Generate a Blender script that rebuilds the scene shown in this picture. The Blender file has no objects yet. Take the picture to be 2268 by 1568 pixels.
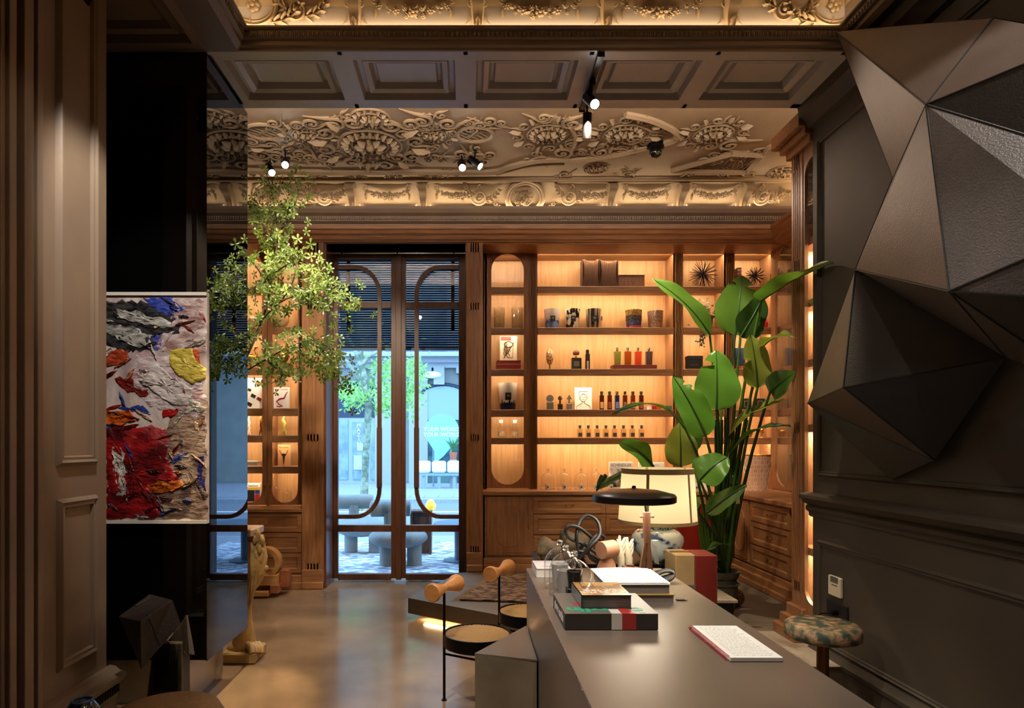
import bpy, math, random
from mathutils import Vector, Matrix
R=random.Random(7)
PI=math.pi
SC=bpy.context.scene
COL=SC.collection
# ---------------------------------------------------------------- camera, world, exposure
F=1450.0; CX=1036.0; CY=980.0; H=1.5
cam=bpy.data.cameras.new('camera'); co=bpy.data.objects.new('camera',cam); COL.objects.link(co)
co.location=(0,0,H); co.rotation_euler=(PI/2,0,0)
cam.sensor_width=36; cam.sensor_fit='HORIZONTAL'; cam.lens=F*36/2268
cam.shift_x=(1134-CX)/2268; cam.shift_y=(CY-784)/2268; cam.clip_start=.05; cam.clip_end=200
SC.camera=co
SC.view_settings.view_transform='Standard'; SC.view_settings.look='None'
SC.view_settings.exposure=1.65; SC.view_settings.gamma=1; SC.view_settings.use_curve_mapping=False
w=bpy.data.worlds.new('sky'); SC.world=w; w.use_nodes=True
bg=w.node_tree.nodes['Background']; bg.inputs[0].default_value=(.38,.65,1,1); bg.inputs[1].default_value=2.5
def area(name,loc,rot,sx,sy,power,col=(1,.62,.3),spread=PI,portal=False):
    l=bpy.data.lights.new(name,'AREA'); l.shape='RECTANGLE'; l.size=sx; l.size_y=sy; l.energy=power; l.color=col; l.spread=spread
    if portal: l.cycles.is_portal=True
    o=bpy.data.objects.new(name,l); COL.objects.link(o); o.location=loc; o.rotation_euler=rot; return o
def spot(name,loc,tgt,power,size=.6,col=(1,.78,.52),blend=.5,rad=.03):
    l=bpy.data.lights.new(name,'SPOT'); l.energy=power; l.spot_size=size; l.spot_blend=blend; l.color=col; l.shadow_soft_size=rad
    o=bpy.data.objects.new(name,l); COL.objects.link(o); o.location=loc
    o.rotation_euler=(Vector(tgt)-Vector(loc)).to_track_quat('-Z','Y').to_euler(); return o
def pt(name,loc,power,col=(1,.7,.4),rad=.05):
    l=bpy.data.lights.new(name,'POINT'); l.energy=power; l.color=col; l.shadow_soft_size=rad
    o=bpy.data.objects.new(name,l); COL.objects.link(o); o.location=loc; return o
area('daylight_portal',(-.74,7.3,1.8),(PI/2,0,PI),1.6,3.6,0,portal=True)
COOL=(1,.93,.82); WARM=(1,.78,.52)
# track spots of the shop, with unseen fill spots added among them
spot('spot_table',(.5,2.0,4.0),(.75,2.2,.75),42,1.2,COOL)
spot('spot_table_far',(.5,2.2,4.0),(.75,3.5,.8),11,.75,COOL)
spot('spot_painting',(-1.0,2.25,3.55),(-1.75,3.6,1.7),52,.85,COOL)
spot('spot_sculpture_low',(1.55,6.2,3.85),(1.95,3.2,2.5),15,.6,(1,.72,.52))
spot('spot_sculpture_top',(.2,.1,4.0),(2.2,2.6,2.4),30,.8,(1,.88,.8))
spot('spot_floor_left',(-.9,3.1,4.0),(-1.42,3.82,0),190,.30,(1,.78,.45))
spot('fill_spot_table_side',(-1.0,2.2,4.0),(.4,2.9,.4),110,.8,COOL)  # unseen spot added to brighten the table's left side panel
spot('spot_table_right',(1.9,1.8,4.0),(1.15,3.0,.75),30,.8,COOL)  # unseen spot added to lift the right part of the table
spot('spot_stool',(1.2,3.3,4.0),(1.95,3.75,.4),60,.5,(1,.8,.55))
spot('spot_left_wall',(-.1,1.6,3.9),(-1.75,2.85,1.3),12,.9,(1,.72,.5))
spot('spot_front_left',(-2.05,5.9,3.95),(-1.5,4.7,1.6),80,.9,(1,.85,.6))
spot('spot_front_mid',(-.08,5.95,3.95),(.5,4.2,.6),32,.8,COOL)
spot('spot_front_floor',(-.02,5.9,3.95),(-1.0,5.2,0),80,1.0,(1,.8,.55))
spot('spot_plant',(1.5,4.05,3.5),(1.75,5.0,1.9),60,.9,(1,.9,.65))
spot('fill_spot_shelves_right',(.74,4.0,3.45),(1.5,7.0,1.9),170,1.25,(1,.8,.58),.8)  # added to brighten the shelf fronts, which came out too dark
spot('fill_spot_shelves_left',(-.75,4.0,3.45),(-1.9,7.0,1.6),125,1.1,(1,.8,.58),.8)  # added likewise for the left cabinets, no fixture there
spot('spot_branch',(-.9,3.8,3.4),(-1.3,4.95,2.4),24,.9,(1,.86,.6),.8)  # no known source, added to light the branch leaves
# cove light strips (hidden behind the cornice lips), plus added fill strips
area('cove_strip_far',(.0,6.71,3.89),(math.radians(183),0,0),6.4,.02,5.8,(1,.74,.46))
area('fill_strip_beam',(.0,4.31,3.86),(math.radians(155),0,0),6.4,.02,34,(1,.82,.66))  # unseen uplight added to brighten the front room ceiling
area('fill_strip_side_right',(3.45,5.5,3.86),(0,math.radians(180),0),.02,2.4,8,(1,.68,.36))  # added side uplight for the same ceiling, out of view
area('cove_strip_near',(.4,3.60,3.768),(math.radians(175),0,0),3.3,.02,2.2,(1,.7,.38))
area('cove_strip_near_left',(-1.2,1.6,3.78),(0,math.radians(155),0),.02,3.6,7,(1,.7,.38))
area('cove_strip_near_right',(2.02,1.6,3.78),(0,math.radians(-155),0),.02,3.6,7,(1,.7,.38))
area('step_glow',(.02,5.27,.04),(0,0,math.radians(-36.4)),.95,.05,3.2,(1,.66,.32))
# ---------------------------------------------------------------- helpers
def X(px,D): return (px-CX)*D/F
def Z(py,D): return H-(py-CY)*D/F
def W(px,py,D): return Vector((X(px,D),D,Z(py,D)))
def G(px,py,z):
    D=F*(H-z)/(py-CY); return Vector((X(px,D),D,z))
def hexc(s):
    s=s.lstrip('#'); return tuple(((int(s[i:i+2],16)/255+.055)/1.055)**2.4 if int(s[i:i+2],16)>10 else int(s[i:i+2],16)/3294.6 for i in (0,2,4))
MATS={}
def pm(name,col,rough=.5,metal=0,col2=None,scale=5,stretch=(1,1,1),bump=0,bscale=None,emit=0,sub=0,coat=0,detail=5,contrast=(.35,.65),spec=.5,trans=0,rvar=0,kind='noise',alpha=1):
    if name in MATS: return MATS[name]
    if isinstance(col,str): col=hexc(col)
    if isinstance(col2,str): col2=hexc(col2)
    m=bpy.data.materials.new(name); m.use_nodes=True; nt=m.node_tree; N=nt.nodes; L=nt.links
    b=N['Principled BSDF']; b.inputs['Base Color'].default_value=(*col,1); b.inputs['Roughness'].default_value=rough; b.inputs['Metallic'].default_value=metal
    b.inputs['Specular IOR Level'].default_value=spec; b.inputs['Coat Weight'].default_value=coat; b.inputs['Coat Roughness'].default_value=.1
    b.inputs['Transmission Weight'].default_value=trans; b.inputs['Alpha'].default_value=alpha
    if sub: b.inputs['Subsurface Weight'].default_value=sub
    if emit: b.inputs['Emission Color'].default_value=(*col,1); b.inputs['Emission Strength'].default_value=emit
    if col2 or bump or rvar:
        tc=N.new('ShaderNodeTexCoord'); mp=N.new('ShaderNodeMapping'); mp.inputs['Scale'].default_value=stretch; L.new(tc.outputs['Object'],mp.inputs[0])
        if kind=='noise': t=N.new('ShaderNodeTexNoise'); t.inputs['Detail'].default_value=detail; t.inputs['Scale'].default_value=scale; out=t.outputs['Fac']
        elif kind=='voronoi': t=N.new('ShaderNodeTexVoronoi'); t.inputs['Scale'].default_value=scale; out=t.outputs['Distance']
        elif kind=='wave': t=N.new('ShaderNodeTexWave'); t.inputs['Scale'].default_value=scale; t.inputs['Distortion'].default_value=6; t.inputs['Detail'].default_value=3; out=t.outputs['Fac']
        elif kind=='stripe': t=N.new('ShaderNodeTexWave'); t.inputs['Scale'].default_value=scale; out=t.outputs['Fac']
        L.new(mp.outputs[0],t.inputs['Vector'])
        rp=N.new('ShaderNodeValToRGB'); rp.color_ramp.elements[0].position=contrast[0]; rp.color_ramp.elements[1].position=contrast[1]
        L.new(out,rp.inputs[0])
        if col2:
            rp.color_ramp.elements[0].color=(*col,1); rp.color_ramp.elements[1].color=(*col2,1); L.new(rp.outputs[0],b.inputs['Base Color'])
            if emit: L.new(rp.outputs[0],b.inputs['Emission Color'])
        if rvar:
            mr=N.new('ShaderNodeMapRange'); mr.inputs['To Min'].default_value=max(0,rough-rvar); mr.inputs['To Max'].default_value=rough+rvar
            L.new(out,mr.inputs[0]); L.new(mr.outputs[0],b.inputs['Roughness'])
        if bump:
            bp=N.new('ShaderNodeBump'); bp.inputs['Strength'].default_value=min(1,bump); bp.inputs['Distance'].default_value=.01
            if bscale:
                t2=N.new('ShaderNodeTexNoise'); t2.inputs['Scale'].default_value=bscale; t2.inputs['Detail'].default_value=4; L.new(mp.outputs[0],t2.inputs['Vector']); L.new(t2.outputs['Fac'],bp.inputs['Height'])
            else: L.new(out,bp.inputs['Height'])
            L.new(bp.outputs[0],b.inputs['Normal'])
    MATS[name]=m; return m
def thin_glass(name,tint=(1,1,1),refl=1.0,ior=1.45,rough=0.0,haze=0):
    if name in MATS: return MATS[name]
    m=bpy.data.materials.new(name); m.use_nodes=True; nt=m.node_tree; N=nt.nodes; L=nt.links; N.clear()
    o=N.new('ShaderNodeOutputMaterial'); mx=N.new('ShaderNodeMixShader'); t=N.new('ShaderNodeBsdfTransparent'); t.inputs[0].default_value=(*tint,1)
    g=N.new('ShaderNodeBsdfGlossy'); g.inputs['Roughness'].default_value=rough; fr=N.new('ShaderNodeLayerWeight'); fr.inputs[0].default_value=.5; pw=N.new('ShaderNodeMath'); pw.operation='POWER'; pw.inputs[1].default_value=4.0; L.new(fr.outputs['Facing'],pw.inputs[0]); ad=N.new('ShaderNodeMath'); ad.operation='MULTIPLY_ADD'; ad.inputs[1].default_value=.9; ad.inputs[2].default_value=.045; L.new(pw.outputs[0],ad.inputs[0])
    ml=N.new('ShaderNodeMath'); ml.operation='MULTIPLY'; ml.inputs[1].default_value=refl; ml.use_clamp=True
    L.new(ad.outputs[0],ml.inputs[0]); L.new(ml.outputs[0],mx.inputs[0]); L.new(t.outputs[0],mx.inputs[1]); L.new(g.outputs[0],mx.inputs[2]); L.new(mx.outputs[0],o.inputs[0])
    MATS[name]=m; return m
def mirror(name,tint,rough=.0):
    if name in MATS: return MATS[name]
    return pm(name,tint,rough,1.0,spec=.5)
class MB:
    def __init__(s,T=None): s.v=[]; s.f=[]; s.T=T
    def add(s,vs,fs):
        n=len(s.v)
        if s.T is not None: vs=[s.T@Vector(q) for q in vs]
        s.v+= [tuple(q) for q in vs]; s.f+=[tuple(i+n for i in q) for q in fs]; return s
    def box(s,x0,x1,y0,y1,z0,z1):
        return s.hexa([(x0,y0,z0),(x1,y0,z0),(x1,y1,z0),(x0,y1,z0),(x0,y0,z1),(x1,y0,z1),(x1,y1,z1),(x0,y1,z1)])
    def hexa(s,p): return s.add(p,[(0,3,2,1),(4,5,6,7),(0,1,5,4),(1,2,6,5),(2,3,7,6),(3,0,4,7)])
    def bbox(s,x0,x1,y0,y1,z0,z1,b=.004):
        # box with chamfered edges along all four vertical and top edges
        vs=[];
        for z,i in ((z0,b),(z0+b,0),(z1-b,0),(z1,b)):
            a0,a1,c0,c1=x0+i,x1-i,y0+i,y1-i; k=b if i==0 else b*.4
            vs+=[(a0+k,c0,z),(a1-k,c0,z),(a1,c0+k,z),(a1,c1-k,z),(a1-k,c1,z),(a0+k,c1,z),(a0,c1-k,z),(a0,c0+k,z)]
        fs=[tuple(range(7,-1,-1)),tuple(range(24,32))]
        for l in range(3):
            for j in range(8): fs.append((l*8+j,l*8+(j+1)%8,l*8+8+(j+1)%8,l*8+8+j))
        return s.add(vs,fs)
    def lathe(s,prof,c=(0,0,0),n=24,sx=1,sy=1,cap=True):
        vs=[];fs=[]
        for r,z in prof:
            for j in range(n):
                a=2*PI*j/n; vs.append((c[0]+r*sx*math.cos(a),c[1]+r*sy*math.sin(a),c[2]+z))
        for i in range(len(prof)-1):
            for j in range(n):
                k=(j+1)%n; fs.append((i*n+j,i*n+k,(i+1)*n+k,(i+1)*n+j))
        if cap:
            if prof[0][0]>1e-4: fs.append(tuple(range(n-1,-1,-1)))
            if prof[-1][0]>1e-4: fs.append(tuple((len(prof)-1)*n+j for j in range(n)))
        return s.add(vs,fs)
    def sph(s,c,r,n=12,m=8):
        if not hasattr(r,'__len__'): r=(r,r,r)
        vs=[(c[0],c[1],c[2]-r[2])];fs=[]
        for i in range(1,m):
            t=-PI/2+PI*i/m
            for j in range(n):
                a=2*PI*j/n; vs.append((c[0]+r[0]*math.cos(t)*math.cos(a),c[1]+r[1]*math.cos(t)*math.sin(a),c[2]+r[2]*math.sin(t)))
        vs.append((c[0],c[1],c[2]+r[2]))
        for j in range(n): fs.append((0,1+(j+1)%n,1+j))
        for i in range(m-2):
            for j in range(n):
                k=(j+1)%n; fs.append((1+i*n+j,1+i*n+k,1+(i+1)*n+k,1+(i+1)*n+j))
        e=len(vs)-1; b=1+(m-2)*n
        for j in range(n): fs.append((b+j,b+(j+1)%n,e))
        return s.add(vs,fs)
    def tube(s,pts,r,n=8,closed=False):
        pts=[Vector(p) for p in pts]; m=len(pts)
        rs=r if hasattr(r,'__len__') else [r]*m
        vs=[];fs=[]; up=None
        for i,p in enumerate(pts):
            if closed: d=pts[(i+1)%m]-pts[i-1]
            else: d=pts[min(i+1,m-1)]-pts[max(i-1,0)]
            d.normalize() if d.length>0 else None
            if up is None:
                up=Vector((0,0,1)) if abs(d.z)<.9 else Vector((1,0,0))
            u=(up-d*up.dot(d)); u=u.normalized() if u.length>1e-6 else d.orthogonal().normalized(); w_=d.cross(u); up=u
            for j in range(n):
                a=2*PI*j/n; vs.append(p+(u*math.cos(a)+w_*math.sin(a))*rs[i])
        for i in range(m if closed else m-1):
            q=(i+1)%m
            for j in range(n):
                k=(j+1)%n; fs.append((i*n+j,i*n+k,q*n+k,q*n+j))
        if not closed: fs.append(tuple(range(n-1,-1,-1))); fs.append(tuple((m-1)*n+j for j in range(n)))
        return s.add(vs,fs)
    def cyl(s,p0,p1,r0,r1=None,n=16): return s.tube([p0,p1],[r0,r0 if r1 is None else r1],n)
    def prism(s,poly,a0,a1,ax='z'):
        n=len(poly)
        def P(q,a): return {'z':(q[0],q[1],a),'y':(q[0],a,q[1]),'x':(a,q[0],q[1])}[ax]
        vs=[P(q,a0) for q in poly]+[P(q,a1) for q in poly]
        fs=[tuple(range(n-1,-1,-1)),tuple(range(n,2*n))]+[(i,(i+1)%n,n+(i+1)%n,n+i) for i in range(n)]
        return s.add(vs,fs)
    def grid(s,fn,nu,nv):
        vs=[fn(i/nu,j/nv) for i in range(nu+1) for j in range(nv+1)]
        fs=[(i*(nv+1)+j,(i+1)*(nv+1)+j,(i+1)*(nv+1)+j+1,i*(nv+1)+j+1) for i in range(nu) for j in range(nv)]
        return s.add(vs,fs)
    def build(s,name,mat,parent=None,smooth=False,solid=0,bevel=0,sub=0):
        me=bpy.data.meshes.new(name); me.from_pydata(s.v,[],s.f); me.update()
        import bmesh
        bm=bmesh.new(); bm.from_mesh(me); bmesh.ops.recalc_face_normals(bm,faces=bm.faces); bm.to_mesh(me); bm.free()
        if smooth:
            for p in me.polygons: p.use_smooth=True
            me.set_sharp_from_angle(angle=math.radians(smooth if smooth>1 else 40))
        me.materials.append(mat)
        o=bpy.data.objects.new(name,me); COL.objects.link(o)
        if parent is not None: o.parent=parent
        if solid: md=o.modifiers.new('s','SOLIDIFY'); md.thickness=solid; md.offset=0
        if bevel: md=o.modifiers.new('b','BEVEL'); md.width=bevel; md.segments=2; md.limit_method='ANGLE'
        if sub: md=o.modifiers.new('u','SUBSURF'); md.levels=sub; md.render_levels=sub
        return o
def tag(o,label=None,cat=None,group=None,kind=None):
    if label: o['label']=label
    if cat: o['category']=cat
    if group: o['group']=group
    if kind: o['kind']=kind
    return o
def thing(name,label,cat,loc=(0,0,0),rz=0,group=None,rot=None):
    o=bpy.data.objects.new(name,None); COL.objects.link(o); o.location=loc; o.rotation_euler=rot or (0,0,rz); o.empty_display_size=.05
    return tag(o,label,cat,group)
def struct(name,mb,mat,**k):
    o=mb.build(name,mat,**k); o['kind']='structure'; return o
def dup(src,loc,rz=None,label=None,group=None):
    kids={}
    for q in bpy.data.objects: 
        if q.parent: kids.setdefault(q.parent.name,[]).append(q)
    def cp(o,par):
        c=o.copy(); COL.objects.link(c)
        if par is not None: c.parent=par
        for ch in kids.get(o.name,[]): cp(ch,c)
        return c
    r=cp(src,None); r.location=loc
    if rz is not None: r.rotation_euler=(0,0,rz)
    if label: r['label']=label
    if group: r['group']=group
    return r
def text(name,body,mat,parent,M,size,ext=.0008,align='CENTER',bold=0):
    cu=bpy.data.curves.new(name,'FONT'); cu.body=body; cu.size=size; cu.extrude=ext; cu.align_x=align; cu.align_y='CENTER'; cu.offset=bold
    t=bpy.data.objects.new(name,cu); COL.objects.link(t)
    dg=bpy.context.evaluated_depsgraph_get(); me=bpy.data.meshes.new_from_object(t.evaluated_get(dg))
    bpy.data.objects.remove(t); me.materials.clear(); me.materials.append(mat)
    o=bpy.data.objects.new(name,me); COL.objects.link(o); o.parent=parent; o.matrix_local=M; return o
def MX(loc,rx=0,ry=0,rz=0): return Matrix.Translation(loc)@Matrix.Rotation(rz,4,'Z')@Matrix.Rotation(ry,4,'Y')@Matrix.Rotation(rx,4,'X')
# ---------------------------------------------------------------- materials
paint=pm('taupe_paint','#7d6a5c',.42,col2='#87735f',scale=3,bump=.05,bscale=60)
paintd=pm('dark_taupe_paint','#6a5b50',.45,col2='#726255',scale=3)
green=pm('grey_green_paint','#3b3329',.62,col2='#443a2e',scale=2.5,bump=.03,bscale=80)
paintlit=pm('taupe_paint_lit','#b5aca8',.42,col2='#bcb2ac',scale=3)  # same taupe paint, lightened so the coffers look brighter lit
plaster=pm('plaster_relief','#8f7a60',.55,col2='#9a8467',scale=4,bump=.15,bscale=40)
WOODA='#a5734a';WOODB='#885c3a'
woodv=pm('oak_vertical',WOODA,.42,col2=WOODB,scale=9,stretch=(6,6,.45),bump=.12,detail=8)
woodh=pm('oak_horizontal',WOODA,.42,col2=WOODB,scale=9,stretch=(.45,6,6),bump=.12,detail=8)
woody=pm('oak_depth',WOODA,.42,col2=WOODB,scale=9,stretch=(6,.45,6),bump=.12,detail=8)
woodback=pm('oak_back_panel','#b98a58',.5,col2='#a97a48',scale=8,stretch=(5,5,.35),bump=.08,detail=8)
doorwood=pm('dark_door_wood','#6a4432',.35,col2='#573526',scale=8,stretch=(5,5,.4),bump=.1)
blackglass=pm('black_glass','#050505',.03,0,spec=1.0,coat=0)
darkmirror=mirror('smoked_mirror',(.12,.125,.14),.0)
blackm=pm('black_metal','#0d0c0c',.35,.6,bump=.03,bscale=90)
pane=thin_glass('window_glass',(.96,.98,1),1.0)
cglass=thin_glass('clear_glass',(.97,.98,.98),1.3,1.5)
marble=pm('grey_marble','#8a7c6c',.2,col2='#b9aa94',scale=3,bump=.0,detail=9,contrast=(.4,.55))
concrete=pm('polished_concrete','#6e5a46',.19,col2='#947a5e',scale=1.6,detail=10,contrast=(.3,.7),rvar=.08,bump=.02,bscale=9)
concb=pm('concrete_step','#5e5345',.6,col2='#756857',scale=3,detail=10,contrast=(.3,.7),bump=.1,bscale=30)
steel=pm('waxed_steel','#74675c',.38,.45,col2='#8a7a6c',scale=2.2,stretch=(1,.5,1),detail=10,rvar=.1,contrast=(.3,.7))
gold=pm('gold_brass','#b98a3c',.28,1.0)
chrome=pm('chrome','#d8d8d8',.12,1.0)
white=pm('white_paper','#e8e4dc',.6)
cream=pm('cream','#e6d9bd',.6)
redm=pm('red_cloth','#8c2118',.5,col2='#7c1a14',scale=10)
bk=pm('black_print','#111010',.5)
# ---------------------------------------------------------------- shell
DP=6.71; DD=7.08; DU=7.05; DLW=6.72; ZP=.176
XR=2.23; DE=4.23; DN=3.62; ZS=3.66; ZC=4.13; DX=-1.476; DX2=-.014
struct('floor',MB().box(-4,4.2,-3,7.25,-.1,0),concrete)
plat=[(-.51,5.58),(1.23,4.3),(1.5,3.86),(2.23,3.86),(2.23,4.2),(3.75,4.2),(3.75,7.35),(DX2,7.35),(DX2,6.68),(-.09,6.66)]
pf=struct('floor_step',MB().prism(plat,.045,ZP,'z'),concb,bevel=.004)
inner=[(-.30,5.62),(1.30,4.45),(1.6,4.0),(2.2,4.0),(2.2,4.3),(3.7,4.3),(3.7,7.3),(0.05,7.3),(.05,6.6)]
MB().prism(inner,0,.05,'z').build('step_base',pm('gravel_base','#c8924a',.8,col2='#7d5526',scale=90,bump=.6),pf)
mt=MB().bbox(1.55,2.225,3.855,4.58,ZP-.001,ZP+.006,.002).build('marble_slab',marble,pf)
struct('wall_back',MB().box(-4,DX-.02,7.42,7.5,0,4.3).box(DX2+.02,4,7.42,7.5,0,4.3).box(-4,4,7.3,7.5,3.58,4.4).box(-1.62,-1.48,7.30,7.5,0,3.6).box(-.01,.12,7.30,7.5,0,3.6),paintd)
struct('wall_front_left',MB().box(-3.7,-3.6,4.29,7.5,0,4.3),paintd)
struct('wall_front_right',MB().box(3.7,3.8,4.1,7.5,0,4.3),paintd)
struct('wall_behind',MB().box(-4,4,-1.2,-1.1,0,4.6).box(-4,4,-1.1,-1.06,0,.22).box(-4,4,-1.1,-1.05,1.02,1.17),green)
wr=struct('wall_right',MB().box(XR,XR+.15,-2.6,DE,0,4.4),green)
struct('wall_partition_right',MB().box(XR+.15,3.8,4.13,4.23,0,4.2),paintd)
# right wall trim
def rail_x(mb,x,prof,y0,y1,sgn=-1):
    # prof: list (out,z) extruded along y, out measured from wall toward -x
    poly=[(x+sgn*o,z) for o,z in prof]
    n=len(poly); vs=[(p[0],y0,p[1]) for p in poly]+[(p[0],y1,p[1]) for p in poly]
    mb.add(vs,[tuple(range(n)),tuple(range(2*n-1,n-1,-1))]+[(i,n+i,n+(i+1)%n,(i+1)%n) for i in range(n)]); return mb
def mould(z,h,d): return [(0,z),(d*.3,z+.002),(d*.45,z+h*.25),(d,z+h*.35),(d,z+h*.6),(d*.7,z+h*.7),(d*.6,z+h*.92),(d*.2,z+h),(0,z+h)]
dr=[(0,1.02),(.012,1.03),(.012,1.05),(.03,1.065),(.034,1.085),(.02,1.1),(.05,1.115),(.06,1.135),(.075,1.145),(.075,1.165),(.06,1.175),(0,1.18)]
tag(rail_x(MB(),XR,dr,-2.5,DE+.03).build('trim_1',green,smooth=30),kind='structure')
sk=[(0,0),(.018,0),(.018,.15),(.03,.16),(.034,.185),(.02,.2),(.012,.225),(0,.23)]
tag(rail_x(MB(),XR,sk,-2.5,DE).build('baseboard_right',green,smooth=30),kind='structure')
def panel_frame(y0,y1,z0,z1,name,x=XR,sgn=-1,w_=.035,d=.018,mat=green,par=None):
    mb=MB()
    prof=[(0,0),(w_*.15,d*.5),(w_*.35,d),(w_*.6,d*.55),(w_*.85,d*.7),(w_,0)]
    # mitred frame; ring of profiles at four corners
    cor=[(y0,z0,1,1),(y1,z0,-1,1),(y1,z1,-1,-1),(y0,z1,1,-1)]
    vs=[];
    for (y,z,a,b) in cor:
        for t,h in prof: vs.append((x+sgn*h,y+a*t,z+b*t))
    n=len(prof); fs=[]
    for c in range(4):
        for i in range(n-1): fs.append((c*n+i,c*n+i+1,((c+1)%4)*n+i+1,((c+1)%4)*n+i))
    mb.add(vs,fs); return mb.build(name,mat,par,smooth=25)
panel_frame(-1.6,4.16,.235,.885,'panel_moulding',par=wr)
panel_frame(-1.6,4.16,1.285,3.42,'panel_moulding',par=wr)
tag(rail_x(MB(),XR,[(0,3.52),(.03,3.53),(.05,3.57),(.09,3.6),(.1,3.66),(0,3.66)],-2.5,DE).build('trim_2',green,smooth=30),kind='structure')
# right soffit strip of the near room and left soffit
XL=-1.27; XRT=2.085
def coffer(mb,x0,x1,y0,y1,z,steps=((.0,.0),(.05,.0),(.06,.045),(.085,.05),(.095,.02),(.125,.03),(.14,.075),(.155,.075),(.165,.05),(.18,.055))):
    # a frame ring stepping inward; up=+ recess (positive goes up)
    vs=[]
    for t,h in steps:
        vs+=[(x0+t,y0+t,z+h),(x1-t,y0+t,z+h),(x1-t,y1-t,z+h),(x0+t,y1-t,z+h)]
    fs=[]
    for k in range(len(steps)-1):
        for j in range(4): fs.append((k*4+j,k*4+(j+1)%4,k*4+4+(j+1)%4,k*4+4+j))
    e=(len(steps)-1)*4; fs.append((e,e+1,e+2,e+3)); mb.add(vs,fs)
bays=[-1.443,-.712,-.012,.69,1.392,2.09,2.26]
sof=struct('ceiling_beam',MB().box(-3.7,3.8,DN+.0,DE,ZS+.09,ZC+.1).box(-1.6,2.4,DN,DN+.03,ZS,ZS+.12).box(-1.6,2.4,DE-.05,DE,ZS,ZS+.12),paintlit)
for i in range(6):
    x0,x1=bays[i]+.012,bays[i+1]-.012
    if x1-x0<.3: MB().box(x0,x1,DN,DE,ZS,ZS+.1).build('rib',paintlit,sof); continue
    mb=MB(); coffer(mb,x0,x1,DN+.03,DE-.05,ZS); mb.build('coffer',paintlit,sof,smooth=20)
    MB().box(x1,x1+.024,DN,DE,ZS-.0,ZS+.1).build('rib',paintlit,sof)
# left near soffit
ls=struct('ceiling_soffit_left',MB().box(-4,XL-.02,-2.6,DN,ZS+.09,ZS+.3).box(XL-.17,XL-.0,-2.6,DN,ZS,ZS+.1),paintd)
for k in range(2):
    mb=MB(); coffer(mb,-2.45,XL-.17,DN-.03-.85*(k+1),DN-.03-.85*k,ZS); mb.build('coffer',paint,ls,smooth=20)
MB().box(-4,-2.45,-2.6,DN,ZS,ZS+.1).build('soffit_board',paintd,ls)
MB().box(-2.45,XL-.17,DN-.03,DN,ZS,ZS+.1).build('soffit_board',paintd,ls)
struct('ceiling_soffit_right',MB().box(XRT,4,-2.6,DN,ZS,ZS+.3),paintd)
# egg and dart lips: near tray
def lip(name,L):  # straight profile along x at y=DN facing -y
    prof=[(0,ZS),(-.012,ZS),(-.012,ZS+.012),(-.03,ZS+.02),(-.03,ZS+.045),(-.05,ZS+.05),(-.055,ZS+.085),(-.075,ZS+.09),(-.075,ZS+.1),(-.0,ZS+.1)]
    mb=MB(); x0,x1=L; poly=prof; n=len(poly)
    vs=[(x0,DN+p[0],p[1]) for p in poly]+[(x1,DN+p[0],p[1]) for p in poly]
    mb.add(vs,[tuple(range(n)),tuple(range(2*n-1,n-1,-1))]+[(i,n+i,n+(i+1)%n,(i+1)%n) for i in range(n)])
    o=struct(name,mb,paint,smooth=20)
    e=MB(); x=x0+.01
    while x<x1: e.sph((x,DN-.053,ZS+.066),(.0085,.008,.015),6,4); e.box(x+.011,x+.0135,DN-.06,DN-.05,ZS+.052,ZS+.08); x+=.0245
    tag(e.build('egg_and_dart',paint,o,smooth=60),kind='stuff'); return o
lip('trim_3',(XL,XRT))
for nm,xw,sg in (('trim_4',XL,1),('trim_5',XRT,-1)):
    prof=[(0,ZS),(.03,ZS+.02),(.03,ZS+.045),(.05,ZS+.05),(.055,ZS+.085),(.075,ZS+.09),(.075,ZS+.1),(0,ZS+.1)]
    mb=rail_x(MB(),xw,prof,-2.5,DN,sg); o=struct(nm,mb,paint,smooth=20)
    e=MB(); y=2.2
    while y<DN-.06: e.sph((xw+sg*.053,y,ZS+.066),(.008,.0085,.015),6,4); y+=.0245
    tag(e.build('egg_and_dart',paint,o,smooth=60),kind='stuff')
# near cove (profile in y/z) and tray ceiling
def cove(name,x0,x1,y0,z0,y1,z1,mat,flip=False):
    mb=MB()
    def fn(u,v):
        a=u*PI/2; return (x0+(x1-x0)*v, y0+(y1-y0)*(1-math.cos(a)), z0+(z1-z0)*math.sin(a))
    mb.grid(fn,14,1); return struct(name,mb,mat,smooth=60)
cn=cove('ceiling_cove_near',XL,XRT,DN+.03,ZS+.08,DN-.42,4.22,plaster)
def covex(name,x0,y0,y1,z0,x1,z1):
    mb=MB()
    def fn(u,v):
        a=u*PI/2; return (x0+(x1-x0)*(1-math.cos(a)), y0+(y1-y0)*v, z0+(z1-z0)*math.sin(a))
    mb.grid(fn,14,1); return struct(name,mb,plaster,smooth=60)
covex('ceiling_cove_left',XL-.03,-2.6,DN,ZS+.08,XL+.42,4.22)
covex('ceiling_cove_right',XRT+.03,-2.6,DN,ZS+.08,XRT-.42,4.22)
struct('ceiling_near',MB().box(-4,4,-2.6,DN,4.22,4.3),plaster)
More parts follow.
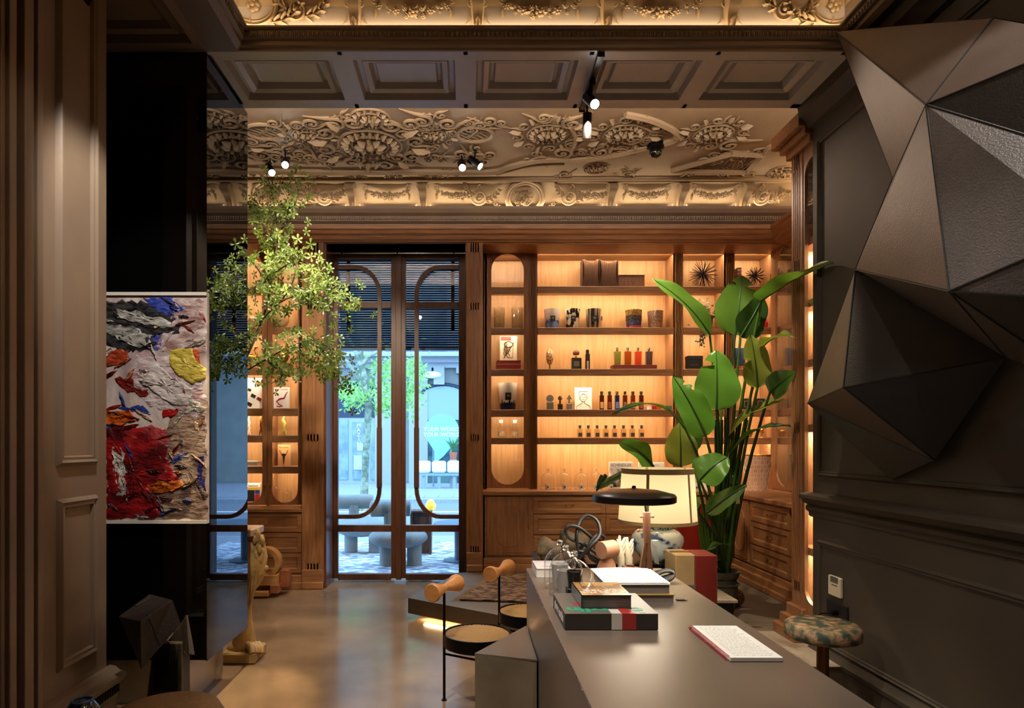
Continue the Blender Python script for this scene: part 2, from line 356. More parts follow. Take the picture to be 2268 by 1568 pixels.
# ---------------- plaster ornament kit (local plane u,v, n = relief)
def frame(o,u,v,n): 
    M=Matrix.Identity(4)
    for i,a in enumerate((u,v,n)): 
        for k in range(3): M[k][i]=a[k]
    M.translation=o; return M
def scroll(mb,x,y,r,turn=1.5,sg=1,a0=0,th=.18,tail=0,h=.5):
    pts=[];rs=[];n=int(14*turn)+6
    for i in range(n+1):
        t=i/n; a=a0+sg*turn*2*PI*t; q=r*(1-.82*t)
        pts.append((x+q*math.cos(a),y+q*math.sin(a),r*th*h*(1+t))); rs.append(r*th*(1-.45*t))
    if tail:
        p0=Vector(pts[0]); d=(Vector(pts[0])-Vector(pts[1])).normalized(); nn=5
        ex=[p0+d*tail*r*(k/nn)+Vector((math.cos(a0),math.sin(a0),0))*r*.35*(k/nn)**2 for k in range(nn,0,-1)]
        pts=[tuple(e) for e in ex]+pts; rs=[r*th*(1-.75*k/nn) for k in range(nn,0,-1)]+rs
    mb.tube(pts,rs,6)
    mb.sph((x,y,r*.12),(r*.22,r*.22,r*.25),8,5)
def leafo(mb,x,y,a,l,w_,h=.3):
    c,s_=math.cos(a),math.sin(a); P=lambda u,v,z:(x+c*u-s_*v,y+s_*u+c*v,z)
    hh=w_*h*2
    vs=[P(0,0,0),P(l*.3,w_*.5,0),P(l*.42,w_*.3,0),P(l*.65,w_*.42,0),P(l,0,hh*.5),P(l*.65,-w_*.42,0),P(l*.42,-w_*.3,0),P(l*.3,-w_*.5,0),P(l*.3,0,hh),P(l*.65,0,hh)]
    mb.add(vs,[(0,1,8),(1,2,9,8),(2,3,9),(3,4,9),(4,5,9),(5,6,9),(6,7,8,9),(7,0,8)])
def flower(mb,x,y,r,h=.5):
    n=6
    for k in range(n):
        a=2*PI*k/n+R.random()*.4; mb.sph((x+r*.6*math.cos(a),y+r*.6*math.sin(a),r*h*.5),(r*.42,r*.42,r*h*.6),7,4)
    mb.sph((x,y,r*h),(r*.36,r*.36,r*h*.6),7,4)
def ring(mb,x,y,rx,ry,t,n=36,z=0):
    mb.tube([(x+rx*math.cos(2*PI*i/n),y+ry*math.sin(2*PI*i/n),z+t*.3) for i in range(n)],t,6,closed=True)
def rosette(mb,x,y,r,pet=14):
    ring(mb,x,y,r,r,r*.07); ring(mb,x,y,r*.6,r*.6,r*.05,28,r*.05)
    for k in range(pet):
        a=2*PI*k/pet; leafo(mb,x+r*.62*math.cos(a),y+r*.62*math.sin(a),a,r*.34,r*.2,.5)
    for k in range(8):
        a=2*PI*k/8; leafo(mb,x+r*.12*math.cos(a),y+r*.12*math.sin(a),a,r*.42,r*.25,.5)
    mb.sph((x,y,r*.08),(r*.16,r*.16,r*.2),10,6)
def acanth(mb,x,y,a,l,sg=1,n=5):
    for k in range(n):
        t=k/(n-1); b=a+sg*(t*1.1); leafo(mb,x+l*t*math.cos(a+sg*t*.5),y+l*t*math.sin(a+sg*t*.5),b+sg*.7,l*.36*(1.1-t*.5),l*.17,.5)
        leafo(mb,x+l*t*math.cos(a+sg*t*.5),y+l*t*math.sin(a+sg*t*.5),b-sg*.7,l*.3*(1.1-t*.5),l*.14,.5)
    pts=[(x+l*1.1*t*math.cos(a+sg*t*.5),y+l*1.1*t*math.sin(a+sg*t*.5),l*.05) for t in [i/8 for i in range(9)]]
    mb.tube(pts,[l*.05*(1.2-.9*i/8) for i in range(9)],6)
def garland(mb,x,y,wd,dip,r,n=11):
    for k in range(n):
        t=k/(n-1)*2-1; yy=y-dip*(1-t*t); q=r*(1.25-.55*abs(t))*R.uniform(.85,1.15)
        if k%2==0: flower(mb,x+t*wd,yy,q)
        else:
            flower(mb,x+t*wd,yy+q*.6,q*.6); flower(mb,x+t*wd+q*.3,yy-q*.8,q*.55)
        for s_ in (-1,1): leafo(mb,x+t*wd,yy,R.uniform(0,6.28),q*1.5,q*.8,.3)
    for s_ in (-1,1): 
        scroll(mb,x+s_*wd*1.12,y+r*1.2,r*1.1,1.2,s_,PI/2,.2); leafo(mb,x+s_*wd*1.1,y-r*.3,-PI/2,r*2.6,r,.5)
def console(mb,x,y0,y1,wd):
    # bracket hanging, drawn from y1(top) to y0(bottom) in v
    hgt=y1-y0
    prof=[(0,.0),(.12,.35),(.3,.55),(.5,.55),(.7,.75),(.85,1.1),(1,1.15)]
    for s_ in (0,):
        vs=[];fs=[]
        for t,o in prof:
            q=wd*(.42+.45*t); 
            vs+=[(x-q,y0+hgt*t,0),(x-q*.8,y0+hgt*t,wd*1.5*o+.004),(x+q*.8,y0+hgt*t,wd*1.5*o+.004),(x+q,y0+hgt*t,0)]
        for i in range(len(prof)-1):
            for j in range(3): fs.append((i*4+j,i*4+j+1,i*4+5+j,i*4+4+j))
        fs.append(tuple(range((len(prof)-1)*4,len(prof)*4))); mb.add(vs,fs)
    for s_ in (-1,1):
        scroll(mb,x+s_*wd*.75,y1-wd*.5,wd*.5,1.3,s_,PI/2,.25,h=1.5)
        leafo(mb,x+s_*wd*.5,y0+hgt*.5,PI/2+s_*.5,wd*1.2,wd*.5,1)
    leafo(mb,x,y0+hgt*.55,-PI/2,hgt*.55,wd*1.0,1.0)
    for k in range(3): leafo(mb,x+(k-1)*wd*.35,y0+hgt*.2,-PI/2,hgt*.22,wd*.4,1.2)
# far cove / frieze
XA,XB=-3.6,3.7
struct('trim_13',MB().prism([(4.23,3.72),(4.36,3.76),(4.40,3.80),(4.40,3.85),(4.39,3.85),(4.38,3.81),(4.23,3.8)],-3.6,3.7,'x'),paint)  # unseen lip added on the beam for the added uplight strip
cf=cove('ceiling_cove_far',XA,XB,6.80,3.84,6.46,ZC,plaster)
struct('trim_6',MB().prism([(6.8,3.69),(6.66,3.69),(6.655,3.72),(6.62,3.74),(6.62,3.79),(6.58,3.81),(6.56,3.845),(6.56,3.87),(6.8,3.87)],XA,XB,'x'),paint,smooth=20)
e=MB(); x=-3.0
while x<3.2: e.box(x,x+.012,6.605,6.625,3.752,3.782); x+=.024
tag(e.build('dentil_row',paint,bpy.data.objects['trim_6']),kind='stuff')
cl=struct('ceiling',MB().box(-4,4,DE-.02,7.5,ZC,ZC+.15),plaster)
# frieze frame: v runs up the cove's chord
p0=Vector((0,6.775,3.875)); p1=Vector((0,6.56,4.115)); vv=(p1-p0).normalized(); uu=Vector((1,0,0)); nn_=uu.cross(vv); 
if nn_.y>0: nn_=-nn_
FF=frame(p0+nn_*-.012,uu,vv,nn_); CH=(p1-p0).length
DF=6.66
def fx(px): return X(px,DF)
def orn(name,par,M,fn): mb=MB(M); fn(mb); return mb.build(name,plaster,par,smooth=50)
cons=[fx(q) for q in (355,510,779,937,1353,1509,1650,1790)]
for q in cons: orn('console_bracket',cf,FF,lambda m:console(m,q,.005,CH*.97,.06))
for q in (600,1163): 
    def med(m,q=fx(q)):
        ring(m,q,CH*.48,.19,.17,.02,40); ring(m,q,CH*.48,.16,.14,.012,36)
        rosette(m,q,CH*.5,.085,10)
        for k in range(10): flower(m,q+R.uniform(-.1,.1),CH*.42+R.uniform(-.09,.08),.028,.9)
        for s_ in (-1,1): acanth(m,q+s_*.17,.02,PI/2 if 0 else (0 if s_>0 else PI),.16,s_)
    orn('medallion',cf,FF,med)
for q in (430,665,718,1062,1262,1690): orn('scroll_relief',cf,FF,lambda m,q=fx(q):(scroll(m,q,CH*.5,.085,1.8,1,PI,.14,2.0,.6),rosette(m,q,CH*.5,.04,8),acanth(m,q+.06,CH*.4,.1,.17,1),acanth(m,q-.06,CH*.55,PI-.4,.15,-1)))
for q in (725,858,1015,1312,1430,1581,1730): orn('flower_garland',cf,FF,lambda m,q=fx(q):garland(m,q,CH*.68,.2,.05,.032,13))
# panel edge mouldings in the frieze
mb=MB(FF)
cs=sorted(cons)
for a,b in zip(cs[:-1],cs[1:]):
    mb.tube([(a+.07,.10,.012),(a+.075,.075,.012),(a+.1,.058,.012),(b-.1,.058,.012),(b-.075,.075,.012),(b-.07,.10,.012)],.008,6)
mb.tube([(XA,CH*.99,.0),(XB,CH*.99,.0)],.016,6)
mb.build('frieze_moulding',plaster,cf,smooth=60)
# near cove ornaments
q0=Vector((0,DN+.028,ZS+.085)); q1=Vector((0,DN-.03,4.0)); vv=(q1-q0).normalized(); n2=Vector((1,0,0)).cross(vv)
if n2.y>0: n2=-n2
FN=frame(q0-n2*-.002,Vector((1,0,0)),vv,n2)
DQ=3.6
for px in (785,1058,1345,1619): orn('console_bracket',cn,FN,lambda m:console(m,X(px,DQ),.008,.2,.05))
for px in (915,1197,1465): orn('flower_garland',cn,FN,lambda m:garland(m,X(px,DQ),.165,.19,.03,.024,9))
for px in (655,1740): orn('scroll_relief',cn,FN,lambda m,q=X(px,DQ):(scroll(m,q,.15,.06,1.8,1,PI,.12,2.0),rosette(m,q,.15,.03,8),acanth(m,q+.05,.11,.1,.16,1),acanth(m,q-.05,.15,PI-.4,.16,-1)))
for px,s_ in ((560,1),(1850,-1)): orn('corner_cartouche',cn,FN,lambda m,q=X(px,DQ),s_=s_:(ring(m,q,.17,.13,.1,.012),ring(m,q,.17,.11,.08,.007),acanth(m,q+.1*s_,.08,0 if s_>0 else PI,.18,s_),scroll(m,q-.1*s_,.06,.04,1.4,s_,0,.2),flower(m,q,.17,.04),flower(m,q-.08*s_,.03,.02)))
mb=MB(FN); cs=[XL+.02]+[X(p,DQ) for p in (785,1058,1345,1619)]+[XRT-.02]
for a,b in zip(cs[:-1],cs[1:]): mb.tube([(a+.045,.11,.006),(a+.05,.085,.006),(a+.07,.07,.006),(b-.07,.07,.006),(b-.05,.085,.006),(b-.045,.11,.006)],.005,6)
mb.build('frieze_moulding',plaster,cn,smooth=60)
# ceiling relief of the front room, seen from below: plane z=ZC, relief downwards
FC=frame(Vector((0,0,ZC)),Vector((1,0,0)),Vector((0,-1,0)),Vector((0,0,-1)))
def cp(px,py): g=G(px,py,ZC); return g.x,-g.y
def ro(px,py,r,pet=14,ex=True):
    x,y=cp(px,py)
    def fn(m):
        rosette(m,x,y,r,pet)
        if ex:
            ring(m,x,y,r*1.25,r*1.25,r*.04)
            for k in range(8):
                a=2*PI*k/8+.2; sg=1 if k%2 else -1
                scroll(m,x+r*1.55*math.cos(a),y+r*1.55*math.sin(a),r*.34,1.3,sg,a+PI/2*sg,.22,1.2)
                leafo(m,x+r*1.3*math.cos(a+.39),y+r*1.3*math.sin(a+.39),a+.39,r*.7,r*.3,.4)
    orn('ceiling_rosette',cl,FC,fn)
ro(820,318,.27,22); ro(682,300,.13); ro(953,300,.13); ro(1213,296,.17,18); ro(1383,296,.17,18); ro(1580,296,.16,18); ro(482,318,.2)
ro(1320,372,.12,12,False); ro(1735,380,.14,12,False); ro(820,262,.16,14,False)
def sc_cl(px,py,s,sg,a):
    x,y=cp(px,py)
    orn('scroll_relief',cl,FC,lambda m:(scroll(m,x,y,.10*s,1.5,sg,a,.2,2.2,.6),scroll(m,x-.17*s*math.cos(a-sg),y-.17*s*math.sin(a-sg),.075*s,1.6,-sg,a+1,.2,2.0),acanth(m,x+.1*s*math.cos(a),y+.1*s*math.sin(a),a+sg*1.2,.15*s,sg,4),scroll(m,x+.2*s*math.cos(a+sg),y+.2*s*math.sin(a+sg),.06*s,1.2,-sg,a,.22,1.0)))
for k in range(40):
    px=470+R.random()*1010 if k<36 else 1480+R.random()*240; py=R.uniform(256,352)
    if k<14: px=820+(-1)**k*(60+k*14); py=[345,338,270][k%3]
    sc_cl(px,py,R.uniform(.6,.95),R.choice((-1,1)),R.uniform(0,6.28))
for px in (640,700,790,870,960,1010,560,1250,1390,1530,1600,1660): sc_cl(px,384,.55,R.choice((-1,1)),R.choice((0,PI)))
# lattice cartouches
for (px,py,w_,h_) in ((587,290,.16,.13),(1052,296,.15,.13)):
    x,y=cp(px,py); mb=MB(FC); ring(mb,x,y,w_,h_,.018)
    for k in range(-5,6):
        for s_ in (-1,1):
            o=k*.055; t=math.sqrt(max(0,1-(o/w_/1.15)**2))*w_*.72
            if t>.02: mb.tube([(x+o*.7-t*.7,y+s_*(-t*.7)+o*.5,.006),(x+o*.7+t*.7,y+s_*(t*.7)+o*.5,.006)],.005,4)
    mb.build('lattice_cartouche',plaster,cl,smooth=50)
# lattice panel at right
c4=[cp(*q) for q in ((1487,372),(1620,335),(1690,338),(1655,376))]
mb=MB(FC)
for i in range(4):
    a,b=c4[i],c4[(i+1)%4]; mb.tube([(a[0],a[1],.02),(b[0],b[1],.02)],.03,4)
def bl(u,v): 
    p=[(c4[0][k]*(1-u)+c4[3][k]*u)*(1-v)+(c4[1][k]*(1-u)+c4[2][k]*u)*v for k in (0,1)]; return (p[0],p[1],.006)
for k in range(1,14):
    mb.tube([bl(k/14,0),bl(max(0,k/14-.5),1)] ,.006,4); mb.tube([bl(k/14,0),bl(min(1,k/14+.5),1)],.006,4)
mb.build('lattice_panel',plaster,cl,smooth=50)
# curved mouldings on the ceiling
def cm(pts,r=.035):
    P=[cp(*q) for q in pts]; mb=MB(FC); out=[]
    for i in range(len(P)-1):
        for k in range(6):
            t=k/6; p=[P[max(i-1,0)],P[i],P[i+1],P[min(i+2,len(P)-1)]]
            q=[.5*((2*p[1][j])+(-p[0][j]+p[2][j])*t+(2*p[0][j]-5*p[1][j]+4*p[2][j]-p[3][j])*t*t+(-p[0][j]+3*p[1][j]-3*p[2][j]+p[3][j])*t**3) for j in (0,1)]
            out.append((q[0],q[1],.01))
    out.append((P[-1][0],P[-1][1],.01))
    mb.tube(out,r,6); mb.tube([(a,b,.03) for a,b,c in out],r*.45,6); mb.build('ceiling_moulding',plaster,cl,smooth=40)
cm([(470,372),(700,378),(900,377),(1080,378),(1130,366),(1190,352),(1260,349)]); cm([(1262,352),(1340,342),(1420,326),(1490,308),(1500,298)])
cm([(1265,330),(1275,310),(1272,292),(1262,275)],.02); cm([(1385,250),(1440,262),(1490,285),(1508,302)],.03); cm([(470,395),(900,395),(1400,393),(1760,391)],.02)
cm([(1100,380),(1170,362),(1250,357)],.025); cm([(1690,340),(1700,325),(1720,318),(1760,322)],.02); cm([(1500,375),(1580,378),(1660,377)],.02)
# ---------------------------------------------------------------- black glass pier on the left
T=lambda L: Matrix.Translation(-Vector(L))
L=(-2.1,3.95,0)
bx=thing('glass_pier','black glass clad pier left of the archway, mirror on its inner side','pier',L)
MB(T(L)).box(-2.75,-1.456,DN+.012,4.285,.30,ZS).build('core',blackm,bx)
MB(T(L)).box(-2.75,-1.443,DN,DN+.012,.297,ZS-.004).build('front_glass',blackglass,bx)
tag(MB(T(L)).box(-1.456,-1.443,DN+.013,4.29,.29,ZS-.004).build('mirror_panel',darkmirror,bx),'smoked mirror side of the pier')
MB(T(L)).box(-2.75,-1.60,DN+.15,4.28,0,.30).build('marble_plinth',marble,bx)
# painting
L=(-2.0,DN-.02,1.06)
pa=thing('painting','large abstract painting with thick red, white, orange and yellow strokes in a thin white frame','painting',L)
yf=DN-.03
def PP(px,py): return (X(px,yf),Z(py,yf))
x0,z1=PP(228,655); x1,z0=PP(459,1152)
x0=-2.65
canv=pm('canvas_paint','#cbbcb6',.45,col2='#6b4c58',scale=3.2,stretch=(1.6,1,.9),bump=.7,detail=12,contrast=(.45,.75),bscale=14)
MB(T(L)).box(x0,x1,yf,DN-.001,z0,z1).build('canvas',canv,pa)
fm=MB(T(L)).box(x0-.02,x1,yf-.012,DN-.001,z1,z1+.018).box(x0-.02,x1,yf-.012,DN-.001,z0-.018,z0).box(x0-.02,x0,yf-.012,DN-.001,z0,z1)
fm.build('frame',pm('white_frame','#cfc8c0',.3),pa)
def stroke(name,pts,col,col2=None,th=.006,rough=.35,bs=30,rag=.012,sc=14):
    # raised irregular blob of thick paint; pts in photo pixels on the canvas plane
    P=[Vector((*PP(*q),0)) for q in pts]; out=[]
    n=len(P)
    for i in range(n):
        a,b=P[i],P[(i+1)%n]; k=max(2,int((b-a).length/.02))
        for j in range(k):
            q=a.lerp(b,j/k); out.append((q.x+R.uniform(-rag,rag),q.y+R.uniform(-rag,rag)))
    c=sum((Vector(o) for o in out),Vector((0,0)))/len(out)
    m=len(out); yy=yf-.0005
    vs=[(o[0],yy,o[1]) for o in out]; 
    for f,h in ((.93,1),(.8,.75),(.6,1.15),(.4,.7),(.2,1.1)):
        vs+=[(c.x+(o[0]-c.x)*f,yy-th*h*R.uniform(.35,1.3),c.y+(o[1]-c.y)*f) for o in out]
    vs.append((c.x,yy-th,c.y)); fs=[]
    for l in range(5):
        for i in range(m): fs.append((l*m+i,l*m+(i+1)%m,(l+1)*m+(i+1)%m,(l+1)*m+i))
    for i in range(m): fs.append((5*m+i,5*m+(i+1)%m,6*m))
    mt_=pm('impasto_'+name,col,rough,col2=col2 or col,scale=sc,stretch=(1,1,2.2),bump=.9,bscale=bs,contrast=(.4,.6),detail=8)
    MB(T(L)).add(vs,fs).build('paint_stroke',mt_,pa,smooth=80)
stroke('pinkw',[(300,780),(380,790),(440,830),(458,880),(440,930),(330,900),(290,840)],'#cfc3c2','#a98b90',.004,sc=9)
stroke('pale',[(380,660),(456,665),(457,780),(400,790),(340,770),(370,720)],'#c5b4ae','#8d6a66',.003,sc=12)
stroke('lowpale',[(350,980),(400,900),(457,890),(458,1150),(360,1150),(340,1060)],'#a88f7d','#6d5448',.003,sc=8)
stroke('black1',[(230,665),(320,668),(410,700),(400,738),(340,745),(345,775),(280,780),(230,765)],'#141214','#3a383a',.004,sc=20)
stroke('blue',[(318,662),(370,658),(408,682),(385,704),(345,690)],'#152a86','#3b4a9a',.004)
stroke('white1',[(258,684),(320,694),(378,712),(372,727),(300,716),(262,703)],'#b9b6b0','#87857f',.008)
stroke('white2',[(230,716),(290,722),(340,745),(338,770),(290,765),(230,738)],'#a9a7a2','#6d6b68',.008)
stroke('blue2',[(335,745),(360,740),(365,775),(335,780)],'#2b2d80','#5b589a',.003)
stroke('rust',[(232,775),(285,778),(288,805),(258,814),(232,812)],'#a2401f','#7a2c1a',.006)
stroke('yellow',[(374,775),(425,770),(436,800),(458,815),(454,840),(428,852),(395,835),(378,810)],'#cdb851','#b8a23e',.012,rag=.006)
stroke('orange_edge',[(424,772),(436,775),(444,806),(436,800)],'#c4501c',None,.008)
stroke('maroon',[(250,835),(295,838),(300,860),(330,870),(325,880),(285,868)],'#7a1a18','#55120f',.005)
stroke('white3',[(305,845),(345,805),(375,830),(430,860),(420,900),(380,895),(340,870)],'#d5cbc8','#b5a9a6',.011,rag=.01)
stroke('orange1',[(232,910),(290,908),(302,930),(270,944),(232,938)],'#d0651c','#b04a14',.010,rag=.006)
stroke('red_star',[(360,912),(405,905),(390,920),(365,924)],'#a5181a',None,.005)
stroke('blue3',[(265,903),(320,900),(335,915),(300,912)],'#2a3a86',None,.003)
stroke('redbig',[(233,940),(320,945),(370,990),(372,1010),(398,1060),(345,1090),(355,1150),(235,1150)],'#9e1b20','#4a0f12',.010,sc=8,bs=22)
stroke('coral',[(320,942),(370,950),(375,1000),(340,975)],'#c04a48','#a03a3c',.004)
stroke('whitebar',[(252,990),(272,985),(280,1040),(284,1090),(288,1115),(262,1095),(252,1050)],'#d8d4cc','#8b867c',.012)
stroke('orange2',[(322,1075),(345,1060),(400,1062),(408,1072),(385,1088),(335,1093)],'#c9691f','#a84f16',.010,rag=.006)
stroke('dark_low',[(350,1098),(388,1100),(372,1115),(355,1118)],'#4a1a1c',None,.006)
stroke('navy',[(438,1015),(450,1010),(446,1050),(458,1095),(446,1090),(433,1060)],'#1d1f5c','#30306a',.004)
stroke('greygreen',[(415,880),(456,900),(450,910),(410,915)],'#8d8a80','#b0aaa0',.008)
pal=[('#cfc0bc','#a99a98'),('#9e1b20','#6a1216'),('#2a3a86','#4a5aa0'),('#d8d2ca','#b0aaa4'),('#7a3028','#4a1a18'),('#b8785a','#946048'),('#3a3034','#6a5c60'),('#c9a98a','#a88a70')]
for k in range(70):
    cx_,cy_=R.uniform(236,452),R.uniform(665,1145)
    if cx_<370 and (cy_>940 and R.random()<.6): c_=pal[R.choice((1,4,4))]
    else: c_=R.choice(pal)
    if 665<cy_<775 and cx_<345: c_=pal[R.choice((3,6))]
    a_=R.choice((-.5,-.3,.2,.6,1.2,2.2)); l_=R.uniform(9,30); w2=R.uniform(1.5,5); ca,sa=math.cos(a_),math.sin(a_)
    q_=[(-l_,0),(-l_*.4,-w2),(l_*.5,-w2*.8),(l_,0),(l_*.4,w2),(-l_*.5,w2*.9)]
    P_=[(min(457,max(230,cx_+u*ca-v*sa)),min(1150,max(658,cy_+u*sa+v*ca))) for u,v in q_]
    stroke('s'+c_[0],P_,c_[0],c_[1],R.uniform(.004,.013),rag=.002)
stroke('redarc',[(433,680),(455,705),(457,715),(440,695)],'#9a2020',None,.004,rag=.003)
# ---------------------------------------------------------------- left panelled wall by the camera
XWL=-1.75
wl=struct('wall_left',MB().box(XWL-.15,XWL,2.37,3.17,0,4.2).box(XWL-.15,XWL,-2.6,1.5,0,4.2).box(XWL-.15,XWL,1.5,2.37,3.4,4.2).box(XWL-.15,XWL,1.5,2.37,0,.36),paint)
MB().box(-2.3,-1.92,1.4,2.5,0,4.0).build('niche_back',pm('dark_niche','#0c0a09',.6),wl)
struct('wall_far_left',MB().box(-3.6,-3.5,-2.6,4.29,0,4.4).box(-3.5,-2.75,4.2,4.29,0,4.4),paintd)
def dl(px): return F*1.75/(CX-px)
panel_frame(dl(124),dl(212),Z(1491,2.79),Z(1094,3.1)+0,'panel_moulding',XWL,1,.045,.022,paint,wl)
panel_frame(dl(122),dl(212),Z(1029,3.05),3.6,'panel_moulding',XWL,1,.045,.022,paint,wl)
# door casing: fluted mouldings running up and mitred at the bottom
cas=MB(); 
for a,b,o in ((2.37,2.40,.02),(2.405,2.43,.035),(2.43,2.47,.05),(2.475,2.50,.03),(2.505,2.56,.055),(2.57,2.60,.025),(2.605,2.64,.04),(2.65,2.67,.02)):
    # jamb upright plus sill, one mitred pair of lengths per moulding
    dz=b-a; k=a-2.37; zb=.36+.0-k
    cas.hexa([(XWL,a,zb),(XWL+o,a,zb),(XWL+o,b,zb-dz),(XWL,b,zb-dz),(XWL,a,4.0),(XWL+o,a,4.0),(XWL+o,b,4.0),(XWL,b,4.0)])
    cas.hexa([(XWL,a,zb),(XWL+o,a,zb),(XWL+o,b,zb-dz),(XWL,b,zb-dz),(XWL,1.4,zb),(XWL+o,1.4,zb),(XWL+o,1.4,zb-dz),(XWL,1.4,zb-dz)])
tag(cas.build('trim_7',paint,bevel=.004),kind='structure')
bs_=[(0,.0),(.035,0),(.035,.26),(.045,.28),(.04,.33),(.07,.345),(.085,.37),(.085,.385),(.05,.39),(.03,.41),(0,.415)]
bl_=rail_x(MB(),XWL,bs_,2.66,3.2,1).build('baseboard_left',paint,smooth=20); bl_['kind']='structure'
e=MB()
y=2.67
while y<3.18: e.box(XWL+.04,XWL+.055,y,y+.011,.29,.325); y+=.022
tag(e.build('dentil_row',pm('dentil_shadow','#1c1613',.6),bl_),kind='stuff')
# ---------------------------------------------------------------- entablature and pilasters
def cprof(x0,x1,prof,name,parent=None,mat=woodh):
    mb=MB().prism(prof,x0,x1,'x'); return mb.build(name,mat,parent,smooth=20)
cor=[(7.35,3.69),(6.60,3.69),(6.60,3.655),(6.62,3.65),(6.63,3.62),(6.66,3.605),(6.67,3.57),(6.69,3.565),(6.70,3.55),(7.35,3.55)]
en=cprof(-3.6,3.3,cor,'trim_8'); en['kind']='structure'
cprof(DX2,3.3,[(7.04,3.552),(6.715,3.552),(6.72,3.535),(7.04,3.53),(7.045,3.55)],'fascia_board',en)
cprof(-3.6,DX,[(7.04,3.552),(6.715,3.552),(6.72,3.535),(7.04,3.53),(7.045,3.55)],'fascia_board',en)
def fluted(mb,x0,x1,yf_,z0,z1,n,d=.008,brk=()):
    w_=(x1-x0); m=w_*.18; fw=(w_-2*m)/(2*n-1)
    mb.box(x0,x1,yf_+d,yf_+.03,z0,z1); mb.box(x0,x0+m,yf_,yf_+d,z0,z1); mb.box(x1-m,x1,yf_,yf_+d,z0,z1)
    for i in range(n-1): a=x0+m+fw*(2*i+1); mb.box(a,a+fw,yf_,yf_+d,z0,z1)
    zz=[z0+.0,z0+.06]; mb.box(x0+m,x1-m,yf_,yf_+d,z0,z0+.06); mb.box(x0+m,x1-m,yf_,yf_+d,z1-.1,z1)
    for b in brk: mb.box(x0+m,x1-m,yf_,yf_+d,b-.035,b+.035)
def pilaster(x0,x1,zb,label):
    L=((x0+x1)/2,7.0,zb)
    p=thing('fluted_pilaster',label,'pilaster',L,group=None)
    MB(T(L)).box(x0,x1,DP+.03,7.29,zb,3.55).build('core',woodv,p)
    mb=MB(T(L)); fluted(mb,x0,x1,DP,zb+.2,3.55,5,.008,(1.55,2.9)); mb.build('fluted_face',woodv,p)
    MB(T(L)).bbox(x0-.0,x1+.0,DP-.02,DP+.05,zb,zb+.2,.008).bbox(x0,x1,DP-.035,DP+.05,zb,zb+.075,.008).build('base_block',woodh,p)
    return p
pilaster(-1.70,DX,0,'fluted oak pilaster left of the glass door')
pilaster(DX2,.155,ZP,'fluted oak pilaster right of the glass door')
# ---------------------------------------------------------------- cabinets
LEDS=[]
def stadium(c0,c1,z0,z1,n=14):
    r=(c1-c0)/2; cx=(c0+c1)/2; out=[]
    for i in range(n+1): a=PI*i/n; out.append((cx+r*math.cos(a),z1-r+r*math.sin(a)))
    for i in range(n+1): a=PI+PI*i/n; out.append((cx+r*math.cos(a),z0+r+r*math.sin(a)))
    return out
def arch_frame(mb,X0,X1,Z0,Z1,c0,c1,z0,z1,ya,yb):
    st=stadium(c0,c1,z0,z1); cx,cz=(X0+X1)/2,(Z0+Z1)/2
    # outer partner: clamp horizontally for the straight sides, radially around the arcs
    out=[]
    for (x,z) in st:
        r=(c1-c0)/2
        if z>z1-r-1e-6: a=math.atan2(z-(z1-r),x-cx); tx=1e9 if abs(math.cos(a))<1e-6 else ((X1-cx) if math.cos(a)>0 else (cx-X0))/abs(math.cos(a)); tz=1e9 if abs(math.sin(a))<1e-6 else (Z1-(z1-r))/abs(math.sin(a)); t=min(tx,tz); out.append((cx+t*math.cos(a),z1-r+t*math.sin(a)))
        else: a=math.atan2(z-(z0+r),x-cx); tx=1e9 if abs(math.cos(a))<1e-6 else ((X1-cx) if math.cos(a)>0 else (cx-X0))/abs(math.cos(a)); tz=1e9 if abs(math.sin(a))<1e-6 else ((z0+r)-Z0)/abs(math.sin(a)); t=min(tx,tz); out.append((cx+t*math.cos(a),z0+r+t*math.sin(a)))
    n=len(st); vs=[]
    for y in (ya,yb): vs+=[(x,y,z) for x,z in st]+[(x,y,z) for x,z in out]
    fs=[]
    for i in range(n):
        j=(i+1)%n
        fs+=[(i,j,n+j,n+i),(2*n+i,3*n+i,3*n+j,2*n+j),(i,2*n+i,2*n+j,j),(n+i,n+j,3*n+j,3*n+i)]
    mb.add(vs,fs)
    # fill the four corners (radial cut leaves small triangles)
    for cxn,czn,arc in ((X1,Z1,0),(X0,Z1,1),(X0,Z0,2),(X1,Z0,3)):
        best=[o for o in out]
        a=[o for o in out if abs(o[0]-cxn)<1e-5 and abs(o[1]-czn)<(Z1-Z0)*.3]; b=[o for o in out if abs(o[1]-czn)<1e-5 and abs(o[0]-cxn)<(X1-X0)]
        if a and b:
            p=min(a,key=lambda o:abs(o[1]-czn)); q=min(b,key=lambda o:abs(o[0]-cxn))
            mb.prism([(cxn,czn),p,q],ya,yb,'y')
SH=[(634,649),(725,740),(817,832),(907,923),(969,984)]
def zz(y): return Z(y,DU)
shelfz=[(zz(a),zz(b)) for a,b in SH]
ledm=pm('led_diffuser',(1,.62,.3),.5,emit=6)
def led(M,x0,x1,y,z,power):
    p=M@Vector(((x0+x1)/2,y,z)); l=area('shelf_led',p,(0,0,0),max(.05,x1-x0-.03),.02,power,WARM)
    l.matrix_world=Matrix.Translation(p)@M.to_3x3().to_4x4()@Matrix.Rotation(math.radians(32),4,'X')
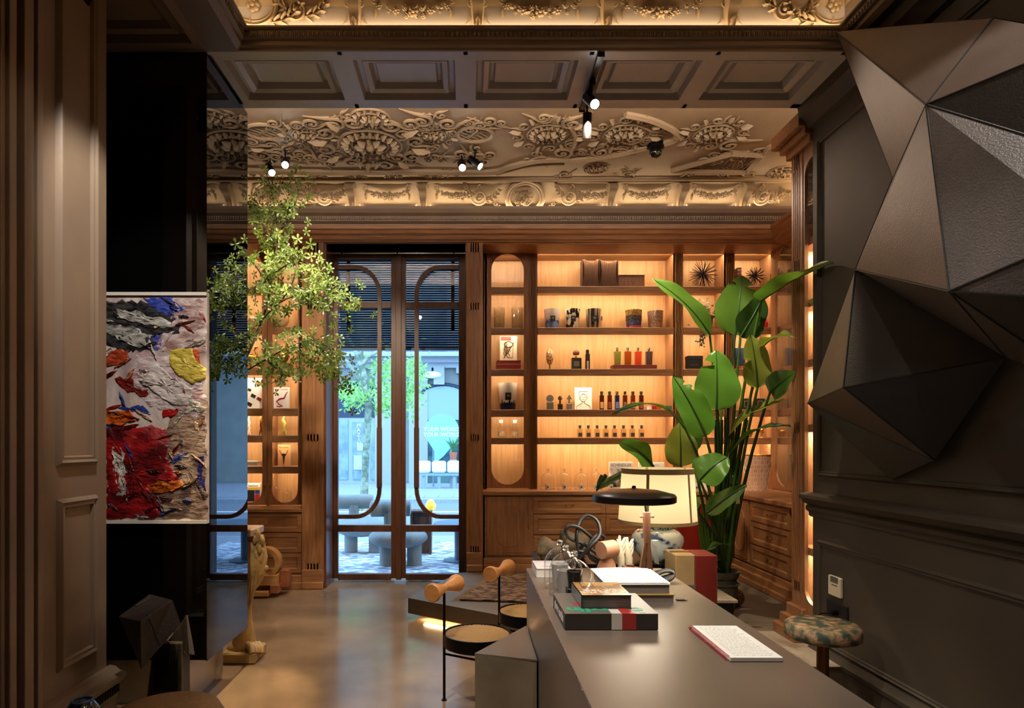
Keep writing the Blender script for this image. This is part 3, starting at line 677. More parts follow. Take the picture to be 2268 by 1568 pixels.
def bay(root,TM,M,x0,x1,y0,y1,z0,z1,shelves,ledw=9,back=woodback):
    """open bay: back, side linings, shelves with lips, LED strips"""
    MB(TM).box(x0-.01,x1+.01,y1,y1+.012,z0,z1).build('back_panel',back,root)
    lv=sorted(shelves,key=lambda s:-s[0])
    for zt,zb in lv:
        MB(TM).box(x0,x1,y0+.03,y1,zt-.03,zt).build('shelf',woodh,root)
        MB(TM).bbox(x0,x1,y0,y0+.03,zb,zt,.003).build('shelf_lip',woodh,root)
    tops=[z1]+[s[0]-.03 for s in lv]; bots=[s[0] for s in lv]+[z0]
    for t,b in zip(tops,bots):
        led(M,x0,x1,y0+.042,t-.006,ledw*.25*(x1-x0)*(.6+.8*(t-b)))
I4=Matrix.Identity(4)
# --- right half of the back wall: upper unit
L=(1.75,7.1,1.0)
ub=thing('wall_shelving','lit oak shelving with open bays above the counter, right of the door','shelving',L)
TM=T(L); YB=7.36
ZT=zz(560)
x=lambda p:X(p,DU)
MB(TM).box(.155,3.6,YB+.012,YB+.03,.98,3.55).build('carcass',woodv,ub)
xs=[(x(1088)-.02,x(1160)+.03),(x(1190),x(1493)),(x(1513),x(1606)),(x(1627),x(1710.5))]
# stiles
def stile(a,b,flu=True):
    mb=MB(TM); 
    if flu: fluted(mb,a+.005,b-.005,DU-.006,1.0,3.53,4,.006,(1.9,2.75)); 
    mb.box(a,b,DU,DU+.03,1.0,3.54); mb.box(a,a+.02,DU,YB,1.0,3.54); mb.box(b-.02,b,DU,YB,1.0,3.54); mb.build('stile',woodv,ub)
stile(.155,x(1078),False); stile(x(1172),x(1190)); stile(x(1493),x(1513)); stile(x(1606),x(1627)); stile(x(1710.5),x(1722),False)
MB(TM).box(.155,x(1722),DU,YB,ZT,3.55).build('top_rail',woodh,ub)
bay(ub,TM,I4,x(1078),x(1172),DU+.03,YB,1.0,3.53,shelfz,7)
for a,b in xs[1:]: bay(ub,TM,I4,a,b,DU,YB,1.0,ZT,shelfz,9)
def arch_door(root,TMl,x0,x1,z0,z1,c0,c1,o0,o1,y,hinge=-1):
    d=MB(TMl); arch_frame(d,x0,x1,z0,z1,c0,c1,o0,o1,y-.022,y)
    dr=d.build('arched_door',woodv,root,smooth=20)
    MB(TMl).box(c0-.01,c1+.01,y-.012,y-.008,o0-.01,o1+.01).build('glass_pane',pane,dr)
    hx=x0+.004 if hinge<0 else x1-.004
    for q in (z0+.25,(z0+z1)/2,z1-.25): MB(TMl).cyl((hx,y-.028,q-.03),(hx,y-.028,q+.03),.006,n=8).build('hinge',gold,dr)
    kx=x1-.03 if hinge<0 else x0+.03
    MB(TMl).cyl((kx,y-.022,z0+.2),(kx,y-.034,z0+.2),.012,n=10).tube([(kx,y-.03,z0+.2),(kx,y-.04,z0+.17),(kx,y-.035,z0+.14)],.005,6).build('key',gold,dr)
    return dr
arch_door(ub,TM,x(1078),x(1172),1.01,3.53,x(1088),x(1160),zz(1073),zz(563),DU)
# counter and base cabinets (right)
L=(1.4,6.9,ZP); TM=T(L)
cb=thing('base_cabinet','oak base cabinet with oval-panelled door and drawers under the back shelving','cabinet',L)
MB(TM).box(.175,2.66,DLW+.02,YB,ZP,.96).build('body',woodh,cb)
MB(TM).bbox(.155,3.3,DLW-.02,YB,.96,1.0,.004).build('worktop',woodh,cb)
MB(TM).bbox(.16,2.64,DLW-.0,DLW+.05,ZP,.31,.006).bbox(.16,2.63,DLW-.03,DLW+.05,ZP,.25,.006).build('plinth',woodh,cb)
def hpull(par,TMl,cx,y,cz,w_=.075):
    h=MB(TMl); h.tube([(cx-w_/2,y,cz),(cx-w_/2,y-.018,cz-.006),(cx-w_*.2,y-.022,cz-.018),(cx+w_*.2,y-.022,cz-.018),(cx+w_/2,y-.018,cz-.006),(cx+w_/2,y,cz)],.004,6); h.box(cx-w_*.62,cx-w_*.38,y-.004,y,cz-.01,cz+.01); h.box(cx+w_*.38,cx+w_*.62,y-.004,y,cz-.01,cz+.01)
    h.build('handle',gold,par,smooth=60)
def drawer(root,TMl,x0,x1,z0,z1,y):
    mb=MB(TMl); 
    st=[(0,0),(.0,-.016),(.04,-.016),(.052,-.006),(.06,-.006)]
    vs=[];fs=[]
    for t,h in st: vs+=[(x0+t,y+h,z0+t),(x1-t,y+h,z0+t),(x1-t,y+h,z1-t),(x0+t,y+h,z1-t)]
    for k in range(4):
        for j in range(4): fs.append((k*4+j,k*4+(j+1)%4,k*4+4+(j+1)%4,k*4+4+j))
    fs.append((16,17,18,19)); mb.add(vs,fs); d=mb.build('drawer_front',woodh,root)
    hpull(d,TMl,(x0+x1)/2,y-.006,(z0+z1)/2); return d
rows=[(.944,.772),(.758,.559),(.545,.34)]
for a,b in ((.677,1.41),(1.42,2.15),(2.16,2.62)):
    for t,b2 in rows: drawer(cb,TM,a,b,b2,t,DLW+.02)
def ovaldoor(root,TMl,x0,x1,z0,z1,y):
    mb=MB(TMl); mb.box(x0,x1,y-.016,y,z0,z1); d=mb.build('door',woodv,root,bevel=.003)
    m=MB(TMl); w_=(x1-x0)*.22; st=stadium(x0+w_,x1-w_,z0+.09,z1-.09); m.tube([(a,y-.018,b) for a,b in st],.006,6,closed=True); m.prism([(a,b) for a,b in st],y-.02,y-.014,'y'); m.build('oval_panel',woodv,d)
    m=MB(TMl); 
    for (a,b,c_,e_) in ((x0+.03,x0+.036,z0+.03,z1-.03),(x1-.036,x1-.03,z0+.03,z1-.03),(x0+.03,x1-.03,z0+.03,z0+.036),(x0+.03,x1-.03,z1-.036,z1-.03)): m.box(a,b,y-.021,y-.015,c_,e_)
    m.build('bead',woodv,d)
    MB(TMl).tube([(x1-.03,y-.016,(z0+z1)/2+.02),(x1-.03,y-.035,(z0+z1)/2+.01),(x1-.03,y-.035,(z0+z1)/2-.02),(x1-.03,y-.016,(z0+z1)/2-.03)],.004,6).build('handle',gold,d)
ovaldoor(cb,TM,.195,.655,.34,.944,DLW+.02)
# --- left half of the back wall
L=(-2.7,7.1,.82); TM=T(L)
ul=thing('glazed_cabinet','oak display cabinet with two arched glass doors left of the entrance','cabinet',L)
MB(TM).box(-3.5,-1.70,YB+.012,YB+.03,.8,3.55).build('carcass',woodv,ul)
shl=[(zz(a),zz(b)) for a,b in ((634,649),(723,739),(813,830),(904,921),(964,980),(1033,1049))]
dx=[(x(488),x(593)),(x(594),x(672))]
bay(ul,TM,I4,x(452),x(592),DU+.03,YB,.83,3.53,shl,7); bay(ul,TM,I4,x(596),x(672),DU+.03,YB,.83,3.53,shl,7)
mb=MB(TM); mb.box(x(590),x(597),DU,YB,.82,3.54); mb.box(x(672),-1.70,DU,YB,.82,3.54); mb.box(x(440),x(452),DU,YB,.82,3.54); mb.build('stile',woodv,ul)
MB(TM).box(-3.5,-1.7,DU,YB,3.53,3.55).build('top_rail',woodh,ul)
arch_door(ul,TM,x(518),x(593),.83,3.53,x(524),x(582),zz(1113),zz(560),DU,-1)
arch_door(ul,TM,x(594),x(672),.83,3.53,x(604),x(661),zz(1113),zz(560),DU,1)
arch_door(ul,TM,x(442),x(517),.83,3.53,x(450),x(508),zz(1113),zz(560),DU,-1)
L=(-2.7,6.9,0); TM=T(L)
lb=thing('base_cabinet','oak base cabinet with three wide drawers left of the entrance','cabinet',L)
MB(TM).box(-3.5,-1.70,DLW+.02,YB,0,.785).build('body',woodh,lb)
MB(TM).bbox(-3.5,-1.70,DLW-.02,YB,.785,.82,.004).build('worktop',woodh,lb)
MB(TM).bbox(-3.5,-1.70,DLW-.01,DLW+.05,0,.14,.006).bbox(-3.5,-1.70,DLW-.04,DLW+.05,0,.07,.006).build('plinth',woodh,lb)
for t,b2 in ((.78,.582),(.568,.37),(.36,.161)):
    drawer(lb,TM,-2.50,-1.71,b2,t,DLW+.02); drawer(lb,TM,-3.4,-2.52,b2,t,DLW+.02)
# --- right side unit facing left
XU=3.28; XC=2.66
L=(XU,6.0,1.0)
Mr=Matrix.Rotation(-PI/2,4,'Z')   # local x -> -world y ; local y -> +world x
ur=thing('glazed_cabinet','oak display cabinet with an arched glass door on the right side wall','cabinet',L)
def MR(mb=None): return Matrix.Translation(-Vector(L))@Matrix.Translation((XU,0,0))@Mr
TM=MR(); Mw=Matrix.Translation((XU,0,0))@Mr
MB(TM).box(-7.05,-4.6,.31,.33,1.0,3.54).build('carcass',woodv,ur)
bay(ur,TM,Mw,-7.0,-6.45,.03,.31,1.0,3.53,shelfz,7); bay(ur,TM,Mw,-6.4,-5.5,.03,.31,1.0,3.53,shelfz,4)
arch_door(ur,TM,-7.04,-6.46,1.01,3.53,-6.93,-6.57,zz(1073),zz(563),0,-1)
MB(TM).box(-6.46,-6.38,-.005,.31,1,3.53).box(-4.75,-4.6,0,.31,1,3.53).box(-7.06,-4.6,0,.31,3.53,3.55).build('stile',woodv,ur)
arch_door(ur,TM,-6.38,-5.85,1.01,3.53,-6.28,-5.95,zz(1073),zz(563),0,1)
L=(XC,5.6,ZP)
cbr=thing('base_cabinet','oak base cabinet with small drawers along the right side wall','cabinet',L)
TM=Matrix.Translation(-Vector(L))@Matrix.Translation((XC,0,0))@Mr
MB(TM).box(-6.69,-4.66,.02,.6,ZP,.96).build('body',woodh,cbr)
MB(TM).bbox(-6.69,-4.66,-.02,.6,.96,1.0,.004).build('worktop',woody,cbr)
MB(TM).bbox(-6.68,-4.66,-.0,.05,ZP,.34,.006).bbox(-6.66,-4.66,-.035,.05,ZP,.29,.006).bbox(-6.62,-4.66,-.06,.05,ZP,.23,.006).build('plinth',woody,cbr)
ovaldoor(cbr,TM,-6.6,-6.22,.36,.944,.02)
for a,b in ((-6.18,-5.42),(-5.38,-4.70)):
    for t,b2 in rows: drawer(cbr,TM,a,b,max(b2,.36),t,.02)
# crown running back along the right side
cr=[(3.6,3.69),(3.05,3.69),(3.05,3.655),(3.07,3.65),(3.08,3.62),(3.11,3.605),(3.12,3.57),(3.14,3.565),(3.15,3.55),(3.28,3.53),(3.6,3.53)]
n=len(cr); t8=MB().add([(p[0],4.5,p[1]) for p in cr]+[(p[0],7.05,p[1]) for p in cr],[tuple(range(n)),tuple(range(2*n-1,n-1,-1))]+[(i,n+i,n+(i+1)%n,(i+1)%n) for i in range(n)]).build('trim_9',woody,smooth=20); t8['kind']='structure'
# --- tall projecting display cabinet beside the archway
L=(2.5,4.4,ZP); TM=T(L); XP=2.24
tc=thing('tall_display_cabinet','narrow tall oak display cabinet with lit glass beside the archway','cabinet',L)
TR=Matrix.Translation(-Vector(L))@Matrix.Translation((XP,0,0))@Mr
mb=MB(TR); fluted(mb,-4.52,-4.375,-.004,.5,3.45,4,.006,(1.6,2.7)); mb.box(-4.52,-4.37,.0,.03,ZP,3.5); mb.build('fluted_stile',woodv,tc)
MB(TM).box(XP+.03,3.2,4.49,4.52,ZP,3.6).build('side_panel',woodv,tc)
MB(TM).box(2.62,2.64,4.24,4.49,ZP,3.6).build('back_panel',woodback,tc)
# arched opening: half arch next to the wall
r=.10; y1=4.354; zt=3.36; zb=.44
arc=[(y1-r+r*math.cos(a),zt-r+r*math.sin(a)) for a in [PI/2*i/10 for i in range(11)]]
MB(TM).prism([(4.37,3.55),(4.37,zt-r)]+arc+[(4.24,zt),(4.24,3.55)],XP,XP+.025,'x').build('arch_head',woodv,tc)
arc=[(y1-r+r*math.cos(a),zb+r-r*math.sin(a)) for a in [PI/2*i/10 for i in range(11)]]
MB(TM).prism([(4.37,ZP),(4.37,zb+r)]+arc+[(4.24,zb),(4.24,ZP)],XP,XP+.025,'x').build('arch_foot',woodv,tc)
MB(TM).box(XP,XP+.025,y1,4.372,zb+r,zt-r).build('door_stile',woodv,tc)
MB(TM).box(XP+.01,XP+.014,4.24,y1+.01,zb-.02,zt+.02).build('glass_pane',pane,tc)
for q in (2.86,2.45,2.05,1.62,1.15,.8): MB(TM).box(XP+.03,2.62,4.24,4.49,q-.05,q).build('shelf',woodh,tc); area('shelf_led',(2.42,4.36,q-.06),(0,math.radians(20),0),.02,.2,1.6,WARM)
area('shelf_led',(2.42,4.36,3.5),(0,0,0),.02,.2,2,WARM)
MB(TM).bbox(XP-.10,3.2,4.30,4.60,ZP,ZP+.08,.006).bbox(XP-.065,3.2,4.32,4.57,ZP,ZP+.15,.006).bbox(XP-.03,3.2,4.33,4.55,ZP,ZP+.22,.006).build('plinth',woodh,tc)
MB(TM).bbox(XP-.03,3.2,4.235,4.55,3.45,3.5,.004).bbox(XP-.06,3.2,4.235,4.58,3.5,3.55,.004).bbox(XP-.10,3.2,4.235,4.62,3.55,3.64,.004).build('crown',woodh,tc)
# ---------------------------------------------------------------- entrance door
def doorleaf(nm,label,xa,xb,ga,gb,bar,side):
    # xa..xb leaf, ga..gb glass, bar: centre of the vertical ring bar, side -1 arcs run to the left stile
    L=((xa+xb)/2,DD,0); TM=T(L)
    dx_=struct(nm,MB(TM).box(xa,ga,DD,DD+.05,.03,3.55).box(gb,xb,DD,DD+.05,.03,3.55).box(ga,gb,DD,DD+.05,3.48,3.55).box(ga,gb,DD,DD+.05,Z(682,DD),Z(668,DD)).box(ga,gb,DD,DD+.05,Z(1178,DD),Z(1163,DD)).box(ga,gb,DD,DD+.05,.01,Z(1271,DD)),doorwood,bevel=.004)
    dx_.location=L
    for a,b in ((Z(668,DD),3.48),(Z(1163,DD),Z(682,DD)),(Z(1271,DD),Z(1178,DD))): MB(TM).box(ga,gb,DD+.02,DD+.026,a,b).build('glass_pane',pane,dx_)
    e=ga if side<0 else gb; rr=.26
    zt,zb=Z(593,DD),Z(1144,DD); pts=[(e,zt),(bar+side*rr,zt)]
    for i in range(1,9): a=PI/2*i/8; pts.append((bar+side*rr-side*rr*math.sin(a),zt-rr*1.15+rr*1.15*math.cos(a)))
    for i in range(0,9): a=PI/2*i/8; pts.append((bar+side*rr-side*rr*math.cos(a),zb+rr*1.15-rr*1.15*math.sin(a)))
    pts.append((e,zb))
    # flat ribbon 0.045 wide, .04 deep
    mb=MB(TM); vs=[];fs=[]; w_=.022
    for i,p in enumerate(pts):
        a=Vector(pts[max(0,i-1)]); b=Vector(pts[min(len(pts)-1,i+1)]); d=(b-a).normalized(); n_=Vector((-d.y,d.x))*w_
        for s_,y in ((1,DD-.03),(1,DD+.01),(-1,DD+.01),(-1,DD-.03)): vs.append((p[0]+n_.x*s_,y,p[1]+n_.y*s_))
    for i in range(len(pts)-1):
        for j in range(4): fs.append((i*4+j,i*4+(j+1)%4,i*4+4+(j+1)%4,i*4+4+j))
    mb.add(vs,fs); mb.build('ring_bar',doorwood,dx_,smooth=30)
    MB(TM).bbox(bar-.027,bar+.027,DD-.045,DD+.0,Z(1080,DD),Z(947,DD),.004).build('grip',pm('brown_leather_grip','#5d3a26',.45),dx_)
    return dx_
dx_=doorleaf('door_1','',X(738,DD),X(881,DD),X(748.5,DD),X(866,DD),X(841,DD),-1)
dx2=doorleaf('door_2','',X(884,DD),X(1031,DD),X(898.5,DD),X(1016,DD),X(923,DD),1)
struct('trim_10',MB().box(X(877,DD),X(889,DD),DD-.03,DD,.02,3.55),doorwood,bevel=.003)
struct('trim_11',MB().box(DX-.0,X(738,DD),DP+.02,DD+.05,0,3.56).box(X(1031,DD),DX2+.0,DP+.02,DD+.05,0,3.56),doorwood)
struct('trim_12',MB().box(DX,DX2,DP+.05,DD+.2,3.55,3.57),pm('lintel_paint','#9aa4b0',.3))
L=(-.74,7.0,3.5)
rb=thing('roller_blind_tube','slim rolled blind tube above the entrance door','blind',L)
MB(T(L)).cyl((X(733,7.02),7.02,3.535),(X(1031,7.02),7.02,3.535),.014,n=10).build('tube',chrome,rb)
for q in (758,880,1005): MB(T(L)).box(X(q,7.02)-.006,X(q,7.02)+.006,7.0,7.05,3.515,3.555).build('bracket',blackm,rb)
# ---------------------------------------------------------------- things on the shelves
DI=7.21
SZ=[s[0] for s in shelfz]+[1.0]     # shelf tops, highest first; counter last
SZL=[s[0] for s in shl]+[.83]
def pos(pa_,pb_,row,dz=0,D=DI,zs=None): 
    z=(zs or SZ)[row]+dz; return (X((pa_+pb_)/2,D),D,z)
def wd_(pa_,pb_,D=DI): return (pb_-pa_)*D/F
def ht(y,row,dz=0,D=DI,zs=None): return Z(y,D)-(zs or SZ)[row]-dz
def vessel(name,label,cat,p,r,h,mat,wall=.006,taper=.8,group=None,lab=None,wax=None):
    t=thing(name,label,cat,p,group=group)
    rb_=r*taper
    MB().lathe([(rb_*.96,0),(rb_,.004),(r,h),(r-wall,h),(rb_-wall,.01),(0.0001,.01)],n=28,cap=False).build('body',mat,t,smooth=40)
    if wax: MB().lathe([(0.0001,h*.8),(r*.92-wall,h*.8)],n=20,cap=False).build('wax',wax,t)
    if lab:
        w2=r*.36; a=math.atan2(w2,r); mb=MB()
        z0_,z1_=h*.5-w2,h*.5+w2
        def fn(u,v): q=-PI/2-a+2*a*u; z=z0_+(z1_-z0_)*v; rr=rb_+(r-rb_)*z/h+.0015; return (rr*math.cos(q),rr*math.sin(q),z)
        mb.grid(fn,4,1); lb_=mb.build('label',lab,t); 
        MB().sph((0,-(rb_+(r-rb_)*.5)-.0015,h*.55),(w2*.4,.001,w2*.45),8,6).build('emblem',pm('label_print','#8a8578',.5),lb_)
    return t
blk=bk
# row 1
def bookblock(p,w,d,h,mat_c,mat_p,name,label,cat='book',group=None,flat=False,spine='left',rz=0):
    t=thing(name,label,cat,p,rz,group); e=.003
    if flat:
        MB().bbox(-w/2,w/2,-d/2,d/2,0,e,.0008).build('back_cover',mat_c,t); MB().bbox(-w/2,w/2,-d/2,d/2,h-e,h,.0008).build('front_cover',mat_c,t); MB().box(-w/2,-w/2+e,-d/2,d/2,e,h-e).build('spine',mat_c,t)
        MB().box(-w/2+e,w/2-.004,-d/2+.004,d/2-.004,e,h-e).build('pages',mat_p,t)
    else:
        MB().bbox(-w/2,w/2,-d/2,-d/2+e,0,h,.0008).build('front_cover',mat_c,t); MB().bbox(-w/2,w/2,d/2-e,d/2,0,h,.0008).build('back_cover',mat_c,t); MB().box(-w/2,-w/2+e,-d/2+e,d/2-e,0,h).build('spine',mat_c,t)
        MB().box(-w/2+e,w/2-.003,-d/2+e,d/2-e,.003,h-.004).build('pages',mat_p,t)
    return t
brownp=pm('brown_paper','#7a5136',.6,col2='#5f3d28',scale=14,stretch=(8,1,.6),bump=.3)
for k,(a,b,y) in enumerate(((1288,1325,578),(1326,1365,580))):
    p=pos(a,b,0); t=thing('open_book',['fanned brown-edged book standing on the top shelf, left of two','fanned brown-edged book standing on the top shelf, right of two'][k],'book',p,group='fanned books')
    w_=wd_(a,b); h=ht(y,0); mb=MB()
    for i in range(14):
        u=i/13; xx=-w_/2+w_*u; q=.012*math.sin(u*5+k); bow=(-1 if u<.5 else 1)*.0
        mb.grid(lambda s,v,xx=xx,u=u:(xx*(1-.18*math.sin(v*PI)*(1 if u>.5 else 1))+.012*v*(1-2*u), -.07+.12*s, h*v*(.95+.05*math.cos(u*PI*2))),1,5)
    mb.build('pages',brownp,t,solid=.005)
    MB().box(-w_/2-.004,-w_/2,-.08,.06,0,h*.985).build('front_cover',pm('dark_brown_cover','#4c3020',.5),t); MB().box(w_/2,w_/2+.004,-.08,.06,0,h*.985).build('back_cover',MATS['dark_brown_cover'],t)
bookblock(pos(1367,1424,0),wd_(1367,1424),.18,ht(613,0),brownp,brownp,'book','thick brown book lying flat beside the fanned books',flat=True)
# row 2 candles
c1=pm('blue_watercolour','#20376e',.25,col2='#7b93c4',scale=16,coat=.5)
cz=pm('black_white_pattern','#0e0d0c',.25,col2='#d9cdb8',scale=22,stretch=(1,1,.5),contrast=(.47,.53),coat=.5,detail=2)
cs_=pm('brown_stripe_glass','#2a2019',.2,col2='#9b8a78',scale=26,stretch=(1,1,.02),contrast=(.42,.58),coat=.5,detail=1)
cmsh=pm('bronze_mesh','#7c5a45',.35,col2='#b39380',scale=90,kind='voronoi',metal=.4)
def splash(name,label,a,b,y,row,body,low,group='scented candles'):
    p=pos(a,b,row); r=wd_(a,b)/2; h=ht(y,row)
    t=vessel(name,label,'candle',p,r,h,body,lab=blk,wax=cream,group=group)
    mb=MB(); n=36; f=.78
    def rr(z): return r*.8+(r*.2)*z/h+.001
    vs=[];fs=[]
    for j in range(n):
        a_=2*PI*j/n; z=h*(.38+.10*R.random()*(1 if j%2 else 2))
        vs+=[(rr(0.005)*math.cos(a_),rr(.005)*math.sin(a_),.005),(rr(z)*math.cos(a_),rr(z)*math.sin(a_),z)]
    for j in range(n): k=(j+1)%n; fs.append((2*j,2*k,2*k+1,2*j+1))
    mb.add(vs,fs).build('splash',low,t,smooth=60); return t
ow=pm('cream_glaze','#d9cfc4',.25,coat=.6,col2='#c5c3cc',scale=5)
splash('candle','white candle glass with blue watercolour base and black label, leftmost on the second shelf',1205,1240,686,1,ow,c1)
vessel('candle','black and white patterned candle glass on the second shelf','candle',pos(1251,1284,1),wd_(1250,1285)/2,ht(686,1),cz,group='scented candles',lab=blk,wax=cream)
vessel('candle','brown and grey striped candle glass on the second shelf','candle',pos(1298,1331,1),wd_(1297,1332)/2,ht(686,1),cs_,group='scented candles',lab=blk,wax=cream)
for a,b,lb_ in ((1254,1281,'square box behind the black and white candle'),(1302,1336,'square box behind the striped candle')):
    p=pos(a,b,1,D=DI+.12); t=thing('gift_box','tan '+lb_,'box',p); MB().bbox(-.07,.07,-.03,.03,0,.165,.003).build('box_body',pm('tan_card','#a77b4e',.6),t); MB().bbox(-.072,.072,-.032,.032,.12,.168,.003).build('lid',pm('dark_card','#3a2c22',.6),t)
p=pos(1386,1421,1); r=wd_(1385,1422)/2; h=ht(688,1)
t=vessel('candle','yellow, black, blue and red beaded candle glass on the second shelf','candle',p,r,h,pm('ochre_beads','#9d7322',.35,col2='#6c4b18',scale=70,kind='voronoi',bump=.6),group='scented candles')
for z0_,z1_,c_ in ((0,.18,'#a3241c'),(.18,.4,'#1e2b5e'),(.4,.7,'#231a14')):
    mb=MB(); f=lambda z:r*.8+r*.2*z+.0015
    mb.lathe([(f(z0_),h*z0_+.003),(f((z0_+z1_)/2)+.001,h*(z0_+z1_)/2),(f(z1_),h*z1_)],n=28,cap=False); mb.build('bead_band',pm('beads'+c_,c_,.35,bump=.7,col2=c_,scale=80,kind='voronoi'),t,smooth=60)
vessel('candle','bronze mesh candle glass, rightmost on the second shelf','candle',pos(1435,1468,1),wd_(1434,1469)/2,ht(690,1),cmsh,group='scented candles')
# row 3
p=pos(1209,1226,2); t=thing('mask_head','small carved mask head on a thin stand, third shelf','figurine',p)
h=ht(773,2); MB().cyl((0,0,0),(0,0,h*.3),.008,n=8).lathe([(.03,0),(.03,.008),(.01,.012)],n=14).build('stand',chrome,t)
MB().lathe([(.0001,h*.25),(.022,h*.3),(.036,h*.45),(.042,h*.65),(.036,h*.85),(.02,h*.97),(.0001,h)],n=20,cap=False).build('head',pm('mask_pattern','#1c1310',.3,col2='#b58f5f',scale=50,kind='voronoi',contrast=(.3,.45),bump=.5),t,smooth=60)
p=pos(1265,1287,2); t=thing('perfume_bottle','square black bottle with a rose-shaped stopper, third shelf','perfume bottle',p)
w_=wd_(1265,1287)/2; h=ht(773,2); MB().bbox(-w_,w_,-w_*.6,w_*.6,0,h*.58,.005).build('bottle_body',pm('smoked_glass','#2b2422',.1,coat=.8),t)
MB().box(-w_*.55,w_*.55,-w_*.6-.0015,-w_*.6,h*.18,h*.42).build('label',pm('grey_label','#4b433d',.5),t)
m=MB(); m.cyl((0,0,h*.58),(0,0,h*.66),.012,n=10)
for k in range(9): a=2*PI*k/9; m.sph((.022*math.cos(a),.022*math.sin(a),h*.82),(.016,.016,.026),7,5)
m.sph((0,0,h*.84),(.022,.022,.03),8,6); m.build('stopper',pm('rose_brown','#6b3a2a',.4),t,smooth=60)
p=pos(1296,1306,2); t=thing('perfume_bottle','slim dark spray bottle beside the rose-stoppered bottle','perfume bottle',p)
w_=wd_(1296,1306)/2; h=ht(775,2); MB().bbox(-w_,w_,-w_,w_,0,h*.8,.004).build('bottle_body',MATS['smoked_glass'],t); MB().cyl((0,0,h*.8),(0,0,h),w_*.75,n=14).build('cap',pm('gunmetal','#4a4541',.25,.9),t); MB().box(-w_*.4,w_*.4,-w_-.001,-w_,h*.05,h*.45).build('label',MATS['label_print'],t)
p=pos(1355,1451,2); rt=.055
t=thing('plinth_box','red display box carrying four bottles, third shelf','box',p); w_=wd_(1355,1451)/2; MB().bbox(-w_,w_,-.07,.07,0,rt,.002).build('box_body',pm('russet_card','#6a2413',.55),t); MB().bbox(-w_,w_,-.071,.071,rt*.86,rt,.001).build('lid',pm('russet_card2','#7c3018',.55),t)
def perfume(label,a,b,y,row,glass,dz=0,capm=None,capf=.2,group=None,lab=None,taper=.86,capw=.36,D=DI,zs=None,cat='perfume bottle'):
    p=pos(a,b,row,dz,D,zs); t=thing('perfume_bottle',label,cat,p,group=group); w_=wd_(a,b,D)/2; h=ht(y,row,dz,D,zs); hb=h*(1-capf)
    q=w_*taper; dpt=.7
    m=MB(); m.hexa([(-q,-q*dpt,0),(q,-q*dpt,0),(q,q*dpt,0),(-q,q*dpt,0),(-w_,-w_*dpt,hb),(w_,-w_*dpt,hb),(w_,w_*dpt,hb),(-w_,w_*dpt,hb)])
    m.build('bottle_body',glass,t,bevel=.003)
    MB().lathe([(w_*capw*.8,hb),(w_*capw*.8,hb+h*capf*.25),(w_*capw,hb+h*capf*.3),(w_*capw,h),(.0001,h)],n=12,cap=False).build('cap',capm or chrome,t,smooth=40)
    if lab: MB().box(-w_*.7,w_*.7,-w_*dpt-.0015,-w_*dpt*.9,hb*.12,hb*.55).build('label',lab,t)
    return t
for cx_,nm,c_ in ((1367,'olive green','#6f6a2b'),(1390,'amber brown','#8a3c12'),(1413,'orange red','#b3381c'),(1437,'dark purple','#4b3436')):
    perfume('%s glass bottle with silver cap on the red box'%nm,cx_-7.5,cx_+7.5,770,2,pm('glass_'+nm,c_,.08,coat=.8,spec=.6),rt,pm('silver_cap','#8f8a84',.2,.9),.22,'bottles on the red box')
# row 4
sil=pm('brushed_silver','#c9c2b6',.25,.9); 
def desk(label,a,b,y,kind,m_):
    p=pos(a,b,3); w_=wd_(a,b)/2; h=ht(y,3); t=thing('desk_ornament',label,'ornament',p)
    MB().bbox(-w_*.95,w_*.95,-w_*.8,w_*.8,0,h*.42,.003).build('base',m_,t)
    m=MB()
    if kind==0: m.cyl((0,-.008,h*.42+w_*1.0),(0,.008,h*.42+w_*1.0),w_*1.02,n=28); m.cyl((0,0,h*.4),(0,0,h*.5),.008,n=8)
    if kind==1: m.cyl((0,0,h*.4),(0,0,h*.75),w_*.35,n=12); m.lathe([(w_*.9,h*.72),(w_*.85,h*.85),(w_*.5,h*.97),(.0001,h)],n=18)
    if kind==2: m.cyl((0,0,h*.4),(0,0,h*.72),w_*.35,n=12); m.prism([(-w_*.95,h*.7),(w_*.95,h*.7),(0,h)],-.012,.012,'y')
    m.build('finial',m_,t,smooth=30)
desk('small silver stand with a round mirror, fourth shelf',1210,1226,866,0,sil)
desk('small dark stand with a mushroom top, fourth shelf',1235,1246,876,1,pm('dark_bronze','#3a2c20',.35,.6))
desk('small silver stand with an arrow top, fourth shelf',1254,1267,874,2,sil)
p=pos(1273,1311,3); t=thing('framed_portrait','white card with a line-drawn head and shoulders, fourth shelf','picture',p,rot=(-.06,0,0)); w_=wd_(1273,1311)/2; h=ht(858,3)
MB().bbox(-w_,w_,-.004,.004,0,h,.001).build('card',white,t)
ink=pm('grey_ink','#6d665e',.6); m=MB()
m.tube([(w_*.35*math.cos(2*PI*i/24),-.006,h*.55+h*.17*math.sin(2*PI*i/24)) for i in range(24)],.0022,5,closed=True)
m.tube([(-w_*.5,-.006,h*.82),(w_*.5,-.006,h*.82),(w_*.45,-.006,h*.5)],.0022,5); m.tube([(-w_*.5,-.006,h*.82),(-w_*.45,-.006,h*.5)],.0022,5)
m.tube([(-w_*.12,-.006,h*.4),(-w_*.2,-.006,h*.3),(-w_*.8,-.006,h*.18),(-w_*.85,-.006,.004)],.0022,5); m.tube([(w_*.12,-.006,h*.4),(w_*.2,-.006,h*.3),(w_*.8,-.006,h*.18),(w_*.85,-.006,.004)],.0022,5)
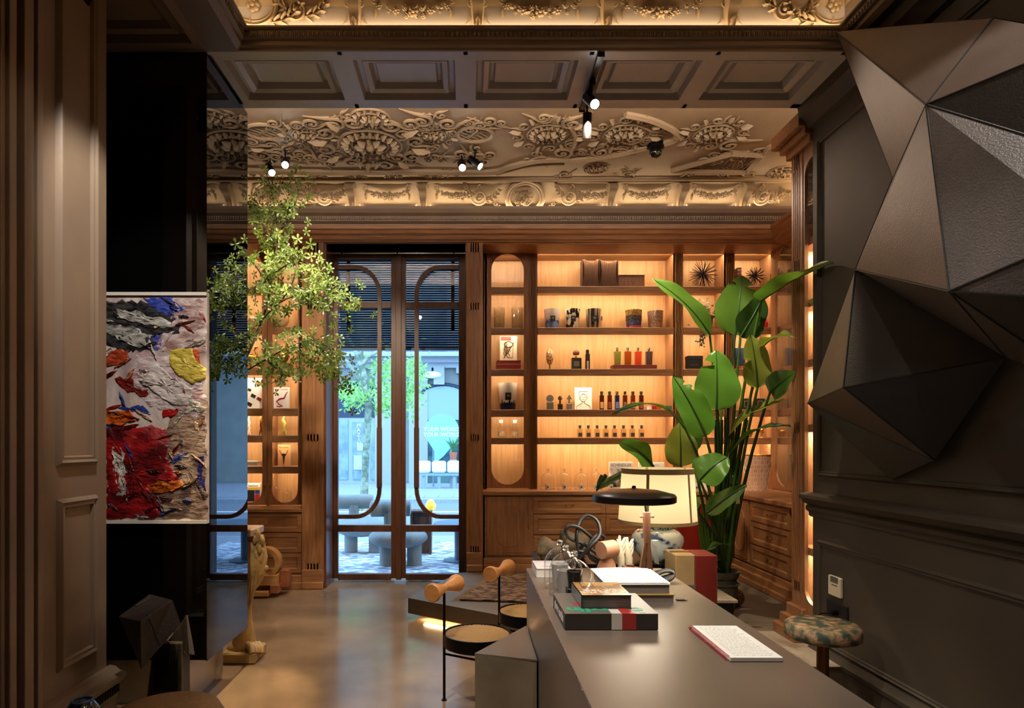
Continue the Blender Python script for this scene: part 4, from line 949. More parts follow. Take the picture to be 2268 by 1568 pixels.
m.sph((-w_*.14,-.006,h*.58),.004,6,4); m.sph((w_*.14,-.006,h*.58),.004,6,4); m.tube([(-w_*.1,-.006,h*.47),(w_*.1,-.006,h*.47)],.002,5); m.build('drawing',ink,t)
cols=[('dark brown','#3a140a','#b88c4a'),('deep red','#4a180c','#6b3a28'),('navy blue','#121c40','#4a6aa8'),('brown with white cap','#4a1c0c','#6a5040'),('reddish brown','#5a2010','#a8684a'),('chestnut','#43170c','#7c4434')]
for i,cx_ in enumerate((1332.5,1350,1366.5,1384,1401.5,1420)):
    nm,c_,l_=cols[i]; perfume('tall slim %s perfume bottle on the fourth shelf'%nm,cx_-4.8,cx_+4.8,867,3,pm('tall_'+nm,c_,.12,coat=.7),0,[blk,blk,gold,chrome,blk,blk][i],.2,'tall bottles on the fourth shelf',pm('lab'+l_,l_,.5),1.0,.72)
t=thing('book','rainbow-coloured book lying flat at the right end of the fourth shelf','book',pos(1433,1492,3)); w_=wd_(1433,1492)/2
rnb=['#a83018','#b8601c','#b8a030','#3f7a48','#2c4c90']; 
for i,c_ in enumerate(rnb): MB().box(-w_+.03+(2*w_-.03)*i/5,-w_+.03+(2*w_-.03)*(i+1)/5,-.08,.08,0,.045).build('cover_band',pm('rb'+c_,c_,.4),t)
MB().box(-w_,-w_+.03,-.078,.078,.004,.04).build('pages',white,t)
# row 5
for i,cx_ in enumerate((1284.5,1303,1322.5,1342,1361,1381,1400.5,1421)):
    perfume('small clear black-labelled bottle on the fifth shelf, %s in its row'%['leftmost','second','third','fourth','fifth','sixth','seventh','rightmost'][i],cx_-5.8,cx_+5.8,942,4,pm('amber_clear','#8f6238',.08,coat=.8,col2='#a87a48',scale=9),0,blk,.28,'row of small bottles on the fifth shelf',blk,1.0,.55)
# row 6 cloches with candles
def cloche(label,p,r,h,group,inner=True,knob=.016):
    t=thing('glass_cloche',label,'cloche',p,group=group)
    pr=[(r,0),(r*1.0,.004)]+[(r,h*.55)]+[(r*math.cos(a),h*.55+(h*.45)*math.sin(a)) for a in [PI/2*i/9 for i in range(1,9)]]+[(knob*.5,h),(knob*.45,h+knob*.6)]
    MB().lathe(pr,n=32,cap=False).build('dome',cglass,t,smooth=60)
    MB().sph((0,0,h+knob*1.4),knob,14,10).build('knob',pm('glass_knob','#e9e6e2',.02,trans=1.0),t,smooth=60)
    MB().tube([(r*math.cos(2*PI*i/32),r*math.sin(2*PI*i/32),.003) for i in range(32)],.003,6,closed=True).build('rim',cglass,t,smooth=60)
    return t
for i,cx_ in enumerate((1213,1250,1287,1320,1353)):
    w_=wd_(0,31)/2; p=(X(cx_,6.98),6.98,1.0); h=Z(1046,6.98)-1.0
    cloche('glass cloche over a small candle on the counter, %s of five'%['leftmost','second','third','fourth','rightmost'][i],p,w_*.93,h,'cloches on the counter')
    vessel('candle','tiny white candle under the %s counter cloche'%['leftmost','second','third','fourth','rightmost'][i],'candle',(p[0],p[1],1.0),.026,.055,ow,group='small candles under cloches',lab=blk)
def standbook(label,a,b,y,row,mc,D=DI,zs=None,th=.03,name='book',group=None,yb=None):
    p=pos(a,b,row,0,D,zs); w_=wd_(a,b,D); h=ht(y,row,0,D,zs)
    return bookblock(p,w_,th,h,mc,white,name,label,group=group),w_,h
def txt(par,body,x_,y_,z_,size,mat,bold=.0): return text('lettering',body,mat,par,MX((x_,y_,z_),PI/2),size,.0004,bold=bold)
t,w_,h=standbook('large white book with dark capital title and grey cover photo standing on the counter',1349,1401,1023,5,white,7.13)
txt(t,'SCHINDLER',0,-.0165,h-.035,.043,bk); MB().box(-w_*.42,w_*.42,-.0168,-.015,h*.05,h*.76).build('cover_photo',pm('bw_photo','#231f1c',.4,col2='#c9c2ba',scale=9,contrast=(.42,.58)),t)
t,w_,h=standbook('white book with grey title standing on the counter, half hidden behind the lamp shade',1414,1470,1024,5,white,7.13)
MB().box(-w_*.3,w_*.3,-.0168,-.015,h-.03,h-.026).box(-w_*.3,w_*.1,-.0168,-.015,h-.045,h-.041).build('title_line',ink,t)
# glazed cabinet of the right half
latg=pm('lattice_glass','#b09468',.15,coat=.8,col2='#8a6c44',scale=30)
for k,(a,b) in enumerate(((1094,1118),(1133,1158))):
    p=pos(a,b,1,D=7.25); r=wd_(a,b,7.25)/2; h=ht(682,1,0,7.25); t=thing('lattice_tumbler','cut-glass lattice tumbler behind the arched door, %s of two'%['left','right'][k],'glass',p,group='lattice tumblers')
    MB().lathe([(r*.9,0),(r,h),(r-.003,h),(r*.87,.006),(.0001,.006)],n=24,cap=False).build('glass_wall',cglass,t,smooth=60)
    m=MB()
    for s_ in (-1,1):
        for j in range(14):
            m.tube([((r*(.9+.1*q)+.001)*math.cos(2*PI*j/14+s_*q*1.6),(r*(.9+.1*q)+.001)*math.sin(2*PI*j/14+s_*q*1.6),h*q) for q in [i/8 for i in range(9)]],.0016,4)
    m.build('lattice',latg,t)
for k in range(2):
    bookblock(pos(1100,1153,2,.0+.055*k,7.25),wd_(1100,1153,7.25),.16,.052,redm,pm('red_edges','#a23a30',.6),'book','red cloth book lying behind the arched door, %s of two'%['lower','upper'][k],flat=True,group='red books')
p=pos(1107,1145,2,.11,7.25); w_=wd_(1107,1145,7.25); t=thing('book','cream book with a scribbled red and black drawing, standing on the red books','book',p); h=ht(745,2,.11,7.25)
MB().bbox(-w_/2,w_/2,-.01,.01,0,h,.001).build('cover',pm('cream_cover','#d8c8a8',.5),t)
m=MB().box(-w_*.45,w_*.15,-.0115,-.0095,h*.82,h*.98); m.build('red_patch',pm('scarlet','#b0382c',.5),t)
m=MB()
for k in range(9): m.tube([(R.uniform(-.3,.3)*w_,-.0115,R.uniform(.05,.8)*h) for _ in range(4)],.002,4)
m.tube([(w_*.25*math.cos(2*PI*i/14),-.0115,h*.66+h*.12*math.sin(2*PI*i/14)) for i in range(14)],.004,4,closed=True); m.build('scribble',pm('ink_red','#4a1510',.5),t)
p=pos(1103,1146,3,D=7.25); 
h=ht(849,3,0,7.25); r=wd_(1102,1147,7.25)/2
t=vessel('candle','large white candle vessel with dark blue splashes and a black label behind the arched door','candle',p,r,h,pm('porcelain','#e6dccb',.2,coat=.6),lab=blk,wax=cream,taper=.72)
m=MB(); vs=[];fs=[]; n=40
f=lambda z:r*.72+r*.28*z/h+.0012
for j in range(n):
    a_=2*PI*j/n; z=h*(.25+.2*R.random()*(j%2)); vs+=[(f(.004)*math.cos(a_),f(.004)*math.sin(a_),.004),(f(z)*math.cos(a_),f(z)*math.sin(a_),z)]
for j in range(n): k=(j+1)%n; fs.append((2*j,2*k,2*k+1,2*j+1))
m.add(vs,fs).build('splash',pm('navy_splash','#14163a',.2,coat=.6),t)
def decanter(label,a,b,y,row,zs=None,D=7.25,group='glass decanters'):
    p=pos(a,b,row,0,D,zs); r=wd_(a,b,D)/2; h=ht(y,row,0,D,zs); t=thing('glass_bottle',label,'bottle',p,group=group)
    MB().lathe([(r*.9,0),(r,.01),(r,h*.5),(r*.45,h*.7),(r*.4,h*.8),(r*.55,h*.82)],n=20,cap=False).build('body',cglass,t,smooth=60)
    MB().lathe([(r*.5,h*.82),(r*.62,h*.88),(r*.6,h),(.0001,h)],n=14,cap=False).build('stopper',pm('frosted','#e8dfd0',.3,coat=.3),t,smooth=40)
    MB().lathe([(r*1.01,h*.1),(r*1.01,h*.35)],n=20,cap=False).build('engraving',pm('etched','#c9b591',.4,col2='#8a7350',scale=60),t)
decanter('small clear stoppered bottle behind the arched door, left of two',1102,1117,930,4); decanter('small clear stoppered bottle behind the arched door, right of two',1133,1148,930,4)
p=pos(1100,1150,5,D=7.25); t=thing('glass_dish','shallow clear glass dish at the bottom of the arched cabinet','dish',p); MB().lathe([(.05,0),(.11,.03),(.108,.032),(.0001,.006)],n=28,cap=False).build('bowl',cglass,t,smooth=60); MB().lathe([(.04,0),(.05,.004),(.0001,.004)],n=20,cap=False).build('foot',cglass,t)
# small bays
def urchin(label,cx_,cy_,r_,row,n):
    z=SZ[row]; r=r_*DI/F; t=thing('spiked_ball',label,'ornament',(X(cx_,DI),DI,z),group='spiked metal balls'); cz_=Z(cy_,DI)-z
    MB().sph((0,0,cz_),r*.16,10,8).build('core',blackm,t)
    for k in range(n):
        a=k*2.399963; y=1-2*(k+.5)/n; q=math.sqrt(1-y*y); d=Vector((q*math.cos(a),q*math.sin(a),y)); rr=r*R.uniform(.85,1.05)
        if d.z*rr+cz_<.004: rr=(cz_-.003)/-d.z
        MB().cyl(d*r*.1+Vector((0,0,cz_)),d*rr+Vector((0,0,cz_)),.0042,.0036,6).build('spike',pm('dark_spike','#2a1610',.4,.3),t)
urchin('large dark spiked ball on the top shelf of the middle bay',1557,607,31,0,64); urchin('small dark spiked ball on the top shelf of the right bay',1672,611,21,0,52)
for k in range(6): bookblock(pos(1627.5,1637.5,0,.038*k),.05,.14,.036,pm('old_brown_cover','#5d3d28',.6),brownp,'book','small brown book, %s from the bottom beside the small spiked ball'%['first','second','third','fourth','fifth','sixth'][k],flat=True,group='stack of small brown books')
# ivy
p=pos(1545,1585,1); t=thing('potted_ivy','dark ivy spilling over the shelf edge in the middle bay','plant',p)
MB().lathe([(.05,0),(.07,.13),(.075,.13),(.075,.15),(.06,.15),(.0001,.13)],n=20,cap=False).build('pot',pm('brown_pot','#4b3a2c',.6),t,smooth=40)
ivm=pm('ivy_leaf','#1e2c14',.45,col2='#2f4220',scale=20)
def ivyleaf(mb,c,s,d):
    n=Vector(d).normalized(); u=n.orthogonal().normalized(); a=R.uniform(0,6.28); u=Matrix.Rotation(a,3,n)@u; v=n.cross(u)
    o=[(0,-.4),(.45,-.5),(.3,-.1),(.6,.2),(.2,.25),(0,.9),(-.2,.25),(-.6,.2),(-.3,-.1),(-.45,-.5)]
    c=Vector(c); mb.add([c+u*x_*s+v*y_*s+n*(.1*s if i in (2,8) else 0) for i,(x_,y_) in enumerate(o)],[(0,1,2),(2,3,4),(4,5,6),(6,7,8),(8,9,0),(0,2,4,6,8)])
proto=None
for k in range(120):
    if k<75: q=Vector((R.gauss(0,.06),R.gauss(-.02,.05),.2+R.gauss(0,.07)))
    else: u=R.random(); q=Vector((-.03-.1*u+R.gauss(0,.03),-.17+R.gauss(0,.015),.10-.32*u+R.gauss(0,.02)))
    mb=MB(); ivyleaf(mb,(0,0,0),R.uniform(.018,.028),(R.uniform(-.5,.5),-1,R.uniform(-.2,.6))); o=mb.build('leaf',ivm,t); o.location=q
m=MB(); 
for k in range(3): m.tube([(0,-.02,.15),(-.02-.02*k,-.12,.16),(-.05-.03*k,-.17,.08),(-.08-.03*k,-.17,-.1-.06*k)],.003,5)
m.build('stem',ivm,t)
p=pos(1683,1707,1); t=thing('red_glass_ball','red faceted glass ball in the right bay','ornament',p); r=12.5*DI/F; MB().sph((0,0,r*.95),r,16,10).build('ball',pm('ruby','#a3101c',.08,coat=1,bump=.6,bscale=80,col2='#c22030',scale=40),t); MB().lathe([(r*.4,0),(r*.3,.006),(.0001,.006)],n=14,cap=False).build('foot',pm('ruby_foot','#5a0a10',.2),t)
p=pos(1521,1553,2); t=thing('black_box','black open-lid box with small grey lettering in the middle bay','box',p); MB().bbox(-.08,.08,-.05,.05,0,.155,.002).build('box_body',bk,t); MB().box(-.06,.03,-.0512,-.0505,.055,.058).build('lettering_line',ink,t); MB().bbox(-.082,.082,-.052,.052,.12,.157,.002).build('lid',bk,t)
for k,c_ in enumerate(('#1a2c5a','#17264e')): 
    t,w_,h=standbook('tall navy book with orange foot behind the plant, %s of two'%['left','right'][k],1628+11*k,1638+11*k,771,2,pm('navy'+c_,c_,.5),group='navy books'); MB().box(-w_*.5,w_*.5,-.0165,-.0155,.005,.05).build('orange_band',pm('orange','#a84a1c',.5),t)
t,w_,h=standbook('thin white and blue book at the right end of the third shelf',1692,1700,771,2,pm('lightblue','#5c9ab8',.5)); MB().box(-w_*.5,0,-.0165,-.0155,.02,h-.02).build('white_panel',white,t)
for k,(a,b) in enumerate(((1641,1664),(1671,1694))):
    p=pos(a,b,3); w_=wd_(a,b)/2; t=thing('small_picture','small black frame with silver inset, %s of two behind the plant'%['left','right'][k],'frame',p,group='black frames'); h=.13
    MB().bbox(-w_,w_,-.01,.01,0,h,.003).build('frame',bk,t); MB().box(-w_*.45,w_*.45,-.012,-.0095,h*.25,h*.8).build('inset',sil,t); MB().box(-w_*.35,w_*.35,-.0135,-.011,h*.3,h*.75).build('picture',bk,t)
p=pos(1645,1667,4); t=thing('gold_sphere','mottled gold sphere on the fifth shelf, behind the plant','ornament',p); MB().sph((0,0,.052),.052,18,12).build('ball',pm('gold_leafed','#c08a3a',.25,.8,col2='#6a4418',scale=30,bump=.4),t,smooth=60); MB().lathe([(.02,0),(.02,.004),(.0001,.004)],n=12,cap=False).build('foot',gold,t)
p=pos(1682,1692,4); t=thing('skull_ornament','small gold skull on a foot on the fifth shelf','ornament',p); MB().sph((0,0,.085),(.022,.026,.024),12,8).box(-.012,.012,-.022,.01,.045,.07).build('skull',pm('dull_gold','#a87c38',.3,.9),t,smooth=50); MB().cyl((0,0,.0),(0,0,.05),.006,n=8).lathe([(.025,0),(.02,.01),(.0001,.01)],n=14,cap=False).build('stand',gold,t)
# counter right: patterned hurricane, books
p=(X(1676,6.85),6.85,1.0); r0,r1=.10,.135; h=Z(1008,6.85)-1.0
t=thing('hurricane_vase','tall pale vase with interlaced octagon pattern on the right counter','vase',p)
MB().lathe([(r0,0),(r1,h),(r1-.006,h),(r0-.006,.01),(.0001,.01)],n=36,cap=False).build('body',pm('peach_glass','#b98d72',.2,coat=.6,col2='#cfa88c',scale=6),t,smooth=60)
m=MB(); pk=pm('pale_rings','#e7d3bd',.4)
for row in range(8):
    z=h*(row+.55)/8.2
    for j in range(12):
        a=2*PI*(j+.5*(row%2))/12; rr=r0+(r1-r0)*z/h+.001
        m.tube([((rr)*math.cos(a+.19*math.cos(2*PI*i/8)),(rr)*math.sin(a+.19*math.cos(2*PI*i/8)),z+.024*math.sin(2*PI*i/8)) for i in range(8)],.0022,4,closed=True)
m.build('pattern',pk,t); MB().tube([(r1*math.cos(2*PI*i/36),r1*math.sin(2*PI*i/36),h) for i in range(36)],.005,6,closed=True).build('rim',gold,t,smooth=60)
for k,(c_,hh,lb_) in enumerate((('#d8d0c8',.05,'white book with black spine letters at the bottom of the stack beside the lamp'),('#d8d4cc',.035,'thin white book in the middle of the stack beside the lamp'),('#3c5c9c',.05,'blue book at the top of the stack beside the lamp'))):
    z=1.0+[0,.05,.085][k]; b=bookblock((X(1550,6.95),6.95,z),.16,.16,hh,pm('bookc'+c_,c_,.5),white,'book',lb_,flat=True,group='book stack on the counter')
    if k==0: MB().box(-.07,-.05,-.0812,-.0795,.012,.038).box(-.035,-.025,-.0812,-.0795,.012,.038).build('spine_mark',brownp,b)
# left cabinets
def goldbird(a,b,y,row,label):
    p=pos(a,b,row,.0,DI,SZL); t=thing('gold_bird',label,'figurine',p,group='gilt birds'); w_=wd_(a,b)/2; h=ht(y,row,0,DI,SZL)
    m=MB(); m.sph((0,0,h*.42),(w_,.05,h*.22),14,10); m.tube([(w_*.7,0,h*.5),(w_*.9,0,h*.65),(w_*.6,0,h*.8),(w_*.75,0,h*.93)],[.022,.014,.012,.014],8); m.sph((w_*.8,0,h*.94),(.022,.015,.015),8,6); m.build('body',gold,t,smooth=60)
    MB().cyl((0,.012,0),(0,.012,h*.25),.006,n=6).cyl((0,-.012,0),(0,-.012,h*.25),.006,n=6).box(-.03,.03,-.03,.03,0,.008).build('leg',gold,t)
goldbird(607,640,757,2,'gilt bird in the right arched cabinet, above the stack of books'); goldbird(540,570,766,2,'gilt bird in the left arched cabinet')
for k,(a,b) in enumerate(((548,575),(606,641))):
    p=pos(a,b,1,0,DI,SZL); r=wd_(a,b)/2*.95; t=thing('glass_globe','round glass globe with a gold foot, %s arched cabinet'%['left','right'][k],'globe',p,group='glass globes'); MB().sph((0,0,r+.02),r,20,14).build('globe',pm('opal_glass','#b98f5a',.15,coat=.7,col2='#d8b888',scale=5),t,smooth=60); MB().lathe([(r*.5,0),(r*.3,.02),(.0001,.02)],n=18,cap=False).build('foot',gold,t)
def lbook(label,a,b,y,row,mc,lines=(),extra=None,D=DI):
    t,w_,h=standbook(label,a,b,y,row,mc,D,SZL)
    for body,dx__,dz_,sz,mt_ in lines: txt(t,body,dx__*w_,-.0165,dz_*h,sz*w_,mt_)
    return t,w_,h
t,w_,h=lbook('white book titled 1000 CHAIRS with a curved red chair on the cover',607,641,858,3,white,[('1000 CHAIRS',0,.9,.15,redm)])
MB().tube([(-w_*.3,-.018,h*.12),(-w_*.1,-.018,h*.1),(w_*.1,-.018,h*.12),(-w_*.15,-.018,h*.22),(-w_*.3,-.018,h*.35),(-w_*.1,-.018,h*.46),(w_*.2,-.018,h*.5),(w_*.28,-.018,h*.65),(w_*.4,-.018,h*.8)],[.004,.006,.007,.007,.008,.01,.009,.006,.003],8).build('chair_picture',pm('crimson','#8a1430',.4),t)
t,w_,h=lbook('white book with scattered small dark objects on the cover, left arched cabinet',541,583,838,3,white)
for (u,v,s_,c_) in ((-.2,.62,.09,'#1a1818'),(.0,.42,.13,'#22201e'),(.3,.32,.12,'#7a1f24'),(-.2,.15,.13,'#20222e'),(.3,.85,.14,'#c98a5c')): MB(MX((u*w_,-.0165,v*h),0,.5)).box(-s_*w_,s_*w_,-.0012,.0012,-s_*w_*.7,s_*w_*.7).build('cover_object',pm('obj'+c_,c_,.5),t)
t,w_,h=lbook('pale peach book with a dark V shape on the cover',616,643,985,5,pm('peach_cover','#c9905c',.5),[('Pussy Book',0,.88,.17,bk)])
MB().tube([(-w_*.35,-.018,h*.75),(-w_*.2,-.018,h*.58),(0,-.018,h*.46),(w_*.2,-.018,h*.58),(w_*.35,-.018,h*.75)],.003,6).tube([(0,-.018,h*.48),(0,-.018,h*.1)],[.012,.003],6).sph((0,-.018,h*.53),(w_*.2,.002,h*.06),10,6).build('cover_picture',bk,t)
for k in range(2): bookblock(pos(607,645,2,-.0,DI,SZL)[:2]+(SZL[2],),wd_(607,645),.15,.05,pm('grey_cover','#4a4038',.6),brownp,'book','grey-brown book lying at the back of the right arched cabinet' if k else 'grey-brown book lying under the gilt bird',flat=True) if k==0 else None
def figure(a,b,y,row,label,mt_):
    p=pos(a,b,row,0,DI,SZL); w_=wd_(a,b)/2; h=ht(y,row,0,DI,SZL); t=thing('figurine',label,'figurine',p,group='twisted figurines')
    m=MB(); m.tube([(-w_*.5,0,0),(-w_*.3,0,h*.2),(w_*.3,0,h*.35),(0,0,h*.5),(w_*.3,0,h*.65),(-w_*.2,0,h*.8),(w_*.1,0,h)],[w_*.25,w_*.4,w_*.45,w_*.5,w_*.6,w_*.5,w_*.2],8); m.tube([(w_*.6,0,0),(w_*.4,0,h*.2),(0,0,h*.35)],[w_*.25,w_*.35,w_*.4],8); m.build('body',mt_,t,smooth=70)
    MB().box(-w_*.9,w_*.9,-.03,.03,0,.006).build('base',gold,t)
figure(620,637,922,4,'yellow-green twisted figurine in the right arched cabinet',pm('yellowgreen','#a89a4a',.35)); figure(547,556,921,4,'pale cream twisted figurine in the left arched cabinet',cream); figure(572,583,921,4,'gold twisted figurine in the left arched cabinet',gold)
t,w_,h=lbook('white book with yellow, black and red blocks on the cover, left arched cabinet',545,578,1070,6,white,[('bauhaus',.0,.88,.2,bk)])
for (a,b,c0_,c1_,c_) in ((-.45,.45,.68,.8,'#c9a020'),(-.45,.1,.1,.66,'#1a1a1a'),(.12,.45,.1,.45,'#b02018'),(.12,.45,.47,.66,'#20408a')): MB().box(a*w_,b*w_,-.017,-.0155,c0_*h,c1_*h).build('cover_block',pm('bh'+c_,c_,.5),t)
for k,(a,b,y) in enumerate(((605,619,1069),(625,648,1082))):
    p=pos(a,b,6,0,DI,SZL); r=wd_(a,b)/2; h=ht(y,6,0,DI,SZL); t=thing('glass_jar','lidded glass jar in the right arched cabinet, %s of two'%['left','right'][k],'jar',p,group='lidded glass jars')
    MB().lathe([(r*.85,0),(r*.9,.01),(r*.9,h*.62)],n=24,cap=False).build('body',cglass,t,smooth=60); MB().lathe([(r,h*.62),(r,h*.68),(r*.5,h*.8),(r*.12,h*.84)],n=24,cap=False).sph((0,0,h*.92),r*.2,10,8).build('lid',cglass,t,smooth=60)
for k in range(3): bookblock((X(560,DI),DI,SZL[5]+.018*k),wd_(548,578),.15,.017,[white,bk,white][k],white,'book','thin book in the flat pile above the bauhaus book, %s'%['bottom','middle','top'][k],flat=True,group='thin flat books')
# inside the tall display cabinet
p=(2.42,4.37,2.05); t=thing('candle','brown and white patterned candle in the tall display cabinet','candle',p); MB().lathe([(.05,0),(.065,.16),(.06,.16),(.0001,.12)],n=22,cap=False).build('body',cz,t,smooth=60); MB().lathe([(.0001,.13),(.058,.13)],n=16,cap=False).build('wax',cream,t)
for q,lb_ in ((1.62,'gold dish on a middle shelf of the tall display cabinet'),(1.15,'clear glass bowl on a lower shelf of the tall display cabinet')):
    t=thing('bowl',lb_,'bowl',(2.42,4.37,q)); MB().lathe([(.03,0),(.07,.05),(.09,.09),(.085,.09),(.03,.012),(.0001,.01)],n=22,cap=False).build('bowl_wall',gold if q>1.5 else cglass,t,smooth=60); MB().lathe([(.035,0),(.03,.012)],n=16,cap=False).build('foot',gold,t)
# ---------------------------------------------------------------- outside
gr=struct('ground_street',MB().box(-40,40,10.6,60,-.25,-.12),pm('asphalt','#6e757e',.8,col2='#7a808a',scale=30))
struct('ground_pavement',MB().box(-40,40,7.25,10.6,-.2,-.005).box(-40,40,17.5,24.5,-.25,-.02),pm('pavement','#878d96',.8,col2='#949aa4',scale=12,kind='noise'))
MB().box(-30,30,15.2,15.4,-.12,-.117).build('road_line',white,gr)
mb=MB()
for i in range(28): mb.box(-6+i*.4,-6+i*.4+.38,18.0,18.8,-.02,-.008)
mb.build('tactile_paving',pm('pale_paver','#8e939a',.8),gr)
FD=24.6
f=lambda px:X(px,FD); g=lambda py:Z(py,FD)
fac=pm('facade_plaster','#7f837f',.8,col2='#747874',scale=2); facl=pm('facade_trim','#94989a',.7); fglass=pm('dark_shop_glass','#2c4350',.08,coat=.5,col2='#4a6a66',scale=1.5,contrast=(.4,.6)); fblue=pm('navy_awning','#16223c',.5)
L=(-2,FD,0); TM=T(L)
bd=thing('street_building','pale stone building across the street with shop windows, arches and balcony','building',L)
MB(TM).box(-18,16,FD,FD+.6,-.1,14).build('wall',fac,bd)
MB(TM).box(-18,16,FD-1.0,FD,g(796),g(787)).box(-18,16,FD-.5,FD,g(806),g(796)).box(-18,16,FD-.25,FD,g(816),g(806)).build('cornice',facl,bd)
MB(TM).box(f(565),f(700),FD-.12,FD,g(1080),g(560)).build('wall_band',facl,bd)
ra=MB(TM); xx=f(700)
while xx<f(1060): ra.box(xx,xx+.03,FD-.95,FD-.92,g(787),g(752)); xx+=.11
ra.box(f(700),f(1060),FD-.97,FD-.9,g(755),g(750)).build('railing',pm('iron_railing','#39496a',.5),bd)
for k in range(3): a=f(735+100*k); MB(TM).box(a,a+.9,FD-.05,FD+.01,g(787),g(600)).build('window',fglass,bd)
for (a,b,y0,y1,t_) in ((745,838,850,925,0),(935,1030,852,930,1),(560,700,850,925,0)):
    n=12; cx_=(f(a)+f(b))/2; rx=(f(b)-f(a))/2; zt=g(y0); zs=g(y0+22)
    poly=[(f(b),g(y1)),(f(b),zs)]+[(cx_+rx*math.cos(PI*i/n),zs+(zt-zs)*math.sin(PI*i/n)) for i in range(1,n)]+[(f(a),zs),(f(a),g(y1))]
    MB(TM).prism(poly,FD-.12,FD+.02,'y').build('arch_awning',fblue if not t_ else pm('pale_awning','#83979a',.5),bd)
    MB(TM).tube([(p[0],FD-.14,p[1]) for p in poly[1:-1]],.06,6).build('arch_edge',fblue,bd)
MB(TM).box(f(935),f(1030),FD-.06,FD+.01,g(1070),g(880)).build('shop_window',fglass,bd)
MB(TM).box(f(745),f(838),FD-.08,FD+.01,g(1078),g(925)).build('shop_front',pm('white_shopfront','#8d9aa2',.5),bd)
MB(TM).box(f(782),f(806),FD-.12,FD-.06,g(1062),g(935)).box(f(822),f(832),FD-.12,FD-.06,g(1062),g(935)).box(f(750),f(772),FD-.12,FD-.06,g(1062),g(930)).build('shop_pane',pm('shop_pane_grey','#7d949c',.2,col2='#5d747c',scale=3),bd)
for i,ch in enumerate('MAZIN'): text('shop_letter',ch,white,bd,TM@MX((f(796),FD-.14,g(943+i*10)),PI/2),.2,.005)
for (a,b,y0,y1) in ((792,806,982,998),(785,803,1008,1040)): MB(TM).box(f(a),f(b),FD-.15,FD-.12,g(y1),g(y0)).build('notice',pm('lilac_notice','#a9a4c4',.6),bd)
for a in (852,927,1040): MB(TM).box(f(a)-.35,f(a)+.35,FD-.15,FD,g(1080),g(816)).box(f(a)-.5,f(a)+.5,FD-.25,FD,g(828),g(816)).build('pilaster',facl,bd)
MB(TM).box(f(973)-.2,f(973)+.2,FD-.3,FD,g(853),g(812)).build('bracket',facl,bd)
MB(TM).sph((f(958),FD-.3,g(832)),(.35,.2,.14),12,6).build('wall_lamp',white,bd)
# outdoor sign
L=(X(979,22.5),22.5,-.02); s_=22.5/F; sg=thing('bubble_sign','pale blue speech-bubble shaped sign with white lettering across the street','sign',L)
cz_=Z(955,22.5)-L[2]; r=38*s_
pts=[(r*math.cos(a),cz_+r*math.sin(a)) for a in [math.radians(d) for d in range(-32,213,8)]]+[(-r*.45,cz_-r*1.15),(-r*.45,cz_-r*1.9),(r*.1,cz_-r*1.45)]
MB().prism(pts,-.02,.02,'y').build('panel',pm('sky_blue_panel','#7cc4d8',.4),sg)
text('lettering','YOUR WORDS.\nYOUR WORLD.',pm('white_letter','#ffffff',.5),sg,MX((.03,-.03,cz_-.03),PI/2),.19,.003)
MB().cyl((-.3,.05,0),(-.3,.05,cz_-r),.03,n=8).cyl((.3,.05,0),(.3,.05,cz_-r),.03,n=8).build('post',pm('steel_post','#6f7c88',.4),sg)
for k in range(3):
    cx_=946+34*k-8; DB=21.5; t=thing('shelter_seat','white tub seat in the row across the street, %s'%['leftmost','middle','rightmost'][k],'seat',(X(cx_,DB),DB,-.02),group='white street seats'); q=15.5*DB/F; zt=Z(1021,DB)+.02; zb=Z(1047,DB)+.02
    MB().bbox(-q,q,0,.3,zb,zt,.05).build('shell',pm('white_plastic','#e4ecf2',.4),t); MB().box(-q*1.1,q*1.1,.05,.25,zb-.1,zb-.02).box(-.05,.05,.1,.2,0,zb-.1).build('frame',pm('grey_steel','#7f9098',.4),t)
for px_,lb_ in ((1004,'potted green plant behind the white street seats'),): 
    t=thing('potted_plant',lb_,'plant',(X(px_,22.0),22.0,-.02)); z0_=Z(1018,22.0)+.02; MB().lathe([(.10,z0_),(.14,z0_+.25),(.0001,z0_+.25)],n=12,cap=False).build('pot',pm('terracotta','#a0583a',.6),t); m=MB()
    for k in range(14): a=R.uniform(0,6.28); m.tube([(0,0,z0_+.25),(.12*math.cos(a),.1*math.sin(a),z0_+.5),(.3*math.cos(a),.2*math.sin(a),z0_+.6+.2*R.random())],[.02,.03,.004],4)
    m.build('foliage',pm('cool_green','#3d6a3c',.5),t); MB().box(-.12,.12,-.1,.1,0,z0_).build('stand',facl,t)
# street tree
TD=15.5; L=(X(806,TD),TD,-.12); tr=thing('street_tree','young mottled street tree with bright leaves beyond the door','tree',L)
def tp(px,py,d=0): w__=W(px,py,TD+d); return w__-Vector(L)
bark=pm('mottled_bark','#5b6654',.8,col2='#8b9680',scale=9,contrast=(.4,.6),bump=.4)
m=MB(); m.tube([tp(805,1132),tp(806,1108),tp(809,1040),tp(813,960),tp(817,900),tp(812,870),tp(803,820),tp(797,800)],[.11,.1,.085,.08,.09,.1,.075,.07],10); m.build('trunk',bark,tr,smooth=60)
for b in ([(812,880),(796,845),(779,815),(764,795),(750,770)],[(799,805),(788,780),(778,760),(765,735)],[(800,812),(815,790),(838,778),(870,760)],[(803,812),(800,780),(806,750)]): m=MB(); m.tube([tp(*q) for q in b],[.06,.05,.045,.035,.02][:len(b)],8); m.build('branch',bark,tr,smooth=60)
lg=pm('street_leaf','#5f9a3c',.5,col2='#86b85a',scale=2,emit=0)
m=MB()
